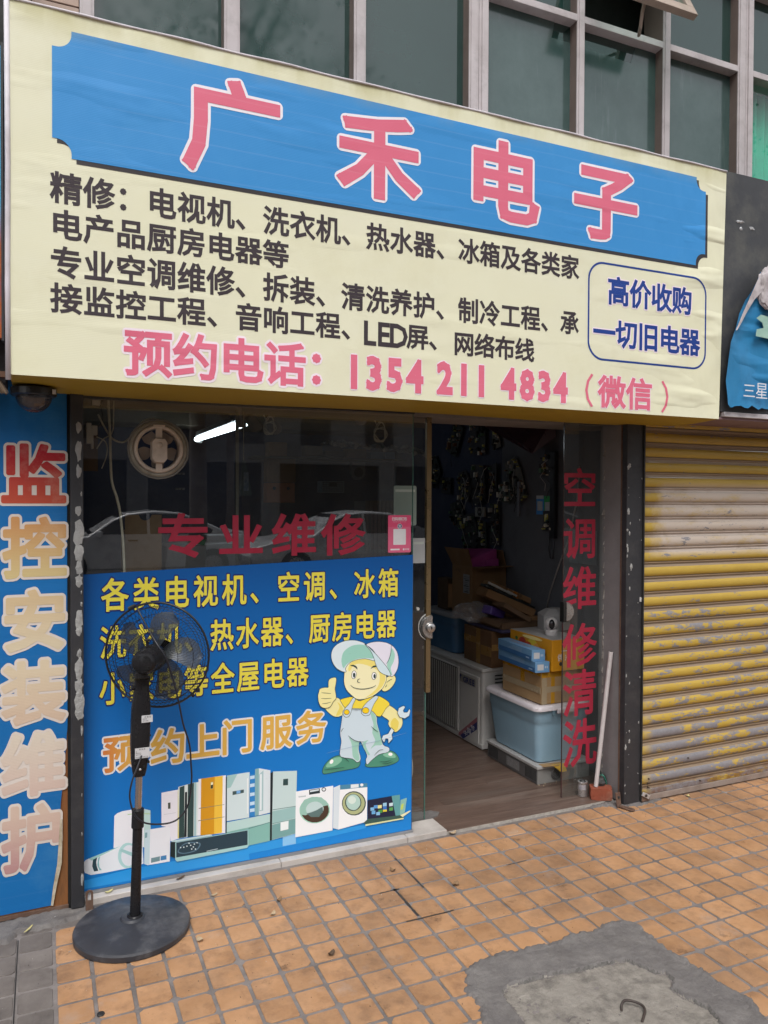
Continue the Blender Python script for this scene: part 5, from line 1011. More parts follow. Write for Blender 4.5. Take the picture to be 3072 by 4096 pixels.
mb = MB(); flat(mb, rrect(1.477, 1.524, 1.361, 1.368, .001), YW - .0031); flat(mb, rrect(1.541, 1.549, 1.360, 1.369, .002), YW - .0031); mb.build('small_logos', MATS['white_print'], CD)
text('small_logo_text', row('支付宝', 1.555, .0075, 1.3645, .0072, .0078), MATS['white_print'], CD, YW - .0031, r=.02)
# white sheets on the glass of the sliding leaf
sc2 = YB / 3.262
def sheet(nm, lab, x0, x1, z0, z1, mat, rr=.004):
    t = thing(nm, lab, 'paper', ((x0 + x1) / 2, YB, z0)); mb = MB(); flat(mb, rrect(x0, x1, z0, z1, rr), YB - .004)
    flat(mb, rrect(x0, x1, z0, z1, rr), YB - .0025); mb.build('sheet', mat, t)
    mb = MB(); flat(mb, rrect(x0 + .008, x1 - .008, z1 - .03, z1 - .018, .001), YB - .0045); mb.build('tape', pm('clear_tape', (.62, .68, .64), rough=.2), t)
sheet('paper_sheet', 'pale green paper sheet with rounded corners behind the window edge above the pink card', 1.497 * sc2, 1.615 * sc2, 1.6 + (1.475 - 1.6) * sc2, 1.6 + (1.663 - 1.6) * sc2, pm('pale_green_paper', '8f9f98', '86968f', rough=.4), .01)
sheet('paper_sheet', 'white paper sheet on the sliding door glass right of the pink card', 1.592 * sc2, 1.662 * sc2, 1.6 + (1.296 - 1.6) * sc2, 1.6 + (1.415 - 1.6) * sc2, pm('white_paper', 'b4b8ba', 'a8acae', rough=.4), .001)
# ------------------------------------------------------------------ blue poster
PO = thing('blue_poster', 'large blue poster with yellow characters, cartoon worker and household appliances on the window', 'poster', (.87, 3.246, .02))
YP = 3.2455
def poster_mat():
    m = bpy.data.materials.new('poster_blue'); m.use_nodes = True; n, l = m.node_tree.nodes, m.node_tree.links; b = n['Principled BSDF']
    g = n.new('ShaderNodeNewGeometry'); sp = n.new('ShaderNodeSeparateXYZ'); l.new(g.outputs['Position'], sp.inputs[0])
    r = n.new('ShaderNodeMapRange'); r.inputs[1].default_value = 1.35; r.inputs[2].default_value = .05; l.new(sp.outputs[2], r.inputs[0])
    cr = n.new('ShaderNodeValToRGB'); e = cr.color_ramp.elements; e[0].color = (*lin('0a5096'), 1); e[1].color = (*lin('1a86d8'), 1)
    for p, c in ((.35, '0d66b0'), (.6, '0f74c6')): k = e.new(p); k.color = (*lin(c), 1)
    l.new(r.outputs[0], cr.inputs[0])
    rx = n.new('ShaderNodeMapRange'); rx.inputs[1].default_value = .15; rx.inputs[2].default_value = .8; l.new(sp.outputs[0], rx.inputs[0])
    mx = n.new('ShaderNodeMix'); mx.data_type = 'RGBA'; l.new(rx.outputs[0], mx.inputs[0]); mul = n.new('ShaderNodeMix'); mul.data_type = 'RGBA'; mul.inputs[0].default_value = .25; l.new(cr.outputs[0], mul.inputs[6]); mul.inputs[7].default_value = (*lin('0a4c94'), 1)
    l.new(mul.outputs[2], mx.inputs[6]); l.new(cr.outputs[0], mx.inputs[7])
    nz = n.new('ShaderNodeTexNoise'); nz.inputs['Scale'].default_value = 3; nz.inputs['Detail'].default_value = 10; nz.inputs['Roughness'].default_value = .75; l.new(g.outputs['Position'], nz.inputs['Vector'])
    mr = n.new('ShaderNodeMapRange'); mr.inputs[1].default_value = .6; mr.inputs[2].default_value = .8; mr.inputs[4].default_value = .3; l.new(nz.outputs['Fac'], mr.inputs[0])
    m3 = n.new('ShaderNodeMix'); m3.data_type = 'RGBA'; l.new(mr.outputs[0], m3.inputs[0]); l.new(mx.outputs[2], m3.inputs[6]); m3.inputs[7].default_value = (*lin('3f78a8'), 1); l.new(m3.outputs[2], b.inputs['Base Color'])
    b.inputs['Roughness'].default_value = .38; b.inputs['Specular IOR Level'].default_value = .4
    n2 = n.new('ShaderNodeTexNoise'); n2.inputs['Scale'].default_value = 2.2; n2.inputs['Detail'].default_value = 2; l.new(g.outputs['Position'], n2.inputs['Vector']); bp = n.new('ShaderNodeBump'); bp.inputs['Strength'].default_value = .25; bp.inputs['Distance'].default_value = .02; l.new(n2.outputs['Fac'], bp.inputs['Height']); l.new(bp.outputs[0], b.inputs['Normal']); return m
mb = MB(); flat(mb, [(.1425, .034), (1.589, .034), (1.591, 1.338), (.1425, 1.296), (.1425, 1.29)][:4], YP); mb.build('sheet', poster_mat(), PO)
MB().box(1.5895, 1.592, YP - .001, YP + .006, .034, 1.338).build('sheet_edge', pm('edge_blue', '2a5f96', rough=.5), PO)
M_py = pm('poster_yellow', 'e6da52', 'e2d446', rough=.4, scale=3); M_pn = pm('poster_navy', '17246e', rough=.4); M_pw = pm('poster_white', 'f0f0f0', rough=.4)
rows = row('各类电视机、空调、冰箱', .262, .1204, 1.208, .096, .132)
rows += row('洗衣机、热水器、厨房电器', .254, .1093, 1.018, .092, .130)
rows += row('小家电等全屋电器', .252, .1107, .832, .092, .130)
text('yellow_outline', rows, M_pn, PO, YP - .0006, r=.068, sq=False)
chars('character', rows, M_py, PO, YP - .0012, r=.022, sq=False)
r4 = [(c, x, z, .132, .146) for c, x, z in zip('预约上门服务', (.286, .470, .612, .757, .930, 1.090), (.566, .570, .574, .576, .576, .578))]
text('orange_outline', r4, M_pw, PO, YP - .0006, r=.078, sq=False)
M_or = bpy.data.materials.new('poster_orange'); M_or.use_nodes = True
_n, _l = M_or.node_tree.nodes, M_or.node_tree.links; g = _n.new('ShaderNodeNewGeometry'); sp = _n.new('ShaderNodeSeparateXYZ'); _l.new(g.outputs['Position'], sp.inputs[0]); mr = _n.new('ShaderNodeMapRange'); mr.inputs[1].default_value = .22; mr.inputs[2].default_value = .33; _l.new(sp.outputs[0], mr.inputs[0])
_l.new(mx_c(_n, _l, mr.outputs[0], lin('d07a40'), lin('dcae52')), _n['Principled BSDF'].inputs['Base Color']); _n['Principled BSDF'].inputs['Roughness'].default_value = .4
chars('character', r4, M_or, PO, YP - .0012, r=.026, sq=False)
def unflat(L): return [(L[i], L[i + 1]) for i in range(0, len(L), 2)]
def art(name, data, y0, dy=.00007, ow=.0022, parent=PO):
    cols = sorted({d[0] for d in data}) + (['24403F'] if any(d[2] for d in data) else []); cols = list(dict.fromkeys(cols)); mats = [pm('print_' + c.lower(), c, c, rough=.38, mix=.01) for c in cols]; mb = MB(); y = y0
    for c, sm, o, L in data:
        p = unflat(L); p = smooth_loop(p, 3) if sm else p
        if o:
            y -= dy; v, f = offset_poly(p, ow); f = [t if (v[t[1]][0] - v[t[0]][0]) * (v[t[2]][1] - v[t[0]][1]) - (v[t[1]][1] - v[t[0]][1]) * (v[t[2]][0] - v[t[0]][0]) > 0 else t[::-1] for t in f]
            mb.add([(a, y, b) for a, b in v], f, cols.index('24403F'))
        y -= dy; flat(mb, p, y, cols.index(c))
    ob = mb.build(name, mats, parent); bm = bmesh.new(); bm.from_mesh(ob.data); bm.normal_update()
    for fa in bm.faces:
        if fa.normal.y > 0: fa.normal_flip()
    bm.to_mesh(ob.data); bm.free(); return y
art('printed_appliances', APPL, YP - .0002, dy=.00004)
yw = art('printed_worker', WORKER, YP - .0014)
mb = MB()
for k, L in enumerate(SEAMS): ribbon(mb, smooth_loop(unflat(L), 4, False), .0032 if k < 2 else .0024, yw - .0001, taper=True)
mb.build('printed_seams', pm('print_24403f', '24403F'), PO)
mb = MB(); ribbon(mb, smooth_loop([(1.16, .455), (1.30, .470), (1.42, .480), (1.56, .500)], 6, False), .0016, yw - .0002, taper=True); mb.build('scratch', pm('scratch_white', '9ab4d0'), PO)
# ------------------------------------------------------------------ exhaust fan set in the window
EF = thing('exhaust_fan', 'round beige exhaust fan set into the upper left of the shop window', 'exhaust fan', (.431, 3.25, 1.80))
M_bei = pm('aged_beige_plastic', 'c4b8ac', 'b0a498', rough=.5, scale=8, dirt='5c4d44', dscale=10, damt=.4); M_gr = pm('grimy_ring', '9a968a', '7c786e', rough=.6, scale=12, dirt='2e2c29', dscale=10, damt=.5)
c = (.431, 3.25, 1.80); ax = (0, -1, 0)
MB().lathe([(.098, -.004), (.100, .012), (.108, .010), (.116, .003), (.117, -.003)], c, ax, 48).build('outer_flange', M_gr, EF, smooth=True)
MB().lathe([(.082, -.05), (.082, .016), (.086, .022), (.094, .022), (.098, .016), (.099, 0)], c, ax, 48).build('inner_ring', M_bei, EF, smooth=True)
MB().box(.418, .444, 3.226, 3.236, 1.712, 1.890).build('bracket', M_bei, EF, bevel=.002)
mb = MB(); oc = [(-.020, .040), (.020, .040), (.030, .026), (.030, -.040), (.018, -.056), (-.018, -.056), (-.030, -.040), (-.030, .026)]
a_ = [(.431 + x, 3.205, 1.800 + z) for x, z in oc]; b_ = [(.431 + x * 1.05, 3.25, 1.800 + z * 1.05) for x, z in oc]; mb.add(a_ + b_, [(i, (i + 1) % 8, 8 + (i + 1) % 8, 8 + i) for i in range(8)] + [tuple(range(8))[::-1]]); mb.build('motor_housing', M_bei, EF, bevel=.003)
MB().lathe([(.0001, .003), (.009, .003), (.012, 0)], (.431, 3.205, 1.815), ax, 20).build('motor_cap', M_bei, EF, smooth=True)
for k in range(5):
    mb = MB(); t0 = math.radians(90 + 36 + 72 * k); m_ = 8; P1 = []; P2 = []
    for j in range(m_ + 1):
        rr = .024 + .054 * j / m_; hw = (.30 + .18 * math.sin(math.pi * j / m_)) if j else .30
        P1.append((.431 + rr * math.cos(t0 - hw), 3.262 , 1.8 + rr * math.sin(t0 - hw))); P2.append((.431 + rr * math.cos(t0 + hw), 3.276, 1.8 + rr * math.sin(t0 + hw)))
    mb.add(P1 + P2, [(j, j + 1, m_ + 1 + j + 1, m_ + 1 + j) for j in range(m_)]); mb.build('blade', pm('blade_brown', '9a9088', '867c74', rough=.45), EF, smooth=True)
MB().box(.408, .454, 3.222, 3.232, 1.886, 1.898).build('latch', M_bei, EF, bevel=.002)
mb = MB(); rr_ = random.Random(1); mb.tube([(.431 + .119 * math.cos(t * .26) * (1 + .02 * rr_.random()), 3.247, 1.8 + .119 * math.sin(t * .26) * (1 + .02 * rr_.random())) for t in range(24)], .004, 6, closed=True); mb.build('sealant', pm('dirty_sealant', (.18, .18, .17), rough=.5), EF, smooth=True)
# ------------------------------------------------------------------ pedestal fan
PF = thing('pedestal_fan', 'black pedestal fan with grey translucent blades standing before the blue poster', 'fan', (.305, 2.935, 0))
M_bp = pm('fan_black', (.012, .012, .014), (.018, .018, .02), rough=.26, scale=8, spec=.22); M_base = pm('fan_base', (.030, .032, .040), (.040, .043, .052), rough=.45, scale=9, dirt=(.16, .16, .17), dscale=9, damt=.55, spec=.5, rvar=.15)
BC = Vector((.297, 2.942, 0))
MB().lathe([(.0001, 0), (.2, 0), (.206, .004), (.207, .022), (.203, .029), (.196, .032), (.10, .043), (.045, .050), (.040, .058), (.030, .060), (.0001, .060)], BC, n=72).build('base', M_base, PF, smooth=False)
autosmooth([c for c in PF.children if c.name.startswith('base')][0], 30)
def fp(t): return Vector((.305 + .026 * t, 2.935 - .004 * t, .05 + .95 * t))        # pole axis, t 0..1 from base to motor
z2t = lambda z: (z - .05) / .95
MB().lathe([(.030, .0), (.028, .010), (.022, .012)], fp(0) + Vector((0, 0, .004)), n=32).build('socket', M_bp, PF, smooth=True)
MB().cyl(fp(0), fp(z2t(.40)), .0190, .0172, n=28).build('lower_pole', M_bp, PF); MB().cyl(fp(z2t(.385)), fp(z2t(.455)), .0225, .0215, n=28).build('collar', M_bp, PF, bevel=.003)
MB().cyl(fp(z2t(.45)), fp(z2t(.60)), .0125, n=24).build('chrome_pole', pm('chrome_pole', (.55, .50, .48), (.5, .46, .44), rough=.22, metal=1.0, rvar=.03), PF)
for o_ in PF.children:
    if 'pole' in o_.name or 'collar' in o_.name: autosmooth(o_, 40)
# control column
mb = MB(); secs = [(.578, .021, .020), (.600, .026, .023), (.64, .031, .027), (.70, .0345, .030), (.78, .035, .031), (.83, .034, .030), (.87, .029, .028), (.905, .026, .026), (.935, .027, .026)]
N_ = 20
for z, a, b in secs:
    cpt_ = fp(z2t(z))
    for i in range(N_):
        t = 2 * math.pi * i / N_; e = .55; cx_, sy_ = math.cos(t), math.sin(t)
        mb.v.append((cpt_.x + a * math.copysign(abs(cx_) ** e, cx_), cpt_.y + b * math.copysign(abs(sy_) ** e, sy_), z))
mb.f = [(j * N_ + i, j * N_ + (i + 1) % N_, (j + 1) * N_ + (i + 1) % N_, (j + 1) * N_ + i) for j in range(len(secs) - 1) for i in range(N_)] + [tuple(range(N_))[::-1], tuple((len(secs) - 1) * N_ + i for i in range(N_))]; mb.m = [0] * len(mb.f)
autosmooth(mb.build('control_column', M_bp, PF), 35)
M_hole = pm('recess_black', (.003, .003, .003), rough=.8); M_lab = pm('label_white', 'c9c9cb', 'bebec0', rough=.4)
q = fp(z2t(.79))
def label(nm, x0, x1, z0, z1, y, lines):
    MB().box(x0, x1, y - .0012, y, z0, z1).build(nm, M_lab, PF)
    text(nm + '_print', lines, pm('label_ink', (.05, .05, .05)), PF, y - .0016, r=.01)
yl = q.y - .0312
label('certificate_label', .325, .364, .780, .806, yl, row('合格证', .338, .0085, .800, .006, .006) + row('检验员', .331, .005, .793, .004, .004) + row('生产日期', .331, .005, .786, .004, .004))
label('rating_label', .302, .353, .650, .688, fp(z2t(.67)).y - .0305, row('落地扇', .319, .008, .683, .005, .005) + [('1', .307, .676, .008, .008)] + row('额定电压', .307, .0045, .670, .0035, .0035) + row('额定功率', .307, .0045, .664, .0035, .0035) + row('中山市电器有限公司', .306, .005, .6545, .004, .004))
mb = MB()
for x, z in ((.309, .86), (.352, .86), (.306, .73), (.354, .73), (.303, .632), (.350, .632)): mb.cyl((x, fp(z2t(z)).y - .030 + .002 * (z > .8), z), (x, fp(z2t(z)).y - .02, z), .0045, n=10)
mb.box(.311, .319, 2.9085, 2.92, .590, .60).box(.331, .339, 2.9085, 2.92, .590, .60).box(.331, .339, 2.906, 2.92, .612, .622).box(.328, .346, 2.905, 2.912, .886, .915)
mb.build('screw_recesses', M_hole, PF)
MB().lathe([(.0001, .004), (.004, .003), (.006, 0)], (.321, 2.911, .606), (0, -1, 0), 14).build('screw', pm('screw_zinc', (.6, .6, .6), rough=.3, metal=.8), PF, smooth=True)
MB().cyl((.335, 2.93, .905), (.292, 2.925, .905), .009, n=16).build('tilt_knob', M_bp, PF, bevel=.001)
# head
AX = Vector((math.sin(math.radians(27)), math.cos(math.radians(27)), .015)).normalized(); HB = Vector((.322, 2.865, 1.003)); GC = Vector((.394, 3.010, 1.003))
MB().box(.300, .345, 2.875, 2.95, .945, .972).build('neck_box', M_bp, PF, bevel=.004)
mb = MB()
for k in range(6): mb.box(.303 + .0065 * k, .306 + .0065 * k, 2.8735, 2.876, .949, .966)
mb.build('neck_slots', M_hole, PF)
autosmooth(MB().lathe([(.0001, -.004), (.020, -.003), (.036, .003), (.043, .012), (.046, .024), (.046, .070), (.048, .074), (.050, .105), (.046, .128), (.038, .135), (.0001, .135)], HB, AX, 44).build('motor_housing', M_bp, PF), 30)
S_ = AX.cross(Vector((0, 0, 1))).normalized(); U_ = S_.cross(AX).normalized()
mb = MB()
for zz in [-.027, -.021, -.015, -.009, .009, .015, .021, .027]:
    w = math.sqrt(max(0, .036 ** 2 - zz ** 2))
    for sx in (-1, 1):
        a0 = HB + U_ * zz + S_ * (sx * .005) - AX * (.0052 - .10 * abs(zz)); a1 = HB + U_ * zz + S_ * (sx * w * .92) + AX * .0012
        mb.tube([a0, (a0 + a1) / 2 - AX * .001, a1], .0013, 4)
mb.build('vent_slots', M_hole, PF)
MB().cyl(HB + AX * .055 + U_ * .04, HB + AX * .055 + U_ * .075, .005, n=12).build('knob_stem', M_bp, PF); MB().cyl(HB + AX * .055 + U_ * .073, HB + AX * .055 + U_ * .078, .011, n=18).build('oscillation_knob', M_bp, PF)
MB().cyl(HB + AX * .13, GC + AX * .035, .030, .026, n=28).build('hub', M_bp, PF)
# blades
M_bl = bpy.data.materials.new('blade_translucent'); M_bl.use_nodes = True; _n, _l = M_bl.node_tree.nodes, M_bl.node_tree.links
b_ = _n['Principled BSDF']; b_.inputs['Base Color'].default_value = (.065, .075, .082, 1); b_.inputs['Roughness'].default_value = .3; b_.inputs['Specular IOR Level'].default_value = .5
tr = _n.new('ShaderNodeBsdfTransparent'); tr.inputs[0].default_value = (.55, .58, .60, 1); ms = _n.new('ShaderNodeMixShader'); ms.inputs[0].default_value = .70; _l.new(tr.outputs[0], ms.inputs[1]); _l.new(b_.outputs[0], ms.inputs[2]); _l.new(ms.outputs[0], _n['Material Output'].inputs[0])
RG = .200
for k in range(5):
    t0 = math.radians(6 + 72 * k); mb = MB(); m_, w_ = 14, 6
    for j in range(m_ + 1):
        f = j / m_; rr = .026 + .146 * f
        lead = t0 + .30 - .42 * f; wd = .98 - .28 * f + .10 * math.sin(math.pi * f)
        if f > .82: wd *= math.sqrt(max(.05, 1 - ((f - .82) / .19) ** 2))
        for i in range(w_ + 1):
            g_ = i / w_ - .5; th = lead + wd * g_ - .35 * max(0, f - .7) * (g_ + .5)
            ctr = GC + S_ * (-rr * math.cos(th)) * -1 + U_ * (rr * math.sin(th)) + AX * (.028 * g_ * 1.6 * (1 - .4 * f) + .006 * math.cos(g_ * 3))
            mb.v.append(tuple(ctr))
    mb.f = [(j * (w_ + 1) + i, j * (w_ + 1) + i + 1, (j + 1) * (w_ + 1) + i + 1, (j + 1) * (w_ + 1) + i) for j in range(m_) for i in range(w_)]; mb.m = [0] * len(mb.f)
    mb.build('blade', M_bl, PF, smooth=True)
M_wire = pm('wire_black', (.012, .012, .014), rough=.35)
def gp(r_, th, d): return GC + S_ * (r_ * math.cos(th)) + U_ * (r_ * math.sin(th)) + AX * d
MB().tube([gp(RG, 2 * math.pi * i / 72, 0) for i in range(72)], .0042, 8, closed=True).build('rim', M_wire, PF, smooth=True)
def cage(nm, sgn, depth, twist, n_w, rw):
    mb = MB()
    for k in range(n_w):
        t0 = 2 * math.pi * k / n_w; pts = []
        for j in range(9):
            f = j / 8; rr = .045 + (RG - .046) * f; d = sgn * (depth * (1 - f ** 3.2)); pts.append(gp(rr, t0 + twist * f * f, d))
        mb.tube(pts, rw, 3)
    for rr, th in ((.095, 1), (.150, 1), (.182, 1)):
        f = (rr - .045) / (RG - .046); mb.tube([gp(rr, 2 * math.pi * i / 60, sgn * depth * (1 - f ** 3.2)) for i in range(60)], .0013, 4, closed=True)
    return mb.build(nm, M_wire, PF, smooth=True)
cage('rear_grille', -1, .045, .42, 72, .0008); cage('front_grille', 1, .062, -.42, 72, .0008)
MB().lathe([(.050, -.050), (.050, -.040)], GC, AX, 40).build('grille_ring', M_bp, PF); MB().lathe([(.0001, .066), (.046, .064), (.048, .056)], GC, AX, 40).build('front_cap', M_bp, PF, smooth=True)
for th in (math.radians(118), math.radians(-40), math.radians(-48)):
    q = gp(RG + .004, th, 0); MB().obox(q, .030 if th > 0 else .012, .022, .014, (0, -th + math.pi / 2, 0)).build('rim_clip', M_bp, PF, bevel=.003)
# power cord wound up over the head
cord = [(.325, 2.902, .660), (.309, 2.885, .626), (.289, 2.87, .583), (.280, 2.865, .528), (.294, 2.86, .468), (.323, 2.86, .433), (.364, 2.86, .417), (.42, 2.86, .413), (.457, 2.862, .428), (.486, 2.865, .469), (.499, 2.868, .553), (.4965, 2.868, .62), (.491, 2.868, .69), (.468, 2.866, .768), (.455, 2.865, .836), (.435, 2.862, .924), (.416, 2.855, .985), (.400, 2.852, 1.030), (.371, 2.875, 1.078), (.336, 2.95, 1.150), (.312, 2.99, 1.205)]
sm = []
P_ = [np.array(p) for p in cord]
for i in range(len(P_) - 1):
    p0, p1, p2, p3 = P_[max(i - 1, 0)], P_[i], P_[i + 1], P_[min(i + 2, len(P_) - 1)]
    for j in range(5):
        t = j / 5; sm.append(tuple(.5 * ((2 * p1) + (-p0 + p2) * t + (2 * p0 - 5 * p1 + 4 * p2 - p3) * t * t + (-p0 + 3 * p1 - 3 * p2 + p3) * t ** 3)))
MB().tube(sm, .0032, 8).build('power_cord', pm('cord_black', (.012, .012, .018), rough=.4), PF, smooth=True)
# ------------------------------------------------------------------ goods inside the doorway
M_card = pm('cardboard', '8f6c48', '7f5e3e', rough=.85, scale=5, stretch=(1, 1, 4), dirt='5a4430', dscale=5, damt=.3, bump=.12, bscale=60, bdist=.002)
M_card2 = pm('cardboard_light', 'a3855f', '917450', rough=.85, scale=5, dirt='6d5638', dscale=4, damt=.3, bump=.15, bscale=40, bdist=.002)
M_tape = pm('brown_tape', '9c7a48', '8a6a3c', rough=.25, scale=4); M_tapey = pm('yellow_tape', 'b8882a', 'a87a20', rough=.25, scale=5); M_tapec = pm('clear_parcel_tape', 'a8987e', '9c8c72', rough=.2, scale=9)
# outdoor air conditioner unit
AC = thing('air_conditioner_unit', 'white outdoor air conditioner unit with ribbed grille standing on the floor inside the doorway', 'air conditioner', (2.69, 4.55, .01))
M_ac = pm('ac_white', 'c9c7c4', 'bab8b4', rough=.45, scale=4, dirt='6f6b66', dscale=3, damt=.5); M_acd = pm('ac_slot', (.03, .03, .03), rough=.8)
MB().box(2.53, 2.87, 4.150, 4.985, .035, .515).build('casing', M_ac, AC, bevel=.016, seg=3)
MB().box(2.524, 2.876, 4.144, 4.991, .505, .530).build('lid', M_ac, AC, bevel=.008)
MB().box(2.524, 2.874, 4.146, 4.990, .020, .050).build('base_tray', M_ac, AC, bevel=.004)
MB().box(2.521, 2.534, 4.445, 4.955, .055, .487).build('grille_frame', M_ac, AC, bevel=.006)
mb = MB()
for i in range(17): y_ = 4.463 + i * .0283; mb.box(2.5165, 2.522, y_, y_ + .012, .068, .474)
mb.build('grille_ribs', pm('ac_rib', 'b4b2ae', 'a4a29e', rough=.5), AC)
MB().box(2.5195, 2.5208, 4.458, 4.945, .066, .478).build('grille_shadow', M_acd, AC)
MB().box(2.522, 2.534, 4.185, 4.428, .035, .470).build('side_panel', M_ac, AC, bevel=.008)
mb = MB(); xf = 2.5205
mb.box(xf, 2.5225, 4.222, 4.425, .397, .450); mb.build('badge_plate', pm('badge_grey', '9d9a92', rough=.4), AC)
def side_text(name, cells, mat, par, x, r=.02):      # text on a face looking towards -X ; cells: char, centre y, centre z, w, h
    mb = MB()
    for ch, cy, cz, w, h in cells:
        v, f = glyph(ch, r, True, ord(ch) < 256); mb.add([(x, cy - px * w, cz + pz * h) for px, pz in v], f)
    o = mb.build(name, mat, par); bm = bmesh.new(); bm.from_mesh(o.data); bm.normal_update()
    for fa in bm.faces:
        if fa.normal.x > 0: fa.normal_flip()
    bm.to_mesh(o.data); bm.free(); return o
M_acn = pm('ac_blue', '23306e', rough=.4)
side_text('brand_lettering', [(c, y_, .421, .050, .048) for c, y_ in zip('GREE', (4.362, 4.322, 4.284, 4.248))], M_acn, AC, 2.5198, .045)
mb = MB(); pts = [(4.412 + .013 * math.cos(t), .430 + .017 * math.sin(t)) for t in [math.radians(a) for a in range(0, 360, 24)]]; mb.poly([(2.5197, a, b) for a, b in pts]); pts2 = [(4.405, .425), (4.420, .436), (4.43, .405), (4.40, .405)]
mb.build('brand_emblem', M_acn, AC); mb = MB(); mb.poly([(2.5192, 4.402 + .011 * math.cos(t), .422 + .012 * math.sin(t)) for t in [math.radians(a) for a in range(0, 360, 24)]]); mb.build('emblem_cut', pm('badge_grey', '9d9a92'), AC)
mb = MB(); mb.poly([(2.5206, 4.415, .038), (2.5206, 4.375, .025), (2.5206, 4.20, .135), (2.5206, 4.20, .185)]); mb.build('blue_band', M_acn, AC)
mb = MB(); mb.poly([(2.5205, 4.435, .030), (2.5205, 4.435, .050), (2.5205, 4.20, .215), (2.5205, 4.20, .185), (2.5205, 4.415, .038)]); mb.build('pink_band', pm('ac_pink', 'a86a74', rough=.4), AC)
side_text('band_lettering', [('中', 4.345, .070, .05, .035), ('国', 4.300, .098, .05, .035), ('节', 4.255, .128, .05, .035)], pm('white_print', 'e4e4e8'), AC, 2.5200, .01)
mb = MB()
for i in range(9): mb.box(2.62 + .0, 2.84, 4.1475, 4.1505, .30 + i * .022, .308 + i * .022)
mb.build('side_louvres', M_acd, AC); MB().box(2.70, 2.80, 4.128, 4.151, .40, .455).build('handle_recess', M_ac, AC, bevel=.008)
for x in (2.56, 2.80):
    for y_ in (4.20, 4.88): MB().box(x, x + .05, y_, y_ + .06, .012, .035).build('foot', M_acd, AC)
# blue-grey crate on the AC unit
def tub(name, label, x0, x1, y0, y1, z0, z1, tp, mat, rim, group=None, lidm=None):
    t = thing(name, label, 'storage box', ((x0 + x1) / 2, (y0 + y1) / 2, z0)); mb = MB(); N = 28
    def ring(a0, a1, b0, b1, z, rr=.04):
        return [(px, py, z) for px, py in [(a1 - rr + rr * math.cos(q), b1 - rr + rr * math.sin(q)) for q in [math.radians(v) for v in range(0, 91, 15)]] + [(a0 + rr + rr * math.cos(q), b1 - rr + rr * math.sin(q)) for q in [math.radians(v) for v in range(90, 181, 15)]] + [(a0 + rr + rr * math.cos(q), b0 + rr + rr * math.sin(q)) for q in [math.radians(v) for v in range(180, 271, 15)]] + [(a1 - rr + rr * math.cos(q), b0 + rr + rr * math.sin(q)) for q in [math.radians(v) for v in range(270, 361, 15)]]]
    H = z1 - z0; hs = [(0, tp + .012), (.006, tp + .002), (.02, tp)] + [(H * f, tp * (1 - f)) for f in (.35, .62)] + [(H * .70, tp * .30), (H * .72, tp * .30 - .004), (H * .95, .004)]
    for h, ins in hs: mb.v += ring(x0 + ins, x1 - ins, y0 + ins, y1 - ins, z0 + h)
    n = 28; mb.f = [(j * n + i, j * n + (i + 1) % n, (j + 1) * n + (i + 1) % n, (j + 1) * n + i) for j in range(len(hs) - 1) for i in range(n)] + [tuple(range(n))[::-1]]; mb.m = [0] * len(mb.f)
    autosmooth(mb.build('body', mat, t), 50)
    mb = MB(); zz = z1 - .028; o_ = .014
    for h, ins in [(0, -.004), (.001, -o_), (.018, -o_), (.027, -o_ + .008), (.030, .01), (.026, .03), (.024, .06)]: mb.v += ring(x0 + ins, x1 - ins, y0 + ins, y1 - ins, zz + h, .045)
    mb.f = [(j * n + i, j * n + (i + 1) % n, (j + 1) * n + (i + 1) % n, (j + 1) * n + i) for j in range(6) for i in range(n)] + [tuple(6 * n + i for i in range(n))]; mb.m = [0] * len(mb.f)
    autosmooth(mb.build('lid', rim, t), 50)
    return t
M_tubb = pm('tub_dark_blue', '4a6f92', '426588', rough=.4, scale=3); M_tubl = pm('tub_light_blue', '93b3c6', '8aabbf', rough=.38, scale=3, dirt='b0bec8', dscale=5, damt=.25)
M_rimg = pm('rim_grey', '8d8f94', '7f8186', rough=.4); M_rimw = pm('rim_white', 'd3ccd0', 'c6bfc4', rough=.35, scale=3)
tub('storage_tub', 'dark blue plastic storage tub with grey lid standing on the air conditioner unit', 2.575, 2.87, 4.61, 5.06, .531, .808, .014, M_tubb, M_rimg)
t = tub('storage_tub', 'light blue plastic storage tub with white lid standing on the grey gas heater', 2.495, 2.872, 3.517, 4.052, .119, .452, .034, M_tubl, M_rimw)
MB().box(2.62, 2.74, 3.495, 3.510, .405, .432).build('clip_handle', M_rimw, t, bevel=.005); MB().box(2.592, 2.604, 3.500, 3.514, .395, .425).build('clip_lug', pm('clip_blue', '6d8794', rough=.4), t, bevel=.002)
# heater body lying on the floor under the tub
HT = thing('gas_water_heater', 'flat grey heater casing with louvred side lying on the floor under the light blue tub', 'heater', (2.65, 3.78, .014))
M_hs = pm('heater_steel', '8b8986', '7b7976', rough=.45, scale=5, dirt='56524d', dscale=6, damt=.5); M_hd = pm('heater_dark', '5d5b5b', '514f4f', rough=.5, scale=6)
MB().box(2.506, 2.86, 3.523, 4.045, .014, .100).build('casing', M_hs, HT, bevel=.003); MB().box(2.503, 2.5058, 3.526, 4.042, .018, .098).build('side_cover', M_hd, HT, bevel=.001)
MB().box(2.498, 2.866, 3.515, 4.052, .1005, .1175).build('front_trim', pm('heater_trim', 'b4b2b0', rough=.35), HT, bevel=.003)
mb = MB()
for i in range(9): mb.box(2.5015, 2.5032, 3.535 + i * .012, 3.541 + i * .012, .030, .088)
for i in range(9): mb.box(2.5015, 2.5032, 3.925 + i * .012, 3.931 + i * .012, .030, .088)
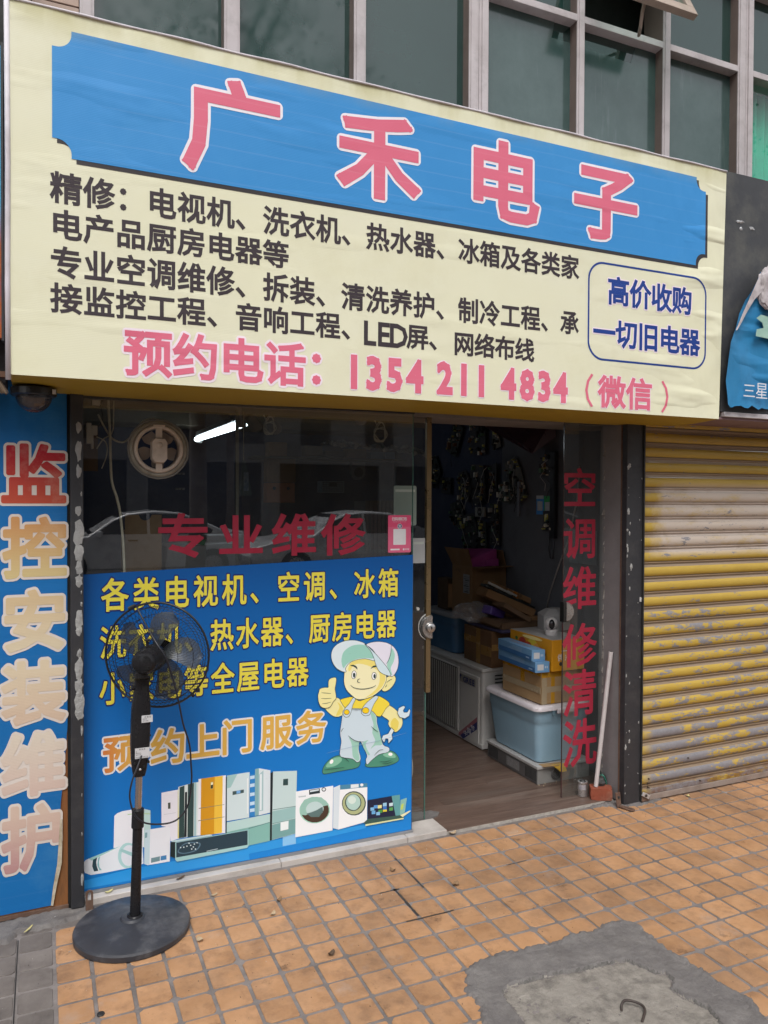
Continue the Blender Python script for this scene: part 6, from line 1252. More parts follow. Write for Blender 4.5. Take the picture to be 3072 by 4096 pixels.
mb.build('louvres', M_acd, HT); MB().box(2.5012, 2.5032, 3.70, 3.83, .034, .085).build('rating_plate', pm('plate_grey', '6a6868', '8a8888', rough=.5, scale=60), HT)
MB().lathe([(.030, 0), (.034, .004), (.032, .008), (.028, .009)], (2.628, 3.5235, .062), (0, -1, 0), 36).build('vent_ring', M_hd, HT, smooth=True)
MB().lathe([(.0001, .0005), (.030, .0005)], (2.628, 3.5235, .062), (0, -1, 0), 36).build('vent_dark', M_acd, HT)
mb = MB()
for a_ in (45, -45):
    for k in range(-3, 4):
        c_ = k * .0085; L_ = math.sqrt(max(0, .03 ** 2 - c_ ** 2)); d_ = Vector((math.cos(math.radians(a_)), 0, math.sin(math.radians(a_)))); n_ = Vector((-d_.z, 0, d_.x)); c0 = Vector((2.628, 3.5175, .062)) + n_ * c_; mb.tube([c0 - d_ * L_, c0 + d_ * L_], .001, 4)
mb.build('vent_mesh', M_hs, HT)
mb = MB(); mb.hexa([(2.53, 3.50, .118), (2.62, 3.485, .1185), (2.68, 3.53, .1185), (2.53, 3.55, .118), (2.53, 3.50, .1195), (2.62, 3.485, .12), (2.68, 3.53, .12), (2.53, 3.55, .1195)]); mb.build('card_scrap', M_card2, HT)
yc = thing('yellow_scrap', 'torn piece of yellow tape hanging over the vent of the grey heater', 'scrap', (2.63, 3.49, .11))
MB().add([(2.58, 3.505, .1215), (2.70, 3.50, .1225), (2.66, 3.478, .112), (2.60, 3.478, .110), (2.665, 3.470, .088), (2.625, 3.470, .086)], [(0, 3, 2, 1), (3, 5, 4, 2)]).build('tape', pm('yellow_scrap_mat', 'c9a23c', 'b8923a', rough=.5, scale=14), yc)
pc = thing('paper_scraps', 'crumpled cream paper scraps on the floor against the grey heater', 'scrap', (2.54, 3.50, .014)); mb = MB(); r = random.Random(8)
for k in range(7): flake_c = (2.505 + k * .02, .02); b0 = len(mb.v); mb.add([(2.50 + k * .02 + r.random() * .01, 3.505 + r.random() * .012 - .02 * (k % 2), .014 + r.random() * .012) for _ in range(5)], [(0, 1, 2), (0, 2, 3), (0, 3, 4)])
mb.build('scraps', pm('cream_paper', 'c9b89e', 'a8977c', rough=.9), pc)
# taped parcels and boxes
def carton(name, label, x0, x1, y0, y1, z0, z1, mat, tapes=(), rot=0, cat='cardboard box', bevel=.004):
    t = thing(name, label, cat, ((x0 + x1) / 2, (y0 + y1) / 2, z0)); MB().box(x0, x1, y0, y1, z0, z1).build('box', mat, t, bevel=bevel)
    for k, (side, a, b, c_, d, mm) in enumerate(tapes):
        e = .0006 + .0004 * k
        if side == 'y': mb = MB().box(a, b, y0 - e, y0 + .001, c_, d)
        elif side == 'x': mb = MB().box(x0 - e, x0 + .001, a, b, c_, d)
        else: mb = MB().box(a, b, c_, d, z1 - .001, z1 + e)
        mb.build('tape_strip', mm, t)
    if rot: t.rotation_euler.z = rot
    return t
cb = carton('parcel', 'cardboard parcel wrapped in yellow and clear tape on the light blue tub', 2.535, 2.815, 3.535, 3.93, .4545, .638, M_card2,
            [('y', 2.537, 2.813, .605, .6375, M_tapey), ('y', 2.60, 2.625, .456, .604, M_tapey), ('y', 2.537, 2.813, .52, .552, M_tapec), ('y', 2.76, 2.80, .456, .604, M_tapec), ('x', 3.54, 3.925, .612, .6375, M_tapey), ('x', 3.70, 3.735, .52, .6110, M_tapey), ('x', 3.54, 3.925, .515, .55, M_tapec), ('y', 2.537, 2.570, .456, .604, M_tapec)])
MB().box(2.534, 2.816, 3.534, 3.931, .6382, .6390).build('top_tape', M_tapey, cb)
bc = carton('cardboard_box', 'brown cardboard box with worn tape on the air conditioner beside the dark blue tub', 2.588, 2.872, 4.142, 4.488, .531, .762, pm('cardboard_brown', '6f5236', '62472e', rough=.85, scale=5, dirt='4a3624', dscale=5, damt=.3, bump=.15, bdist=.002),
            [('x', 4.28, 4.33, .533, .760, M_tape), ('y', 2.59, 2.87, .64, .68, M_tape), ('x', 4.145, 4.27, .60, .66, M_tape), ('x', 4.34, 4.485, .66, .70, M_tape)])
# orange fruit box
ob = thing('fruit_box', 'orange printed fruit carton with white top standing on the taped parcel', 'box', (2.72, 3.72, .64)); ox0, ox1, oy0, oy1, oz0, oz1 = 2.588, 2.812, 3.512, 3.93, .6395, .816
M_ob = pm('fruit_orange', 'c98a18', 'd8971f', rough=.5, scale=2.5); MB().box(ox0, ox1, oy0, oy1, oz0, oz1).build('box', M_ob, ob, bevel=.003)
MB().box(ox0 + .001, ox1 - .001, oy0 + .001, oy1 - .001, oz1 + .0001, oz1 + .0012).build('top_print', pm('fruit_white', 'a9a6a6', '9b9898', rough=.5), ob)
mb = MB(); cs_ = [('d9c23c', (3.70, .76), .05, .034), ('a8382a', (3.80, .765), .036, .024), ('b8442c', (3.74, .748), .034, .024), ('e0a050', (3.66, .752), .026, .022), ('c86a28', (3.62, .740), .026, .022), ('3c6a30', (3.585, .725), .016, .010), ('3c6a30', (3.86, .775), .014, .01), ('f0d890', (3.70, .80), .10, .010)]
mt = [pm('print_' + c[0], c[0], c[0], mix=.01, rough=.5) for c in cs_]
for k, (c_, (cy, cz), a, b) in enumerate(cs_): mb.poly([(ox0 - .0006 - .0002 * k, cy + a * math.cos(q), cz + b * math.sin(q)) for q in [math.radians(v) for v in range(0, 360, 20)]], k)
mb.build('fruit_print', mt, ob); text('lettering', [('供', 2.642, .715, .030, .04), ('汁', 2.69, .712, .028, .034)], pm('white_print', 'e4e4e8'), ob, oy0 - .0006, r=.01); text('lettering', [('果', 2.662, .79, .012, .012), ('园', 2.69, .79, .012, .012)], MATS['white_print'], ob, oy0 - .0006, r=.01)
mb = MB(); mb.box(2.652, 2.690, oy0 - .001, oy0, .750, .7535); mb.build('print_bar', MATS['white_print'], ob); MB().cyl((2.648, oy0 - .0014, .680), (2.648, oy0, .680), .011, n=20).build('hand_hole', M_acd, ob)
# pale blue slim boxes
M_sl = pm('slim_box_blue', '6f9cc4', '6390ba', rough=.4, scale=3); M_sl2 = pm('slim_box_dark', '3f6ea4', '386498', rough=.4)
def slim(lab, P8, lx):
    t = thing('slim_box', lab, 'box', P8[0], group=None); MB().hexa(P8).build('box', M_sl, t, bevel=.0015)
    a, b, c_, d = [Vector(P8[i]) for i in (3, 0, 4, 7)]       # left side face (towards -X)
    n_ = Vector((-.0007, -.0001, 0)); mb = MB(); L = lambda u, v: (a + (b - a) * u) * (1 - v) + (d + (c_ - d) * u) * v + n_
    mb.add([L(.02, .03), L(.98, .03), L(.98, .45), L(.02, .45)], [(0, 1, 2, 3)]); mb.build('dark_band', M_sl2, t)
    mb = MB()
    for k in range(4): mb.add([L(.30 + .05 * k, .50 + .1 * k) + n_, L(.72, .50 + .1 * k) + n_, L(.72, .54 + .1 * k) + n_, L(.30 + .05 * k, .54 + .1 * k) + n_], [(0, 1, 2, 3)])
    mb.add([L(.84, .18) + n_ * 2, L(.93, .18) + n_ * 2, L(.93, .30) + n_ * 2, L(.84, .30) + n_ * 2], [(0, 1, 2, 3)]); mb.build('print_lines', pm('pale_blue_print', '9dbbd8', rough=.4), t)
    a, b, c_, d = [Vector(P8[i]) for i in (0, 1, 5, 4)]; n2 = Vector((0, -.0008, 0)); E_ = lambda u, v: (a + (b - a) * u) * (1 - v) + (d + (c_ - d) * u) * v + n2
    mb = MB(); mb.add([E_(.14, .22), E_(.58, .22), E_(.58, .76), E_(.14, .76)], [(0, 1, 2, 3)]); mb.build('barcode_label', pm('label_white', 'c9c9cb'), t)
    mb = MB(); mb.add([E_(.68, .4), E_(.72, .4), E_(.72, .6), E_(.68, .6)], [(0, 1, 2, 3)]); mb.add([E_(.8, .4), E_(.84, .4), E_(.84, .6), E_(.8, .6)], [(0, 1, 2, 3)]); mb.build('end_print', pm('white_print', 'e4e4e8'), t)
    a, b, c_, d = [Vector(P8[i]) for i in (4, 5, 6, 7)]; n3 = Vector((0, 0, .0008)); T_ = lambda u, v: (a + (b - a) * u) * (1 - v) + (d + (c_ - d) * u) * v + n3
    mb = MB()
    for k in range(6): mb.add([T_(.35, .25 + .09 * k), T_(.65, .25 + .09 * k), T_(.65, .30 + .09 * k), T_(.35, .30 + .09 * k)], [(0, 1, 2, 3)])
    mb.build('top_print', pm('dull_red_print', '8a7a90', rough=.4), t)
slim('lower of two pale blue slim boxes jutting over the edge of the taped parcel', [(2.487, 3.525, .640), (2.572, 3.512, .640), (2.575, 3.93, .640), (2.508, 3.935, .640), (2.487, 3.525, .700), (2.572, 3.512, .700), (2.575, 3.93, .700), (2.508, 3.935, .700)], 0)
slim('upper of two pale blue slim boxes stacked left of the orange fruit carton', [(2.477, 3.545, .7012), (2.556, 3.532, .7012), (2.578, 3.925, .7012), (2.505, 3.935, .7012), (2.477, 3.545, .764), (2.556, 3.532, .764), (2.578, 3.925, .764), (2.505, 3.935, .764)], 1)
# white pan camera and its box
wc = thing('pan_camera', 'small white round home security camera standing on the orange fruit carton', 'security camera', (2.688, 3.655, .8175)); M_wp = pm('white_plastic', 'cfc9c9', 'c5bfbf', rough=.3)
MB().lathe([(.0001, 0), (.033, 0), (.034, .004), (.034, .024), (.031, .030), (.020, .033), (.0001, .033)], (2.688, 3.655, .8175), n=36).build('base', M_wp, wc, smooth=False)
MB().lathe([(.037 * math.cos(t), .037 * math.sin(t)) for t in [math.radians(a) for a in range(-90, 91, 10)]], (2.688, 3.655, .8820), n=36).build('ball', M_wp, wc, smooth=True)
fd = Vector((-.55, -.83, .03)).normalized(); c_ = Vector((2.688, 3.655, .8820)); up = Vector((0, 0, 1)); sd = fd.cross(up).normalized()
mb = MB(); ring_ = [(c_ + fd * (.0385 - .5 * (a * a) / .074) + sd * a_ + up * b_) for a, a_, b_ in [(math.hypot(.017 * math.cos(q), .029 * math.sin(q)), .017 * math.cos(q), .029 * math.sin(q)) for q in [math.radians(v) for v in range(0, 360, 15)]]]
mb.add([c_ + fd * .0395] + ring_, [(0, i + 1, (i + 1) % 24 + 1) for i in range(24)]); mb.build('face_plate', pm('gloss_black', (.01, .01, .012), rough=.08), wc, smooth=True)
MB().lathe([(.0001, .0405), (.007, .040), (.009, .0385)], c_ + up * .008, fd, 20).build('lens', pm('lens_glass', (.01, .01, .02), rough=.05, coat=1), wc, smooth=True)
wb = thing('white_box', 'white faceted cardboard packaging standing behind the small white camera', 'box', (2.82, 3.86, .8175)); M_wb = pm('white_board', 'a8a5a5', '9a9797', rough=.55, scale=4)
hx = [(2.725, 3.78), (2.80, 3.735), (2.905, 3.76), (2.915, 3.86), (2.85, 3.90), (2.75, 3.88)]; mb = MB(); cx_ = sum(p[0] for p in hx) / 6; cy_ = sum(p[1] for p in hx) / 6
mb.add([(x, y_, .8178) for x, y_ in hx] + [(x, y_, .905 + .010 * (i % 2)) for i, (x, y_) in enumerate(hx)] + [(cx_ + (x - cx_) * .45, cy_ + (y_ - cy_) * .45, .945) for x, y_ in hx], [(i, (i + 1) % 6, 6 + (i + 1) % 6, 6 + i) for i in range(6)] + [(6 + i, 6 + (i + 1) % 6, 12 + (i + 1) % 6, 12 + i) for i in range(6)] + [tuple(12 + i for i in range(6))]); mb.build('body', M_wb, wb, bevel=.002)
# open carton on the tub with pink foam
oc = thing('open_carton', 'tall open cardboard carton with raised flap and white shipping label behind the tub', 'cardboard box', (2.78, 4.6, .81)); x0, x1, y0, y1, z0, z1 = 2.655, 2.925, 4.50, 4.775, .8085, 1.140; w = .004
M_oc = pm('carton_brown', '7d5f40', '705437', rough=.85, scale=5, dirt='55402a', dscale=4, damt=.3, bump=.1, bdist=.002)
MB().box(x0, x1, y0, y0 + w, z0, z1).build('side', M_oc, oc); MB().box(x0, x1, y1 - w, y1, z0, z1).build('side', M_oc, oc); MB().box(x0, x0 + w, y0 + w, y1 - w, z0, z1).build('side', M_oc, oc); MB().box(x1 - w, x1, y0 + w, y1 - w, z0, z1).build('side', M_oc, oc); MB().box(x0 + w, x1 - w, y0 + w, y1 - w, z0, z0 + w).build('bottom', M_oc, oc)
MB().hexa([(x0, y0 + .002, z1 + .0005), (x0 + w, y0 + .002, z1 + .0005), (x0 + w, y1 - .002, z1 + .0005), (x0, y1 - .002, z1 + .0005), (x0 - .045, y0 - .02, z1 + .125), (x0 - .041, y0 - .02, z1 + .125), (x0 - .041, y1 + .04, z1 + .122), (x0 - .045, y1 + .04, z1 + .122)]).build('flap', M_oc, oc)
MB().hexa([(x0, y0 - .09, z1 - .004), (x1 + .0, y0 - .09, z1 + .004), (x1, y0 - .001, z1 + .0), (x0 + .01, y0 - .001, z1 + .0), (x0, y0 - .09, z1), (x1, y0 - .09, z1 + .008), (x1, y0 - .001, z1 + .004), (x0 + .01, y0 - .001, z1 + .004)]).build('flap', M_oc, oc)
MB().hexa([(x1 - w, y0, z1 + .0005), (x1, y0, z1 + .0005), (x1, y1, z1 + .0005), (x1 - w, y1, z1 + .0005), (x1 - .03, y0, z1 + .11), (x1 - .026, y0, z1 + .11), (x1 - .026, y1, z1 + .11), (x1 - .03, y1, z1 + .11)]).build('flap', M_oc, oc)
mb = MB(); mb.box(x0 - .001, x0, 4.535, 4.62, .955, 1.085); mb.build('shipping_label', pm('dim_label', '8b8d90', '7d7f82', rough=.5), oc)
mb = MB(); r = random.Random(12)
for k in range(9): zz = .962 + k * .013; mb.box(x0 - .0016, x0 - .001, 4.54 + r.random() * .02, 4.575 + r.random() * .04, zz, zz + .003 + .004 * (k % 3 == 0))
mb.build('label_print', pm('label_ink', (.05, .05, .05)), oc); side_text('stamp', [(c, y_, 1.105, .026, .026) for c, y_ in zip('150#', (4.735, 4.712, 4.689, 4.666))], pm('stamp_ink', '4a3a2a'), oc, x0 - .001, .0)
M_pf = pm('pink_foam', 'a8448c', '943a7c', rough=.7, scale=6, bump=.2, bdist=.003)
pf = thing('pink_foam', 'magenta foam packing sheets sticking out of the tall open carton', 'foam', (2.78, 4.6, 1.0)); 
o = MB().hexa([(2.70, 4.53, 1.00), (2.88, 4.53, 1.0), (2.88, 4.72, 1.0), (2.70, 4.72, 1.0), (2.672, 4.535, 1.19), (2.87, 4.53, 1.262), (2.88, 4.70, 1.25), (2.69, 4.70, 1.26)]).build('sheet', M_pf, pf, bevel=.012, seg=3)
MB().hexa([(2.78, 4.506, 1.02), (2.875, 4.506, 1.02), (2.875, 4.528, 1.02), (2.78, 4.528, 1.02), (2.775, 4.506, 1.185), (2.87, 4.506, 1.195), (2.87, 4.528, 1.19), (2.78, 4.528, 1.185)]).build('block', M_pf, pf, bevel=.008, seg=3)
sm_ = carton('cardboard_box', 'small dark open cardboard box standing on the left end of the dark blue tub', 2.64, 2.72, 4.82, 4.97, .8085, 1.03, pm('cardboard_dark', '4a3826', '3e2f20', rough=.9), bevel=.002)
MB().hexa([(2.636, 4.80, .83), (2.639, 4.80, .83), (2.68, 4.76, .83), (2.676, 4.76, .83), (2.636, 4.80, 1.0), (2.639, 4.80, 1.0), (2.70, 4.76, .99), (2.696, 4.76, .99)]).build('flap', M_oc, sm_)
# shallow trays of cardboard piled on the brown box
tr_ = thing('cardboard_tray', 'shallow open cardboard tray with bent flap lying on the brown cardboard box', 'cardboard box', (2.75, 4.2, .765)); M_tr = pm('tray_brown', '6e5540', '604a36', rough=.85, scale=6)
MB().box(2.60, 2.90, 4.05, 4.46, .765, .785).build('purple_sleeve', pm('dull_purple', '4b4664', '413c58', rough=.5), tr_, bevel=.004)
MB().box(2.61, 2.915, 4.055, 4.45, .787, .830).build('tray', M_tr, tr_, bevel=.003)
MB().hexa([(2.590, 4.06, .800), (2.612, 4.06, .828), (2.612, 4.50, .845), (2.585, 4.50, .82), (2.588, 4.06, .803), (2.612, 4.06, .832), (2.612, 4.50, .849), (2.583, 4.50, .824)]).build('flap', M_tr, tr_)
pb = thing('tissue_pack', 'purple printed packet lying among the cardboard trays', 'packet', (2.68, 4.28, .84)); MB().obox((2.675, 4.26, .868), .13, .09, .055, (0, math.radians(20), .2)).build('packet', pm('purple_print', '4a3580', '5a458e', rough=.35, scale=20), pb, bevel=.008, seg=3)
pbg = thing('plastic_bag', 'crumpled clear plastic bag lying before the tall open carton', 'plastic bag', (2.58, 4.36, .85)); bm = bmesh.new(); bmesh.ops.create_icosphere(bm, subdivisions=4, radius=1)
for v in bm.verts:
    q = v.co.copy(); k = 1 + .45 * MN.noise(q * 1.7) + .22 * abs(MN.noise(q * 5)); v.co = Vector((2.575 + q.x * .115 * k + .04 * q.z, 4.34 + q.y * .07 * k, .868 + q.z * .055 * k - .25 * (q.x * .1))) - WL[pbg]
me = bpy.data.meshes.new('bag'); bm.to_mesh(me); bm.free(); me.materials.append(glass('clear_plastic', (.85, .85, .87), .10, (.6, .6, .62), ior=1.5, dirt=.18)); o = bpy.data.objects.new('bag', me); COL.objects.link(o); o.parent = pbg; WL[o] = WL[pbg]
def slanted(name, lab, cat, a, b, wid, hgt, mat):        # a, b: lower and upper end centres; tray lying on a slope
    t = thing(name, lab, cat, a); a = Vector(a); b = Vector(b); d = (b - a); s_ = Vector((0, 1, 0)); u_ = d.cross(s_).normalized(); u_ = u_ if u_.z > 0 else -u_
    P8 = [a - s_ * wid / 2, b - s_ * wid / 2, b + s_ * wid / 2, a + s_ * wid / 2]; P8 = P8 + [p + u_ * hgt for p in P8]; MB().hexa(P8).build('body', mat, t, bevel=.003); return t, u_, d
t1, u_, d_ = slanted('flat_carton', 'long flat brown carton with dark stamped characters lying tilted on the pile', 'cardboard box', (2.66, 4.33, 1.035), (2.925, 4.26, .915), .11, .035, M_card)
text('stamp', [(c, 2.735 + .028 * k, 1.03 - .0127 * k, .02, .024) for k, c in enumerate('常州')], pm('stamp_ink', '4a3a2a'), t1, 4.20, .01); text('stamp', [(c, 2.825 + .022 * k, .985 - .010 * k, .018, .022) for k, c in enumerate('电板')], MATS['stamp_ink'], t1, 4.20, .01)
MB().hexa([(2.80, 4.215, .962), (2.83, 4.215, .948), (2.83, 4.30, .948), (2.80, 4.30, .962), (2.812, 4.214, 1.0), (2.842, 4.214, .987), (2.842, 4.31, .987), (2.812, 4.31, 1.0)]).build('tape_band', pm('orange_tape', 'a8641e', rough=.3), t1)
t2, _, _ = slanted('circuit_board_tray', 'long black circuit board with row of white connectors lying tilted in an open tray', 'circuit board', (2.58, 4.24, 1.045), (2.90, 4.16, .890), .07, .016, pm('board_black', (.012, .014, .014), rough=.4))
mb = MB(); r = random.Random(21)
for k in range(26):
    f = k / 25; x = 2.605 + .17 * f; z = 1.063 - .475 * .17 * f * 1.0; mb.obox((x, 4.205 + r.random() * .004, z + .004), .006, .010 + r.random() * .01, .010 + r.random() * .006, (0, math.radians(25), 0))
for k in range(8): mb.obox((2.745 + .009 * k, 4.20, 1.0 - .0045 * k + .006), .007, .012, .012, (0, math.radians(25), 0))
mb.obox((2.69, 4.198, 1.022), .17, .004, .004, (0, math.radians(25.8), 0)); mb.build('connectors', pm('connector_white', 'bdb9b4', rough=.5), t2); mb = MB()
for k in range(20): f = r.random(); mb.obox((2.62 + .26 * f, 4.225 + r.random() * .03, 1.046 - .475 * .26 * f + .008), .008 + r.random() * .014, .008 + r.random() * .01, .008 + r.random() * .01, (0, math.radians(25), 0))
mb.build('components', pm('component_dark', (.02, .03, .025), (.08, .06, .03), rough=.5, scale=30), t2)
t3, _, _ = slanted('flat_carton', 'open flat carton holding the long circuit board with connectors', 'cardboard box', (2.57, 4.25, .985), (2.86, 4.14, .848), .12, .052, pm('carton_mid', '7b5c3c', '6b4f32', rough=.85, scale=5, bump=.1, bdist=.002))
t4, _, _ = slanted('flat_carton', 'lowest of the flat cartons leaning at the front edge of the cardboard tray', 'cardboard box', (2.64, 4.16, .925), (2.80, 4.10, .825), .14, .03, M_tr)
t5 = thing('flat_carton', 'flat folded cardboard piece lying under the tilted cartons beside the camera', 'cardboard box', (2.85, 4.1, .84)); MB().hexa([(2.78, 4.05, .833), (2.99 - .07, 4.05, .833), (2.92, 4.3, .833), (2.78, 4.3, .833), (2.78, 4.05, .862), (2.92, 4.05, .850), (2.92, 4.3, .850), (2.78, 4.3, .862)]).build('body', M_card, t5, bevel=.002)
# capacitor, brick, pipe, cable coil at the jamb
cp = thing('capacitor', 'small round aluminium capacitor standing on the threshold beside the brick', 'capacitor', (2.638, 3.300, .014)); M_al = pm('aluminium_can', (.50, .48, .47), (.42, .40, .39), rough=.3, metal=.7, scale=8, dirt='6d6661', dscale=14, damt=.4)
autosmooth(MB().lathe([(.0001, 0), (.024, 0), (.0265, .003), (.0265, .074), (.0275, .077), (.0265, .080), (.024, .081), (.0235, .078), (.0001, .078)], (2.638, 3.300, .014), n=36).build('can', M_al, cp), 35)
mb = MB(); mb.box(2.635, 2.638, 3.293, 3.307, .092, .102).box(2.644, 2.647, 3.294, 3.306, .092, .100).box(2.627, 2.630, 3.294, 3.306, .092, .099); mb.build('terminals', pm('tin', (.6, .6, .6), rough=.3, metal=.8), cp); MB().lathe([(.0001, .010), (.011, .008), (.016, 0)], (2.638, 3.300, .0925), n=20).build('cap', pm('cap_black', (.02, .02, .02)), cp, smooth=True)
lb = MB().lathe([(.02665, .040), (.02665, .066)], (2.638, 3.300, .014), n=36, sweep=1.5); lb.build('print_label', pm('can_print', '8d8a94', 'a8a4a4', rough=.4, scale=90), cp, smooth=True)
bk = thing('brick', 'broken red brick lying on the threshold beside the doorway, holding the white pipe', 'brick', (2.712, 3.238, .0135)); bm = bmesh.new(); bmesh.ops.create_cube(bm, size=1); bmesh.ops.subdivide_edges(bm, edges=bm.edges, cuts=9, use_grid_fill=True)
for v in bm.verts:
    q = v.co.copy(); cr_ = max(0, abs(q.x) + abs(q.y) + abs(q.z) - 1.15); n_ = MN.noise(q * 5) * .03 + MN.noise(q * 14) * .018; q = q * (1 - .18 * cr_ + n_); 
    p = Vector((q.x * .112, q.y * .078, q.z * .062 + .031)); a_ = math.radians(-32); v.co = Vector((p.x * math.cos(a_) - p.y * math.sin(a_), p.x * math.sin(a_) + p.y * math.cos(a_), max(0, p.z))) + Vector((-.005, 0, 0))
me = bpy.data.meshes.new('body'); bm.to_mesh(me); bm.free(); me.materials.append(pm('brick_red', '8f4a34', '7a3c2a', rough=.9, scale=12, bump=.8, bscale=70, dirt='b39480', dscale=9, damt=.5, bdist=.004)); o = bpy.data.objects.new('body', me); COL.objects.link(o); o.parent = bk; WL[o] = WL[bk]; autosmooth(o, 40)
pp_ = thing('white_pipe', 'long white plastic pipe leaning against the jamb and standing on the brick', 'pipe', (2.735, 3.262, .074)); a = Vector((2.722, 3.255, .078)); b = Vector((2.757, 3.235, .800))
a = Vector((2.679, 3.242, .079)); b = Vector((2.751, 3.218, .795))
autosmooth(MB().cyl(a, b, .0115, n=24).build('pipe', pm('white_pvc', 'c9c3c4', 'bcb6b6', rough=.4, scale=5, dirt='8f8884', dscale=8, damt=.3), pp_), 40); MB().cyl(b, b + (b - a).normalized() * .0005, .009, n=20).build('bore', M_acd, pp_)
cc_ = thing('cable_coil', 'coil of dark green and black wire resting behind the brick against the jamb', 'cable', (2.74, 3.28, .06)); r = random.Random(4)
for nm, mt_, R0 in (('black_wire', pm('black_wire', (.02, .025, .022), rough=.4), .055), ('green_wire', pm('green_wire', (.03, .20, .14), rough=.4), .046)):
    mb = MB(); pts = []
    for k in range(60): t = k * .42; rr = R0 + .005 * math.sin(k * .7) + .003 * r.random(); pts.append((2.738 + rr * .9 * math.cos(t) * .40, 3.276 - .022 * math.cos(t) + .006 * math.sin(k * .31), .078 + rr * math.sin(t)))
    mb.tube(pts, .0028, 6); mb.build(nm, mt_, cc_, smooth=True)
st = thing('stone', 'dark grey lump of stone on the brick behind the white pipe', 'stone', (2.715, 3.250, .076)); bm = bmesh.new(); bmesh.ops.create_icosphere(bm, subdivisions=3, radius=1)
for v in bm.verts: q = v.co.copy(); k = 1 + .3 * MN.noise(q * 1.5) + .08 * MN.noise(q * 5); v.co = Vector((q.x * .032 * k, q.y * .02 * k, q.z * .022 * k + .018))
me = bpy.data.meshes.new('body'); bm.to_mesh(me); bm.free(); me.materials.append(pm('dark_stone', (.07, .07, .07), (.05, .05, .05), rough=.9, bump=.5)); o = bpy.data.objects.new('body', me); COL.objects.link(o); o.parent = st
wr = thing('hanging_cord', 'thin pale rope hanging down the right wall behind the glass leaf', 'rope', (2.91, 3.9, 1.0))  # a hanging cord rather than a rope
def onx_(pts, X=2.915): return [(X, y_, z) for y_, z in pts]
MB().tube([(2.915, 3.70, 1.80), (2.915, 3.72, 1.60), (2.915, 3.80, 1.36), (2.915, 3.90, 1.18), (2.915, 3.98, 1.02), (2.915, 4.02, .90)], .005, 8).build('cord', pm('cord_white', '8f8a88', rough=.5), wr, smooth=True)
# ------------------------------------------------------------------ circuit boards hung on the right wall
M_pcb = [pm('pcb_%d' % k, c, c2, rough=.5, scale=25) for k, (c, c2) in enumerate([((.02, .028, .03), (.05, .055, .05)), ((.03, .06, .04), (.05, .05, .05)), ((.018, .018, .022), (.05, .05, .055)), ((.14, .125, .10), (.07, .07, .06))])]
M_cmp = [pm('cmp_%d' % k, c, rough=.45) for k, c in enumerate([(.02, .02, .02), (.40, .40, .40), (.60, .56, .48), (.5, .46, .12), (.08, .16, .10), (.20, .11, .06)])]
cnt = 0
def board(outline, lab, seed, n=26, pm_=0, x=2.905, wires=0, name='circuit_board'):
    global cnt
    r = random.Random(seed); cy = sum(p[0] for p in outline) / len(outline); cz = sum(p[1] for p in outline) / len(outline)
    t = thing(name, lab, 'circuit board', (x, cy, cz), 'circuit boards hung on the wall'); mb = MB(); m_ = len(outline)
    mb.add([(x, a, b) for a, b in outline] + [(x + .003, a, b) for a, b in outline], [(i, (i + 1) % m_, m_ + (i + 1) % m_, m_ + i) for i in range(m_)]); mb.poly([(x, a, b) for a, b in outline]); mb.build('board', M_pcb[pm_], t)
    P_ = np.array(outline); lo, hi = P_.min(0), P_.max(0); k = 0; mb = MB(); tries = 0
    while k < n and tries < 500:
        tries += 1; a = lo[0] + (hi[0] - lo[0]) * r.random(); b = lo[1] + (hi[1] - lo[1]) * r.random()
        if sdist([(a, b)], outline)[0] < .006: continue
        sz = .006 + .018 * r.random() ** 2; sy = sz * (1 + r.random()); dp = .006 + .022 * r.random(); mi = r.choice([0, 0, 0, 0, 1, 2, 3, 4, 5])
        if r.random() < .3: mb.cyl((x, a, b), (x - dp, a, b), sz * .5, n=8, mi=mi)
        else: mb.box(x - dp, x, a - sz / 2, a + sz / 2, b - sy / 2, b + sy / 2, mi)
        k += 1
    mb.build('components', M_cmp, t)
    if wires:
        mb = MB()
        for k in range(wires):
            a = lo[0] + (hi[0] - lo[0]) * r.random(); b = lo[1] + (hi[1] - lo[1]) * (.3 + .6 * r.random()); pts = [(x - .02, a, b)]
            for q in range(5): a += r.uniform(-.05, .05); b -= .035 + .03 * r.random() * (1 if q else -1); pts.append((x - .02 - .02 * r.random(), a, b))
            pts = [tuple(v) for v in pts]; sm = []
            for i in range(len(pts) - 1):
                for j in range(4): sm.append(tuple(np.array(pts[i]) * (1 - j / 4) + np.array(pts[i + 1]) * j / 4))
            mb.tube(sm, .0022, 5, k % 2)
        mb.build('wires', [M_cmp[0], M_cmp[1]], t, smooth=True)
    return t
board([(5.19, 2.20), (5.07, 2.14), (5.19, 1.925), (5.345, 1.99)], 'tilted dark board with lead hanging at the upper left of the wall', 1, 34, 0, wires=1)
board([(4.965, 2.20), (4.755, 2.20), (4.75, 1.925), (4.98, 1.935)], 'upright power board with silver heat sink beside the black panel', 2, 44, 2)
board([(4.665, 2.10), (4.60, 2.12), (4.545, 1.97), (4.655, 1.95)], 'small pale board half hidden behind the hanging panel', 3, 18, 3)
board([(4.50, 1.85), (4.37, 1.89), (4.30, 1.80), (4.22, 1.62), (4.33, 1.565), (4.44, 1.70)], 'long grey board with silver edge hanging in mid wall', 4, 36, 3, wires=2)
board([(4.51, 1.72), (4.42, 1.74), (4.36, 1.62), (4.42, 1.575), (4.53, 1.585), (4.57, 1.64)], 'round clustered board with white wires in mid wall', 5, 26, 1, x=2.89, wires=3)
board([(4.03, 1.915), (3.90, 1.86), (3.97, 1.70), (4.10, 1.77)], 'tilted black board with white connector near the pink lettered glass', 6, 24, 2, wires=2)
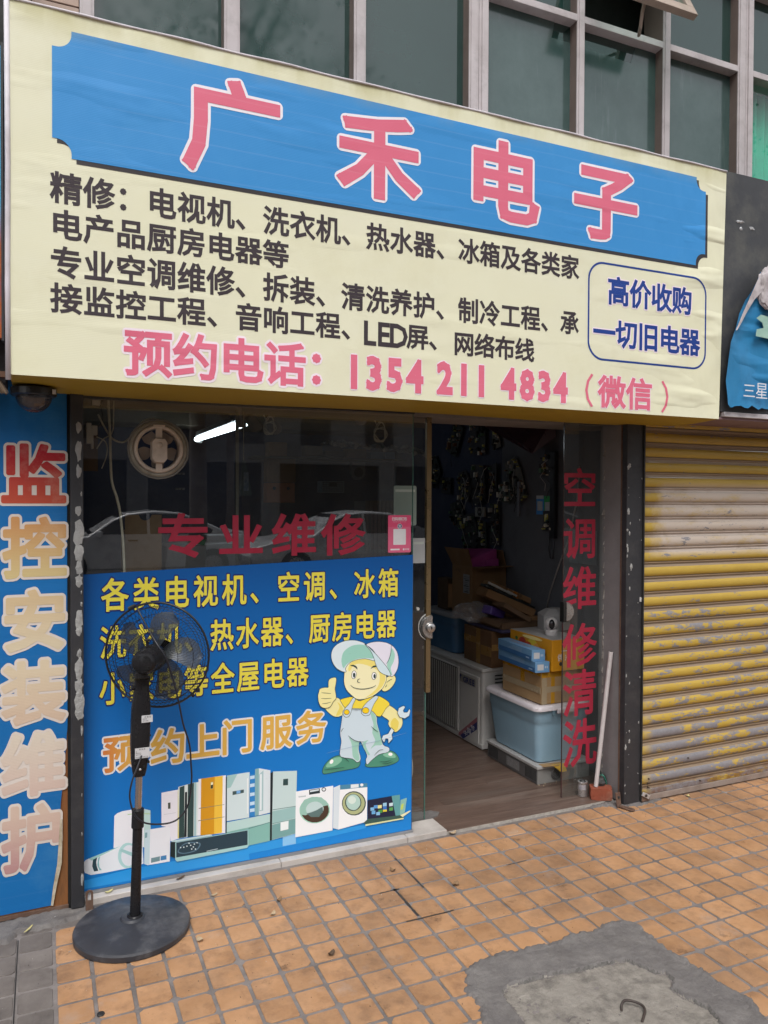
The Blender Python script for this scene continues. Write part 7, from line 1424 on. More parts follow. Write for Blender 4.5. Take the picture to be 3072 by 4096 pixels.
board([(4.05, 1.53), (3.905, 1.53), (3.905, 1.40), (4.05, 1.40)], 'square black board below the two payment cards', 7, 16, 2)
board([(5.44, 1.775), (5.26, 1.77), (5.265, 1.64), (5.42, 1.65)], 'black boxed module with small white sticker low on the wall', 8, 8, 2)
board([(5.63, 1.93), (5.52, 1.96), (5.43, 1.82), (5.52, 1.69), (5.60, 1.76)], 'leftmost dark board next to the gold edge strip', 9, 26, 0, wires=1)
board([(5.10, 1.80), (4.98, 1.82), (4.90, 1.68), (4.95, 1.58), (5.08, 1.60)], 'bunch of dark boards with looping white wires', 10, 30, 2, x=2.88, wires=6)
board([(4.93, 1.86), (4.75, 1.85), (4.72, 1.62), (4.86, 1.55), (4.95, 1.66)], 'black frame shaped board with brown wires at wall centre', 11, 24, 2, x=2.89, wires=5)
board([(4.70, 1.84), (4.60, 1.86), (4.60, 1.66), (4.68, 1.62)], 'narrow board with thin antenna leads', 12, 16, 2, wires=4)
board([(4.685, 1.565), (4.565, 1.585), (4.555, 1.275), (4.68, 1.275)], 'tall narrow board with yellow coils near the pink foam', 13, 30, 2, wires=2)
board([(5.27, 1.56), (5.12, 1.60), (5.02, 1.42), (5.10, 1.36), (5.24, 1.42)], 'low left dark board above the open carton flap', 14, 26, 0)
board([(5.06, 1.48), (4.88, 1.50), (4.80, 1.30), (4.92, 1.20), (5.04, 1.26)], 'large black board hanging just above the carton flap', 15, 30, 2, x=2.89, wires=2)
board([(4.86, 1.46), (4.74, 1.44), (4.72, 1.26), (4.84, 1.20)], 'dark board touching the top of the pink foam', 16, 20, 0)
dm = thing('display_module', 'white square display module with round dial on the wall of circuit boards', 'display', (2.87, 4.77, 1.51)); MB().box(2.868, 2.885, 4.705, 4.83, 1.475, 1.545).build('module', pm('module_white', '8a8a88', '7c7c7a', rough=.5), dm, bevel=.003); MB().cyl((2.865, 4.76, 1.51), (2.868, 4.76, 1.51), .030, n=24).build('dial', M_acd, dm); side_text('digits', [('8', 4.768, 1.51, .03, .022), ('8', 4.752, 1.51, .03, .022)], pm('pale_grey_print', '9a9a9a'), dm, 2.8645, .0)
sv = thing('silver_bar', 'thin upright silver bar hanging from the grey board in mid wall', 'bar', (2.88, 4.28, 1.6)); MB().box(2.870, 2.885, 4.268, 4.292, 1.49, 1.72).build('bar', pm('silver_bar_mat', '84848a', '74747a', rough=.35, metal=.5), sv, bevel=.002)
pn = thing('hanging_panel', 'big dark maroon box hanging tilted from the ceiling above the circuit boards', 'box', (2.6, 4.3, 2.1)); M_mar = pm('maroon_panel', (.045, .012, .018), (.035, .01, .014), rough=.35)  # a tilted hanging panel, modelled as a thick board
pv = [(4.73, 2.13), (4.54, 2.19), (3.92, 2.02), (4.139, 1.871), (4.30, 1.874)]; mb = MB()
A_ = [(2.915, 4.76, 2.20), (2.915, 4.60, 2.30), (2.70, 3.95, 2.18), (2.72, 4.02, 1.93)]; B_ = [(2.905, 4.73, 2.10), (2.915, 4.55, 2.16)]
mb.hexa([(2.80, 4.02, 1.885), (2.915, 3.93, 1.99), (2.915, 4.56, 2.17), (2.85, 4.66, 2.105), (2.78, 4.10, 1.945), (2.905, 3.93, 2.13), (2.905, 4.56, 2.30), (2.83, 4.72, 2.20)]); mb.build('panel', M_mar, pn, bevel=.004)
bh = thing('black_holder', 'long black plastic frame with looped cable hanging near the right glass leaf', 'bracket', (2.90, 3.93, 1.6)); mb = MB(); mb.box(2.885, 2.91, 3.905, 3.955, 1.36, 1.90); mb.build('frame', pm('holder_black', (.012, .012, .014), rough=.4), bh, bevel=.004); MB().tube([(2.89, 3.95, 1.42), (2.885, 3.955, 1.30), (2.885, 3.94, 1.235), (2.885, 3.915, 1.235), (2.885, 3.905, 1.30), (2.89, 3.91, 1.42)], .005, 8).build('cable_loop', pm('cord_black', (.012, .012, .018)), bh, smooth=True)
for nm, lab, y0_, y1_, z0_, z1_, mt_ in (('payment_card', 'blue payment card on the wall left of the green one', 4.072, 4.150, 1.505, 1.627, pm('card_blue', '3f8ed8', rough=.4)), ('payment_card', 'green payment card on the wall right of the blue one', 3.992, 4.068, 1.500, 1.623, pm('card_green', '35a85a', rough=.4))):
    t = thing(nm, lab, 'card', (2.928, y0_, z0_)); MB().box(2.926, 2.929, y0_, y1_, z0_, z1_).build('card', mt_, t); MB().box(2.9250, 2.926, y0_ + .012, y1_ - .012, z0_ + .025, z0_ + .085).build('white_field', pm('dim_white', 'b7b9bc', rough=.5), t)
    if 'blue' in lab[:5]: MB().box(2.9250, 2.926, y0_, y1_, z1_ - .022, z1_).build('heading_strip', MATS['dim_white'], t)
sb = thing('switch_box', 'pale plastic switch box fixed on the wall behind the right glass leaf', 'switch', (2.925, 3.45, 1.75)); MB().box(2.905, 2.929, 3.42, 3.47, 1.72, 1.80).build('box', pm('dim_plastic', '8a8880', '7c7a72', rough=.5), sb, bevel=.003)
ms_ = thing('door_mirror_sheet', 'pale sheet standing behind the glass leaf lower half', 'sheet', (2.92, 3.62, 1.25)); MB().box(2.922, 2.928, 3.55, 3.80, 1.22, 1.42).build('sheet', pm('dim_sheet', '6f7880', '646c74', rough=.4), ms_)
# ------------------------------------------------------------------ things seen through the shop window
tb = thing('tube_lamp', 'lit fluorescent tube lamp under the ceiling seen through the shop window', 'lamp', (1.12, 5.4, 2.06)); M_em = bpy.data.materials.new('tube_light'); M_em.use_nodes = True
_b = M_em.node_tree.nodes['Principled BSDF']; _b.inputs['Base Color'].default_value = (.9, .9, .9, 1); _b.inputs['Emission Color'].default_value = (.80, .92, 1, 1); _b.inputs['Emission Strength'].default_value = 6
autosmooth(MB().cyl((1.096, 6.08, 2.06), (1.137, 4.68, 2.06), .019, n=16).build('tube', M_em, tb), 40); MB().box(1.09, 1.15, 4.66, 6.10, 2.085, 2.12).build('batten', pm('batten_white', '9a9a98', rough=.5), tb, bevel=.004)
for y_ in (4.655, 6.083): MB().box(1.10, 1.14, y_, y_ + .022, 2.035, 2.085).build('end_cap', MATS['batten_white'], tb)
MB().tube([(1.11, 5.0, 2.12), (1.11, 5.0, 2.42)], .004, 6).build('hanger', M_acd, tb); MB().tube([(1.11, 5.8, 2.12), (1.11, 5.8, 2.42)], .004, 6).build('hanger', M_acd, tb)
cw = thing('white_cable', 'thick white cable hanging down inside the left end of the shop window', 'cable', (.25, 3.35, 1.6)); M_cw = pm('cable_white', 'd2ccb8', 'c0baa6', rough=.5)
def spl(P, k=5):
    P = [np.array(p, float) for p in P]; out = []
    for i in range(len(P) - 1):
        p0, p1, p2, p3 = P[max(i - 1, 0)], P[i], P[i + 1], P[min(i + 2, len(P) - 1)]
        for j in range(k): t = j / k; out.append(tuple(.5 * ((2 * p1) + (-p0 + p2) * t + (2 * p0 - 5 * p1 + 4 * p2 - p3) * t * t + (-p0 + 3 * p1 - 3 * p2 + p3) * t ** 3)))
    return out + [tuple(P[-1])]
MB().tube(spl([(.240, 3.34, 2.10), (.244, 3.34, 2.0), (.251, 3.34, 1.856), (.256, 3.34, 1.68), (.279, 3.34, 1.593), (.293, 3.34, 1.508), (.305, 3.34, 1.33), (.306, 3.34, 1.0)]), .0055, 10).build('cable', M_cw, cw, smooth=True)
MB().tube(spl([(.205, 3.35, 1.942), (.225, 3.35, 1.90), (.255, 3.35, 1.850), (.294, 3.35, 1.830), (.327, 3.35, 1.848), (.370, 3.33, 1.910), (.409, 3.31, 1.931), (.444, 3.28, 1.922)]), .0038, 8).build('fan_cable', M_cw, cw, smooth=True)
MB().tube(spl([(.268, 3.35, 2.10), (.266, 3.35, 1.95), (.260, 3.35, 1.87), (.225, 3.35, 1.84), (.20, 3.35, 1.80)]), .0025, 6).build('thin_cable', M_cw, cw, smooth=True)
sw = thing('socket_block', 'white stacked power sockets on a wooden strip at the left wall behind the window', 'socket', (.18, 3.38, 1.8)); M_sw = pm('socket_white', 'd8d2ca', 'c8c2ba', rough=.5)
MB().box(.150, .206, 3.372, 3.39, 1.71, 1.90).build('wooden_strip', pm('strip_wood', '5d4632', '4f3b2a', rough=.8), sw)
for a, b, c_, d in ((.160, .180, 1.82, 1.905), (.178, .188, 1.80, 1.88), (.181, .203, 1.856, 1.895)): MB().box(a, b, 3.345, 3.371, c_, d).build('socket', M_sw, sw, bevel=.003)
MB().box(.183, .215, 3.35, 3.372, 1.978, 2.02).build('junction_box', M_sw, sw, bevel=.003)
MB().tube(spl([(.20, 3.36, 1.88), (.225, 3.36, 1.93), (.215, 3.36, 1.98), (.235, 3.36, 2.02)]), .003, 6).build('black_lead', M_acd, sw)
MB().tube(spl([(.20, 3.36, 1.85), (.235, 3.36, 1.83), (.24, 3.36, 1.78), (.22, 3.36, 1.72)]), .002, 6).build('grey_lead', M_cw, sw)
cx1 = thing('cardboard_box', 'plain brown cardboard box with half round notch standing behind the shop window above the poster', 'cardboard box', (.41, 3.7, 1.0)); nt = [(.333, 1.0), (.492, 1.0), (.492, 1.524), (.448, 1.524)] + arc(.420, 1.524, .026, 0, -180, 12)[1:-1] + [(.392, 1.524), (.333, 1.525)]
mb = MB(); mb.poly([(x, 3.60, z) for x, z in nt]); mb.build('front', M_card2, cx1); MB().box(.3335, .4915, 3.604, 3.80, 1.0, 1.45).build('body', M_card2, cx1)
wa = thing('white_appliance', 'white boxy appliance with green leaflet lying on the bench behind the window', 'appliance', (.7, 3.8, 1.2)); MB().hexa([(.50, 3.70, 1.10), (.90, 3.70, 1.10), (.90, 3.95, 1.10), (.50, 3.95, 1.10), (.53, 3.70, 1.372), (.86, 3.70, 1.382), (.86, 3.9, 1.39), (.53, 3.9, 1.38)]).build('body', pm('appliance_white', '8d8f92', '808285', rough=.4), wa, bevel=.01, seg=3)
MB().hexa([(.60, 3.688, 1.395), (.70, 3.688, 1.375), (.70, 3.698, 1.375), (.60, 3.698, 1.395), (.60, 3.688, 1.425), (.71, 3.688, 1.40), (.71, 3.698, 1.40), (.60, 3.698, 1.425)]).build('green_leaflet', pm('green_leaflet', '1f6a44', rough=.5), wa)
wb2 = thing('white_appliance', 'second white appliance with round knob right of the green leaflet', 'appliance', (.95, 3.8, 1.2)); MB().box(.74, .96, 3.82, 4.0, 1.10, 1.415).build('body', pm('appliance_grey', '7d7f82', '707275', rough=.45), wb2, bevel=.012, seg=3); MB().cyl((.83, 3.80, 1.345), (.83, 3.82, 1.345), .032, n=28).build('knob', pm('knob_grey', '5d646c', rough=.4), wb2)
bn = thing('work_bench', 'dark work bench behind the shop window carrying boxes and appliances', 'bench', (1.0, 3.8, 0)); MB().box(.12, 1.55, 3.55, 4.1, .93, .999).build('top', pm('bench_dark', (.05, .045, .04), rough=.6), bn)
for x in (.16, 1.48): MB().box(x, x + .04, 3.6, 3.64, .013, .929).build('leg', MATS['bench_dark'], bn); MB().box(x, x + .04, 4.0, 4.04, .013, .929).build('leg', MATS['bench_dark'], bn)
s6 = 6.3 / 4.6; g6 = lambda x, z: (x * s6, 1.6 + (z - 1.6) * s6)
def back(name, lab, cat, x0, x1, z0, z1, mat, d=.12, sub=None, y=6.24):
    (a, c_), (b, e) = g6(x0, z0), g6(x1, z1); t = thing(name, lab, cat, ((a + b) / 2, y, c_)); MB().box(a, b, y, y + d, c_, e).build('body', mat, t, bevel=.004); return t, a, b, c_, e
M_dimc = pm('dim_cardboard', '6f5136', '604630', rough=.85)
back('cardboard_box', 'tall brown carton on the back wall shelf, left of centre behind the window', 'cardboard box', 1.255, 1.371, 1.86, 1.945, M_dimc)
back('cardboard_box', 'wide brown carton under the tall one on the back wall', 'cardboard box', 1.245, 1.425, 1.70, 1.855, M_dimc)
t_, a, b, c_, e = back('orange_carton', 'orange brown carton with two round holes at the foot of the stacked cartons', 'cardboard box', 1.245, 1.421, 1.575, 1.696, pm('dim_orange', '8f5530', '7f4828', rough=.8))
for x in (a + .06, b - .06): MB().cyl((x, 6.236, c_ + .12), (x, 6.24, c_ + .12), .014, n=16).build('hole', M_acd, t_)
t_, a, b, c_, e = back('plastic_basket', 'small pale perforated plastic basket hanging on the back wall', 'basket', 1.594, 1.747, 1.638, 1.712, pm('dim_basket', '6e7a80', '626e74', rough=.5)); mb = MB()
for i in range(13):
    for j in range(5):
        if 4 <= i <= 8 and j > 2: continue
        mb.box(a + .012 + i * .0148, a + .020 + i * .0148, 6.237, 6.2405, c_ + .010 + j * .018, c_ + .020 + j * .018)
mb.box(a + .07, b - .07, 6.236, 6.2405, e - .045, e - .01); mb.build('holes', M_acd, t_)
(ax_, az_), (bx_, bz_) = g6(1.797, 1.722), g6(1.891, 1.836); t_ = thing('hanging_holder', 'pale rounded holder with round opening hanging on the back wall', 'holder', (ax_, 6.24, az_)); pts = arc((ax_ + bx_) / 2, az_ + (bx_ - ax_) / 2, (bx_ - ax_) / 2, 180, 360, 16) + [(bx_, bz_), (ax_, bz_)]
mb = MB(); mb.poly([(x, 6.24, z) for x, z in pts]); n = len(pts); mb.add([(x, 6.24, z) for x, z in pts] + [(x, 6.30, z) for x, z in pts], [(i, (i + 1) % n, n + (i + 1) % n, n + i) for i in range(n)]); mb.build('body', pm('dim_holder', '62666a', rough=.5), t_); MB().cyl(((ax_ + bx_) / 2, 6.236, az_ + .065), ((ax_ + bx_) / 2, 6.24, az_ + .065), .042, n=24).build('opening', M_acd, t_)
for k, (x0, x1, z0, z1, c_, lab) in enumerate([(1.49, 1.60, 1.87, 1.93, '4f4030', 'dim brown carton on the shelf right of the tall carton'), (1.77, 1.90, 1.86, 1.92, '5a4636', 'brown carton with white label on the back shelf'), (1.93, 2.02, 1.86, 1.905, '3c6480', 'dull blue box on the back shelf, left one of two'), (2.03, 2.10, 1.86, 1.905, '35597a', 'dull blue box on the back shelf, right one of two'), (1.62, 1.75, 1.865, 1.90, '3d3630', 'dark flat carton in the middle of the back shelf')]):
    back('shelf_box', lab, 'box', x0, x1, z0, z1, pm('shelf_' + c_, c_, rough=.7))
(a, c_), (b, e) = g6(1.15, 1.845), g6(2.25, 1.855); t_ = thing('shelf', 'long dark shelf board along the back wall of the shop', 'shelf', (a, 6.2, c_)); MB().box(a, b, 6.12, 6.40, c_, e).build('board', pm('shelf_dark', (.04, .035, .03), rough=.6), t_)
(a, c_), (b, e) = g6(1.12, 2.01), g6(2.40, 2.11); t_ = thing('ceiling_beam', 'olive brown beam across the back of the shop under the ceiling', 'beam', (a, 6.2, c_)); MB().box(.12, 2.93, 6.0, 6.40, c_, 2.418).build('body', pm('beam_olive', '5d5440', '50483a', rough=.8), t_)
ps = thing('plastic_sheeting', 'crinkled clear plastic sheeting lying along the high shelf at the right of the window view', 'plastic sheet', (2.0, 4.6, 1.95)); mb = MB(); nx_, ny_ = 60, 8
for i in range(nx_ + 1):
    for j in range(ny_ + 1):
        u = i / nx_; v = j / ny_; x = 1.62 + .70 * u; mb.v.append((x, 4.45 + .25 * v + .02 * MN.noise(Vector((u * 18, v * 4, 0))), 1.955 - .075 * u * (1 - v) * 1.0 + .03 * MN.noise(Vector((u * 14, v * 5, 2))) + .02 * MN.noise(Vector((u * 40, v * 9, 5)))))
mb.f = [(i * (ny_ + 1) + j, (i + 1) * (ny_ + 1) + j, (i + 1) * (ny_ + 1) + j + 1, i * (ny_ + 1) + j + 1) for i in range(nx_) for j in range(ny_)]; mb.m = [0] * len(mb.f); mb.build('sheet', pm('crinkled_plastic', (.32, .36, .36), (.12, .14, .15), rough=.12, scale=9, spec=.8), ps)
for k, (lab, P, rr) in enumerate([('tangled white cable coil hanging from the ceiling right of the window view', (1.62, 3.7, 1.945), .040), ('white cable coil hanging from the track beside the lit tube', (1.05, 3.8, 1.965), .034)]):
    t = thing('cable_coil', lab, 'cable', P); r = random.Random(k + 30); mb = MB(); pts = []
    for i in range(70): th = i * .35; q = rr * (1 + .18 * math.sin(i * .9) + .1 * r.random()); pts.append((P[0] + q * math.cos(th) * .8, P[1] + .01 * math.sin(i * .5), P[2] + q * math.sin(th) - .01 * math.sin(i * .2)))
    mb.tube(pts, .0028, 6); mb.tube(spl([(P[0] - .02, P[1], P[2] + rr), (P[0] - .035, P[1], P[2] + rr + .06), (P[0] - .01, P[1], 2.2), (P[0], P[1], 2.42)]), .0028, 6); mb.build('cable', M_cw, t, smooth=True)
for k, (lab, P) in enumerate([('white hanging track spotlight beside the lit tube, left one', (.955, 3.75, 1.975)), ('white hanging track spotlight near the window centre, right one', (1.10, 3.9, 1.98)), ('white bullet security camera hanging from the ceiling near the window edge', (1.50, 3.7, 2.03))]):
    t = thing('spotlight', lab, 'lamp', P); MB().lathe([(.0001, -.05), (.022, -.05), (.030, -.03), (.032, .03), (.020, .045), (.0001, .047)], P, (.5, .2, -.6), 24).build('head', pm('lamp_white', '77726c', '6b6660', rough=.5), t, smooth=True); MB().tube([(P[0], P[1], P[2] + .02), (P[0], P[1], 2.42)], .005, 8).build('stem', MATS['lamp_white'], t)
bg = thing('product_bag', 'clear plastic bag with blue product card hanging behind the window, right of the lit tube', 'plastic bag', (.85, 3.5, 1.7)); mb = MB(); mb.poly([(.838, 3.5, 1.775), (.853, 3.5, 1.775), (.885, 3.5, 1.62), (.878, 3.5, 1.612), (.826, 3.5, 1.612), (.822, 3.5, 1.62)]); mb.build('bag', pm('bag_grey', '59646e', '4e5963', rough=.2), bg)
MB().box(.845, .868, 3.498, 3.4995, 1.635, 1.72).build('card', pm('card_dim_blue', '31527c', '8a949e', rough=.4, scale=50), bg)
MB().tube([(.845, 3.5, 1.775), (.843, 3.5, 2.10)], .0015, 5).build('string', M_cw, bg)
gr = thing('glass_partition', 'narrow grey edge strip of the inner glass panel behind the shop window', 'partition', (.79, 3.4, 1.0)); MB().box(.786, .800, 3.40, 3.412, .02, 2.4).build('strip', pm('strip_grey', '6b6c66', '5c5d57', rough=.4), gr)
bx2 = thing('slatted_crate', 'pale slatted crate with soft bundle on top behind the sliding door glass', 'crate', (1.95, 4.5, 1.0)); mb = MB()
for k in range(7): mb.box(1.83 + k * .028, 1.83 + k * .028 + .020, 4.40, 4.406, 1.2, 1.59)
mb.build('slats', pm('crate_grey', '4f4742', '453e3a', rough=.8), bx2); MB().box(1.83, 2.03, 4.41, 4.60, 1.2, 1.585).build('body', pm('crate_dark', '3a3430', rough=.8), bx2)
for k, (y_, z_) in enumerate(((0, 1.72), (0, 1.645))): 
    t = thing('wall_handle', 'short silver bar on the dark partition left of the lit tube, %s one' % ('upper' if k == 0 else 'lower'), 'handle', (.60, 3.9, z_)); MB().box(.60, .645, 3.9, 3.91, z_ - .004, z_ + .006).build('bar', pm('dim_silver', '8b8d90', rough=.3, metal=.6), t)
# small wires lying on the floor behind the leaf
wf = thing('grey_cable', 'loop of pale grey cable on the floor behind the sliding glass door', 'cable', (1.66, 3.6, .02)); MB().tube(spl([(1.66, 3.5, .36), (1.705, 3.5, .30), (1.72, 3.5, .22), (1.70, 3.5, .14), (1.66, 3.5, .10)]), .004, 8).build('cable', M_cw, wf, smooth=True)
# ------------------------------------------------------------------ hooks, litter
for (lab, P, nm) in (('rusty slotted steel latch plate standing at the foot of the left black pillar', (.158, 3.135, 0), 'latch_plate'),):
    t = thing(nm, lab, 'latch', P); ang_ = [(.0135 * math.cos(math.radians(a)), .0135 * math.sin(math.radians(a))) for a in range(0, 181, 20)]
    outer = [(P[0] + x, .075 + z) for x, z in ang_] + [(P[0] - .0135, .012), (P[0] + .0135, .012)]; inner_ = [(P[0] + x * .45, .072 + z * .6) for x, z in ang_] + [(P[0] - .006, .048), (P[0] + .006, .048)]
    n = len(outer); mb = MB(); y0, y1 = 3.133, 3.139
    mb.add([(x, y0, z) for x, z in outer] + [(x, y0, z) for x, z in inner_] + [(x, y1, z) for x, z in outer] + [(x, y1, z) for x, z in inner_], [(i, (i + 1) % n, n + (i + 1) % n, n + i) for i in range(n)] + [(2 * n + i, (i + 1) % n + 2 * n, 3 * n + (i + 1) % n, 3 * n + i) for i in range(n)] + [(i, (i + 1) % n, 2 * n + (i + 1) % n, 2 * n + i) for i in range(n)] + [(n + i, n + (i + 1) % n, 3 * n + (i + 1) % n, 3 * n + i) for i in range(n)])
    mb.build('plate', M_rust, t)
t = thing('floor_hook', 'rusty steel hasp and ring lying at the foot of the right black pillar', 'latch', (2.73, 3.1, 0)); MB().hexa([(2.716, 3.115, .004), (2.742, 3.115, .004), (2.742, 3.121, .004), (2.716, 3.121, .004), (2.712, 3.128, .078), (2.744, 3.128, .078), (2.744, 3.134, .078), (2.712, 3.134, .078)]).build('hasp', M_rust, t, bevel=.002)
MB().cyl((2.729, 3.118, .055), (2.729, 3.128, .055), .006, n=12).build('hole', M_acd, t)
MB().tube(spl([(2.730, 3.115, .010), (2.742, 3.085, .008), (2.752, 3.060, .007), (2.765, 3.052, .007), (2.774, 3.060, .007), (2.768, 3.080, .008), (2.752, 3.098, .010), (2.738, 3.112, .012)]), .005, 8).build('ring', M_rust, t, smooth=True)
t = thing('rebar_hook', 'bent rusty steel lifting hook sticking out of the grey cement patch', 'hook', (1.68, 1.85, 0)); MB().tube(spl([(1.653, 1.868, -.006), (1.657, 1.874, .010), (1.672, 1.880, .018), (1.69, 1.874, .018), (1.706, 1.860, .016), (1.714, 1.843, .014), (1.708, 1.826, .011), (1.694, 1.815, .006), (1.672, 1.800, .001)]), .0042, 10).build('hook', pm('hook_steel', (.05, .04, .038), (.08, .06, .05), rough=.5, metal=.4, bump=.3), t, smooth=True)
M_leaf = [pm('leaf_%d' % k, c, c2, rough=.75, scale=40) for k, (c, c2) in enumerate([('b8a488', '9c8668'), ('c9c08a', 'b0a46c'), ('8a6f52', '75593e'), ('5d4a3a', '4a3a2c')])]
def leaf(x, y, L, W, ang, curl, lab, mi, z=.001):
    t = thing('dry_leaf', lab, 'leaf', (x, y, z)); mb = MB(); n_ = 8; ca, sa = math.cos(ang), math.sin(ang); r = random.Random(int(x * 1000))
    for i in range(n_ + 1):
        u = i / n_ - .5; w = W * math.sqrt(max(0, 1 - (2 * u) ** 2)) * .5 + .0003; lift = curl * (4 * u * u)
        for s in (-1, 0, 1): px, py = u * L, s * w; mb.v.append((x + px * ca - py * sa, y + px * sa + py * ca, z + lift + abs(s) * curl * .5 + .0015 * r.random() + .0005))
    mb.f = [(3 * i + j, 3 * i + 3 + j, 3 * i + 4 + j, 3 * i + 1 + j) for i in range(n_) for j in range(2)]; mb.m = [0] * len(mb.f); mb.build('blade', M_leaf[mi], t, smooth=True)
leaf(.624, 3.072, .030, .012, .3, .004, 'small pale dry leaf on the second tile row beside the fan base', 0)
leaf(.852, 2.928, .028, .018, .6, .008, 'curled brown leaf on the tiles right of the fan, farther of two', 2)
leaf(.802, 2.838, .030, .016, .9, .007, 'pale seed pod like leaf on the tiles right of the fan, nearer of two', 0)
leaf(.512, 2.774, .028, .022, 1.9, .007, 'pale pebble coloured leaf on the joint just right of the fan base', 0, .002)
leaf(.918, 2.505, .030, .020, .5, .009, 'dark crumpled leaf on the tiles in front of the poster', 3)
leaf(1.367, 2.970, .030, .018, 2.2, .010, 'upright curled greyish leaf beside the stained tile joint', 2)
leaf(1.559, 2.758, .034, .026, .8, .008, 'folded greenish brown leaf on the tiles before the doorway', 2)
leaf(1.784, 3.190, .04, .022, .2, .009, 'dry leaf lying against the threshold at the left of the doorway', 0, .001)
leaf(-.055, 3.085, .055, .008, 1.0, .003, 'narrow yellow leaf standing on the cement left of the fan', 1, .008)
leaf(.235, 3.222, .035, .014, .4, .006, 'pale yellow leaf on the marble sill near the latch plate', 1, .022)
leaf(.515, 3.222, .045, .012, .5, .004, 'brown shredded leaf on the marble sill behind the fan', 3, .022)
leaf(3.177, 3.093, .022, .016, .3, .005, 'cream leaf scrap on the tiles before the yellow shutter', 1)
leaf(3.060, 3.090, .022, .014, 2.6, .004, 'second cream scrap nearer the corner of the yellow shutter', 0)
t = thing('bottle_cap', 'flattened black bottle cap on the tiles at the bottom left', 'bottle cap', (.158, 2.499, 0)); MB().lathe([(.0001, .004), (.008, .0045), (.0115, .003), (.012, 0)], (.158, 2.499, .0006), n=20).build('cap', pm('cap_black', (.02, .02, .02)), t, smooth=True)
for x, y, lab in ((.081, 2.887, 'white bit of paper on the tile left of the fan base'), (.040, 3.132, 'crumpled white paper on the cement under the blue lettered board'), (.73, 2.884, 'tiny white chip on the tile joint before the poster')):
    t = thing('paper_bit', lab, 'litter', (x, y, .001)); r = random.Random(int(x * 977)); zz = .012 if y > 3.1 else .0015; MB().add([(x + r.uniform(-.009, .009), y + r.uniform(-.006, .006), zz + r.random() * .006) for _ in range(6)], [(0, 1, 2), (0, 2, 3), (0, 3, 4), (0, 4, 5)]).build('paper', pm('litter_white', 'd0d0d0', rough=.8), t)
# scattered grit: nobody could count it
mb = MB(); r = random.Random(77)
for k in range(900):
    x = r.uniform(-.3, 3.6); y = 3.19 - abs(r.gauss(0, 1)) * .5 if r.random() < .5 else r.uniform(1.7, 3.19); s = .0008 + .0018 * r.random() ** 2; mb.add([(x, y, s + .0008), (x + s, y, .0005), (x - s * .5, y + s, .0005), (x - s * .5, y - s, .0005)], [(0, 1, 2), (0, 2, 3), (0, 3, 1)], r.choice([0, 0, 1, 2]))
tag(mb.build('grit', [pm('grit_dark', (.05, .04, .035)), pm('grit_pale', (.5, .48, .44)), pm('grit_brown', (.16, .09, .05))]), 'fine grit and crumbs scattered on the tiled pavement', 'grit', kind='stuff')
def stain(name, pts, z, mat, lab):
    pass
# ------------------------------------------------------------------ street behind the camera (seen only in reflections)
def car(lab, x0, y0, paint):
    t = thing('parked_car', lab, 'car', (x0 + 2.3, y0, -.12)); zb = -.12
    side = [(0, .55), (.05, .72), (.55, .86), (1.05, .93), (1.30, .96), (1.75, 1.27), (2.05, 1.40), (2.6, 1.46), (3.1, 1.42), (3.55, 1.25), (4.0, 1.04), (4.45, 1.02), (4.58, .85), (4.6, .45)]
    lowr = [(4.5, .28), (.1, .28)]; N = len(side)
    mb = MB(); hw = .90
    def wid(z): return hw - max(0, z - .95) * .42 - max(0, .45 - z) * .1
    top = []
    for s in (-1, 1):
        for x, z in side + lowr: mb.v.append((x0 + x, y0 + s * (wid(min(z, .97)) - (.04 if x < .3 or x > 4.3 else 0)) if z < 1.0 else y0 + s * wid(z), zb + z))
    n = N + 2; mb.f = [(i, (i + 1) % n, n + (i + 1) % n, n + i) for i in range(n)]; mb.m = [0] * n
    belt = [i for i in range(n) if mb.v[i][2] - zb <= .97 or True]
    for s in (0, 1): mb.f.append(tuple(s * n + i for i in (range(n) if s else reversed(range(n))))); mb.m.append(0)
    autosmooth(mb.build('body', paint, t, bevel=.03, seg=2), 35)
    for s in (-1, 1):
        ys = lambda z: y0 + s * (wid(z) + .008)
        for nm, P in (('window', [(1.42, .99), (1.80, 1.26), (2.08, 1.37), (2.42, 1.405), (2.42, .99)]), ('window', [(2.48, .99), (2.48, 1.405), (3.0, 1.385), (3.42, 1.25), (3.75, 1.06), (3.70, .99)])):
            mb = MB(); mb.poly([(x0 + x, ys(z), zb + z) for x, z in P]); mb.build(nm, pm('car_glass', (.01, .01, .012), rough=.05), t)
        MB().box(x0 + 2.05, x0 + 2.23, ys(.86) - .015, ys(.86) + .015, zb + .85, zb + .88).build('door_handle', pm('chrome', (.6, .6, .6), rough=.15, metal=1), t)
        MB().obox((x0 + 1.50, y0 + s * 1.0, zb + 1.0), .12, .2, .13, (0, 0, s * .2)).build('side_mirror', paint, t, bevel=.03)
        for wx in (.95, 3.75):
            w = MB().lathe([(.20, .0), (.32, .0), (.335, .03), (.335, .19), (.32, .22), (.20, .22)], (x0 + wx, y0 + s * .68, zb + .335), (0, s, 0), 32).build('wheel', pm('tyre', (.02, .02, .02), rough=.8), t)
            MB().lathe([(.0001, .20), (.06, .21), (.20, .185), (.215, .21)], (x0 + wx, y0 + s * .68, zb + .335), (0, s, 0), 20).build('rim', pm('alloy', (.45, .45, .47), rough=.3, metal=.8), w)
    MB().poly([(x0 + 1.33, y0 - .70, zb + .985), (x0 + 1.33, y0 + .70, zb + .985), (x0 + 1.98, y0 + .62, zb + 1.392), (x0 + 1.98, y0 - .62, zb + 1.392)]).build('windscreen', MATS['car_glass'], t)
    MB().box(x0 + 1.6, x0 + 3.6, y0 - .5, y0 + .5, zb + 1.0, zb + 1.1).build('cabin_dark', M_acd, t)
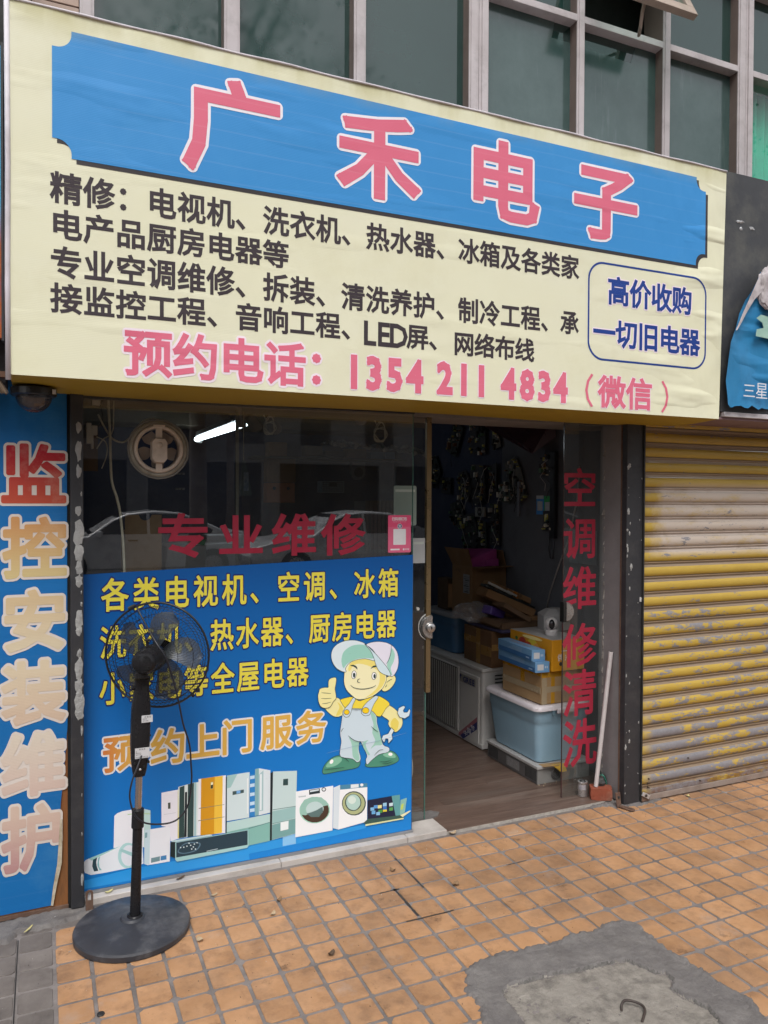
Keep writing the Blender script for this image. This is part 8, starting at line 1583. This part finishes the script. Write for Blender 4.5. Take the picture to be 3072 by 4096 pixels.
P_silver = pm('silver_paint', (.68, .69, .71), (.64, .65, .67), rough=.3, metal=.1, coat=.6, scale=2); P_grey = pm('grey_paint', (.60, .61, .64), rough=.3, metal=.1, coat=.6)
P_white = pm('car_white', (.6, .6, .6), rough=.25, coat=.6)
car('silver sedan parked along the kerb across, mirrored in the left half of the shop window', -.5, -10.5, P_silver)
car('grey sedan parked behind the silver one, mirrored in the right half of the shop window', 3.75, -9.3, P_grey)
car('white sedan parked farther right along the street behind the camera', 9.5, -10.6, P_white)
def tree(lab, x, y, h, seed, rad=2.4):
    t = thing('street_tree', lab, 'tree', (x, y, -.1)); r = random.Random(seed); mb = MB(); tips = []
    mb.tube([(x, y, -.1), (x + .1, y, 1.2), (x + .05, y + .1, h * .45)], [.16, .13, .10], 10)
    for k in range(9):
        a = r.random() * 6.28; b = Vector((x + .05, y + .1, h * (.38 + .12 * r.random()))); e = b + Vector((math.cos(a) * rad * (.5 + .4 * r.random()), math.sin(a) * rad * (.5 + .4 * r.random()), h * (.15 + .4 * r.random()))); m = (b + e) / 2 + Vector((0, 0, .3)); mb.tube([b, m, e], [.06, .04, .015], 6); tips += [m, e, (m + e) / 2]
    mb.build('trunk', pm('bark', (.09, .07, .055), rough=.9), t, smooth=True); mb = MB()
    for q in tips:
        for c in range(5):
            cc = q + Vector((r.gauss(0, .45), r.gauss(0, .45), r.gauss(0, .35)))
            for k in range(26):
                p = cc + Vector((r.gauss(0, .28), r.gauss(0, .28), r.gauss(0, .2))); d = Vector((r.gauss(0, 1), r.gauss(0, 1), r.gauss(0, .5) - .4)).normalized() * .075; s_ = d.orthogonal().normalized() * .028; mb.add([p, p + d * .5 + s_, p + d, p + d * .5 - s_], [(0, 1, 2, 3)], r.choice([0, 0, 1]))
    mb.build('crown', [pm('leaf_dark', (.035, .06, .02), rough=.5), pm('leaf_mid', (.06, .10, .03), rough=.5)], t)
tree('street tree on the opposite kerb mirrored in the upper left windows', 2.0, -5.0, 11.5, 1, 2.8); tree('second street tree farther left behind the camera', -5.5, -5.5, 8, 2); tree('street tree to the right behind the camera', 10, -5.4, 8.5, 3); tree('tall tree across the street between the houses', 5.5, -18.5, 10, 4, 3.2); tree('tree across the street farther left', -3, -18.3, 9, 5, 3)
ob_ = thing('building', 'plain grey apartment house across the street behind the camera', 'building', (4, -24, 0)); MB().box(-16, 22, -34, -21, -.1, 11).build('walls', pm('opp_wall', (.16, .155, .15), (.12, .115, .11), rough=.9), ob_)
w0 = MB().box(-.6, .6, -21.04, -21.0, 0, 1.3).build('window', pm('opp_glass', (.03, .035, .04), rough=.15), ob_); first = True
for f in range(3):
    for k in range(14):
        o = w0 if first else w0.copy()
        if not first: COL.objects.link(o)
        first = False; o.location = (-14 + k * 2.6, 0, 3.6 + f * 2.9)
for k in range(8): MB().box(-15.5 + k * 4.7, -11.5 + k * 4.7, -21.08, -21.0, .0, 2.9 if f else 3).build('shop_shutter', pm('opp_shutter', (.09, .09, .1), (.06, .06, .065), rough=.6), ob_)
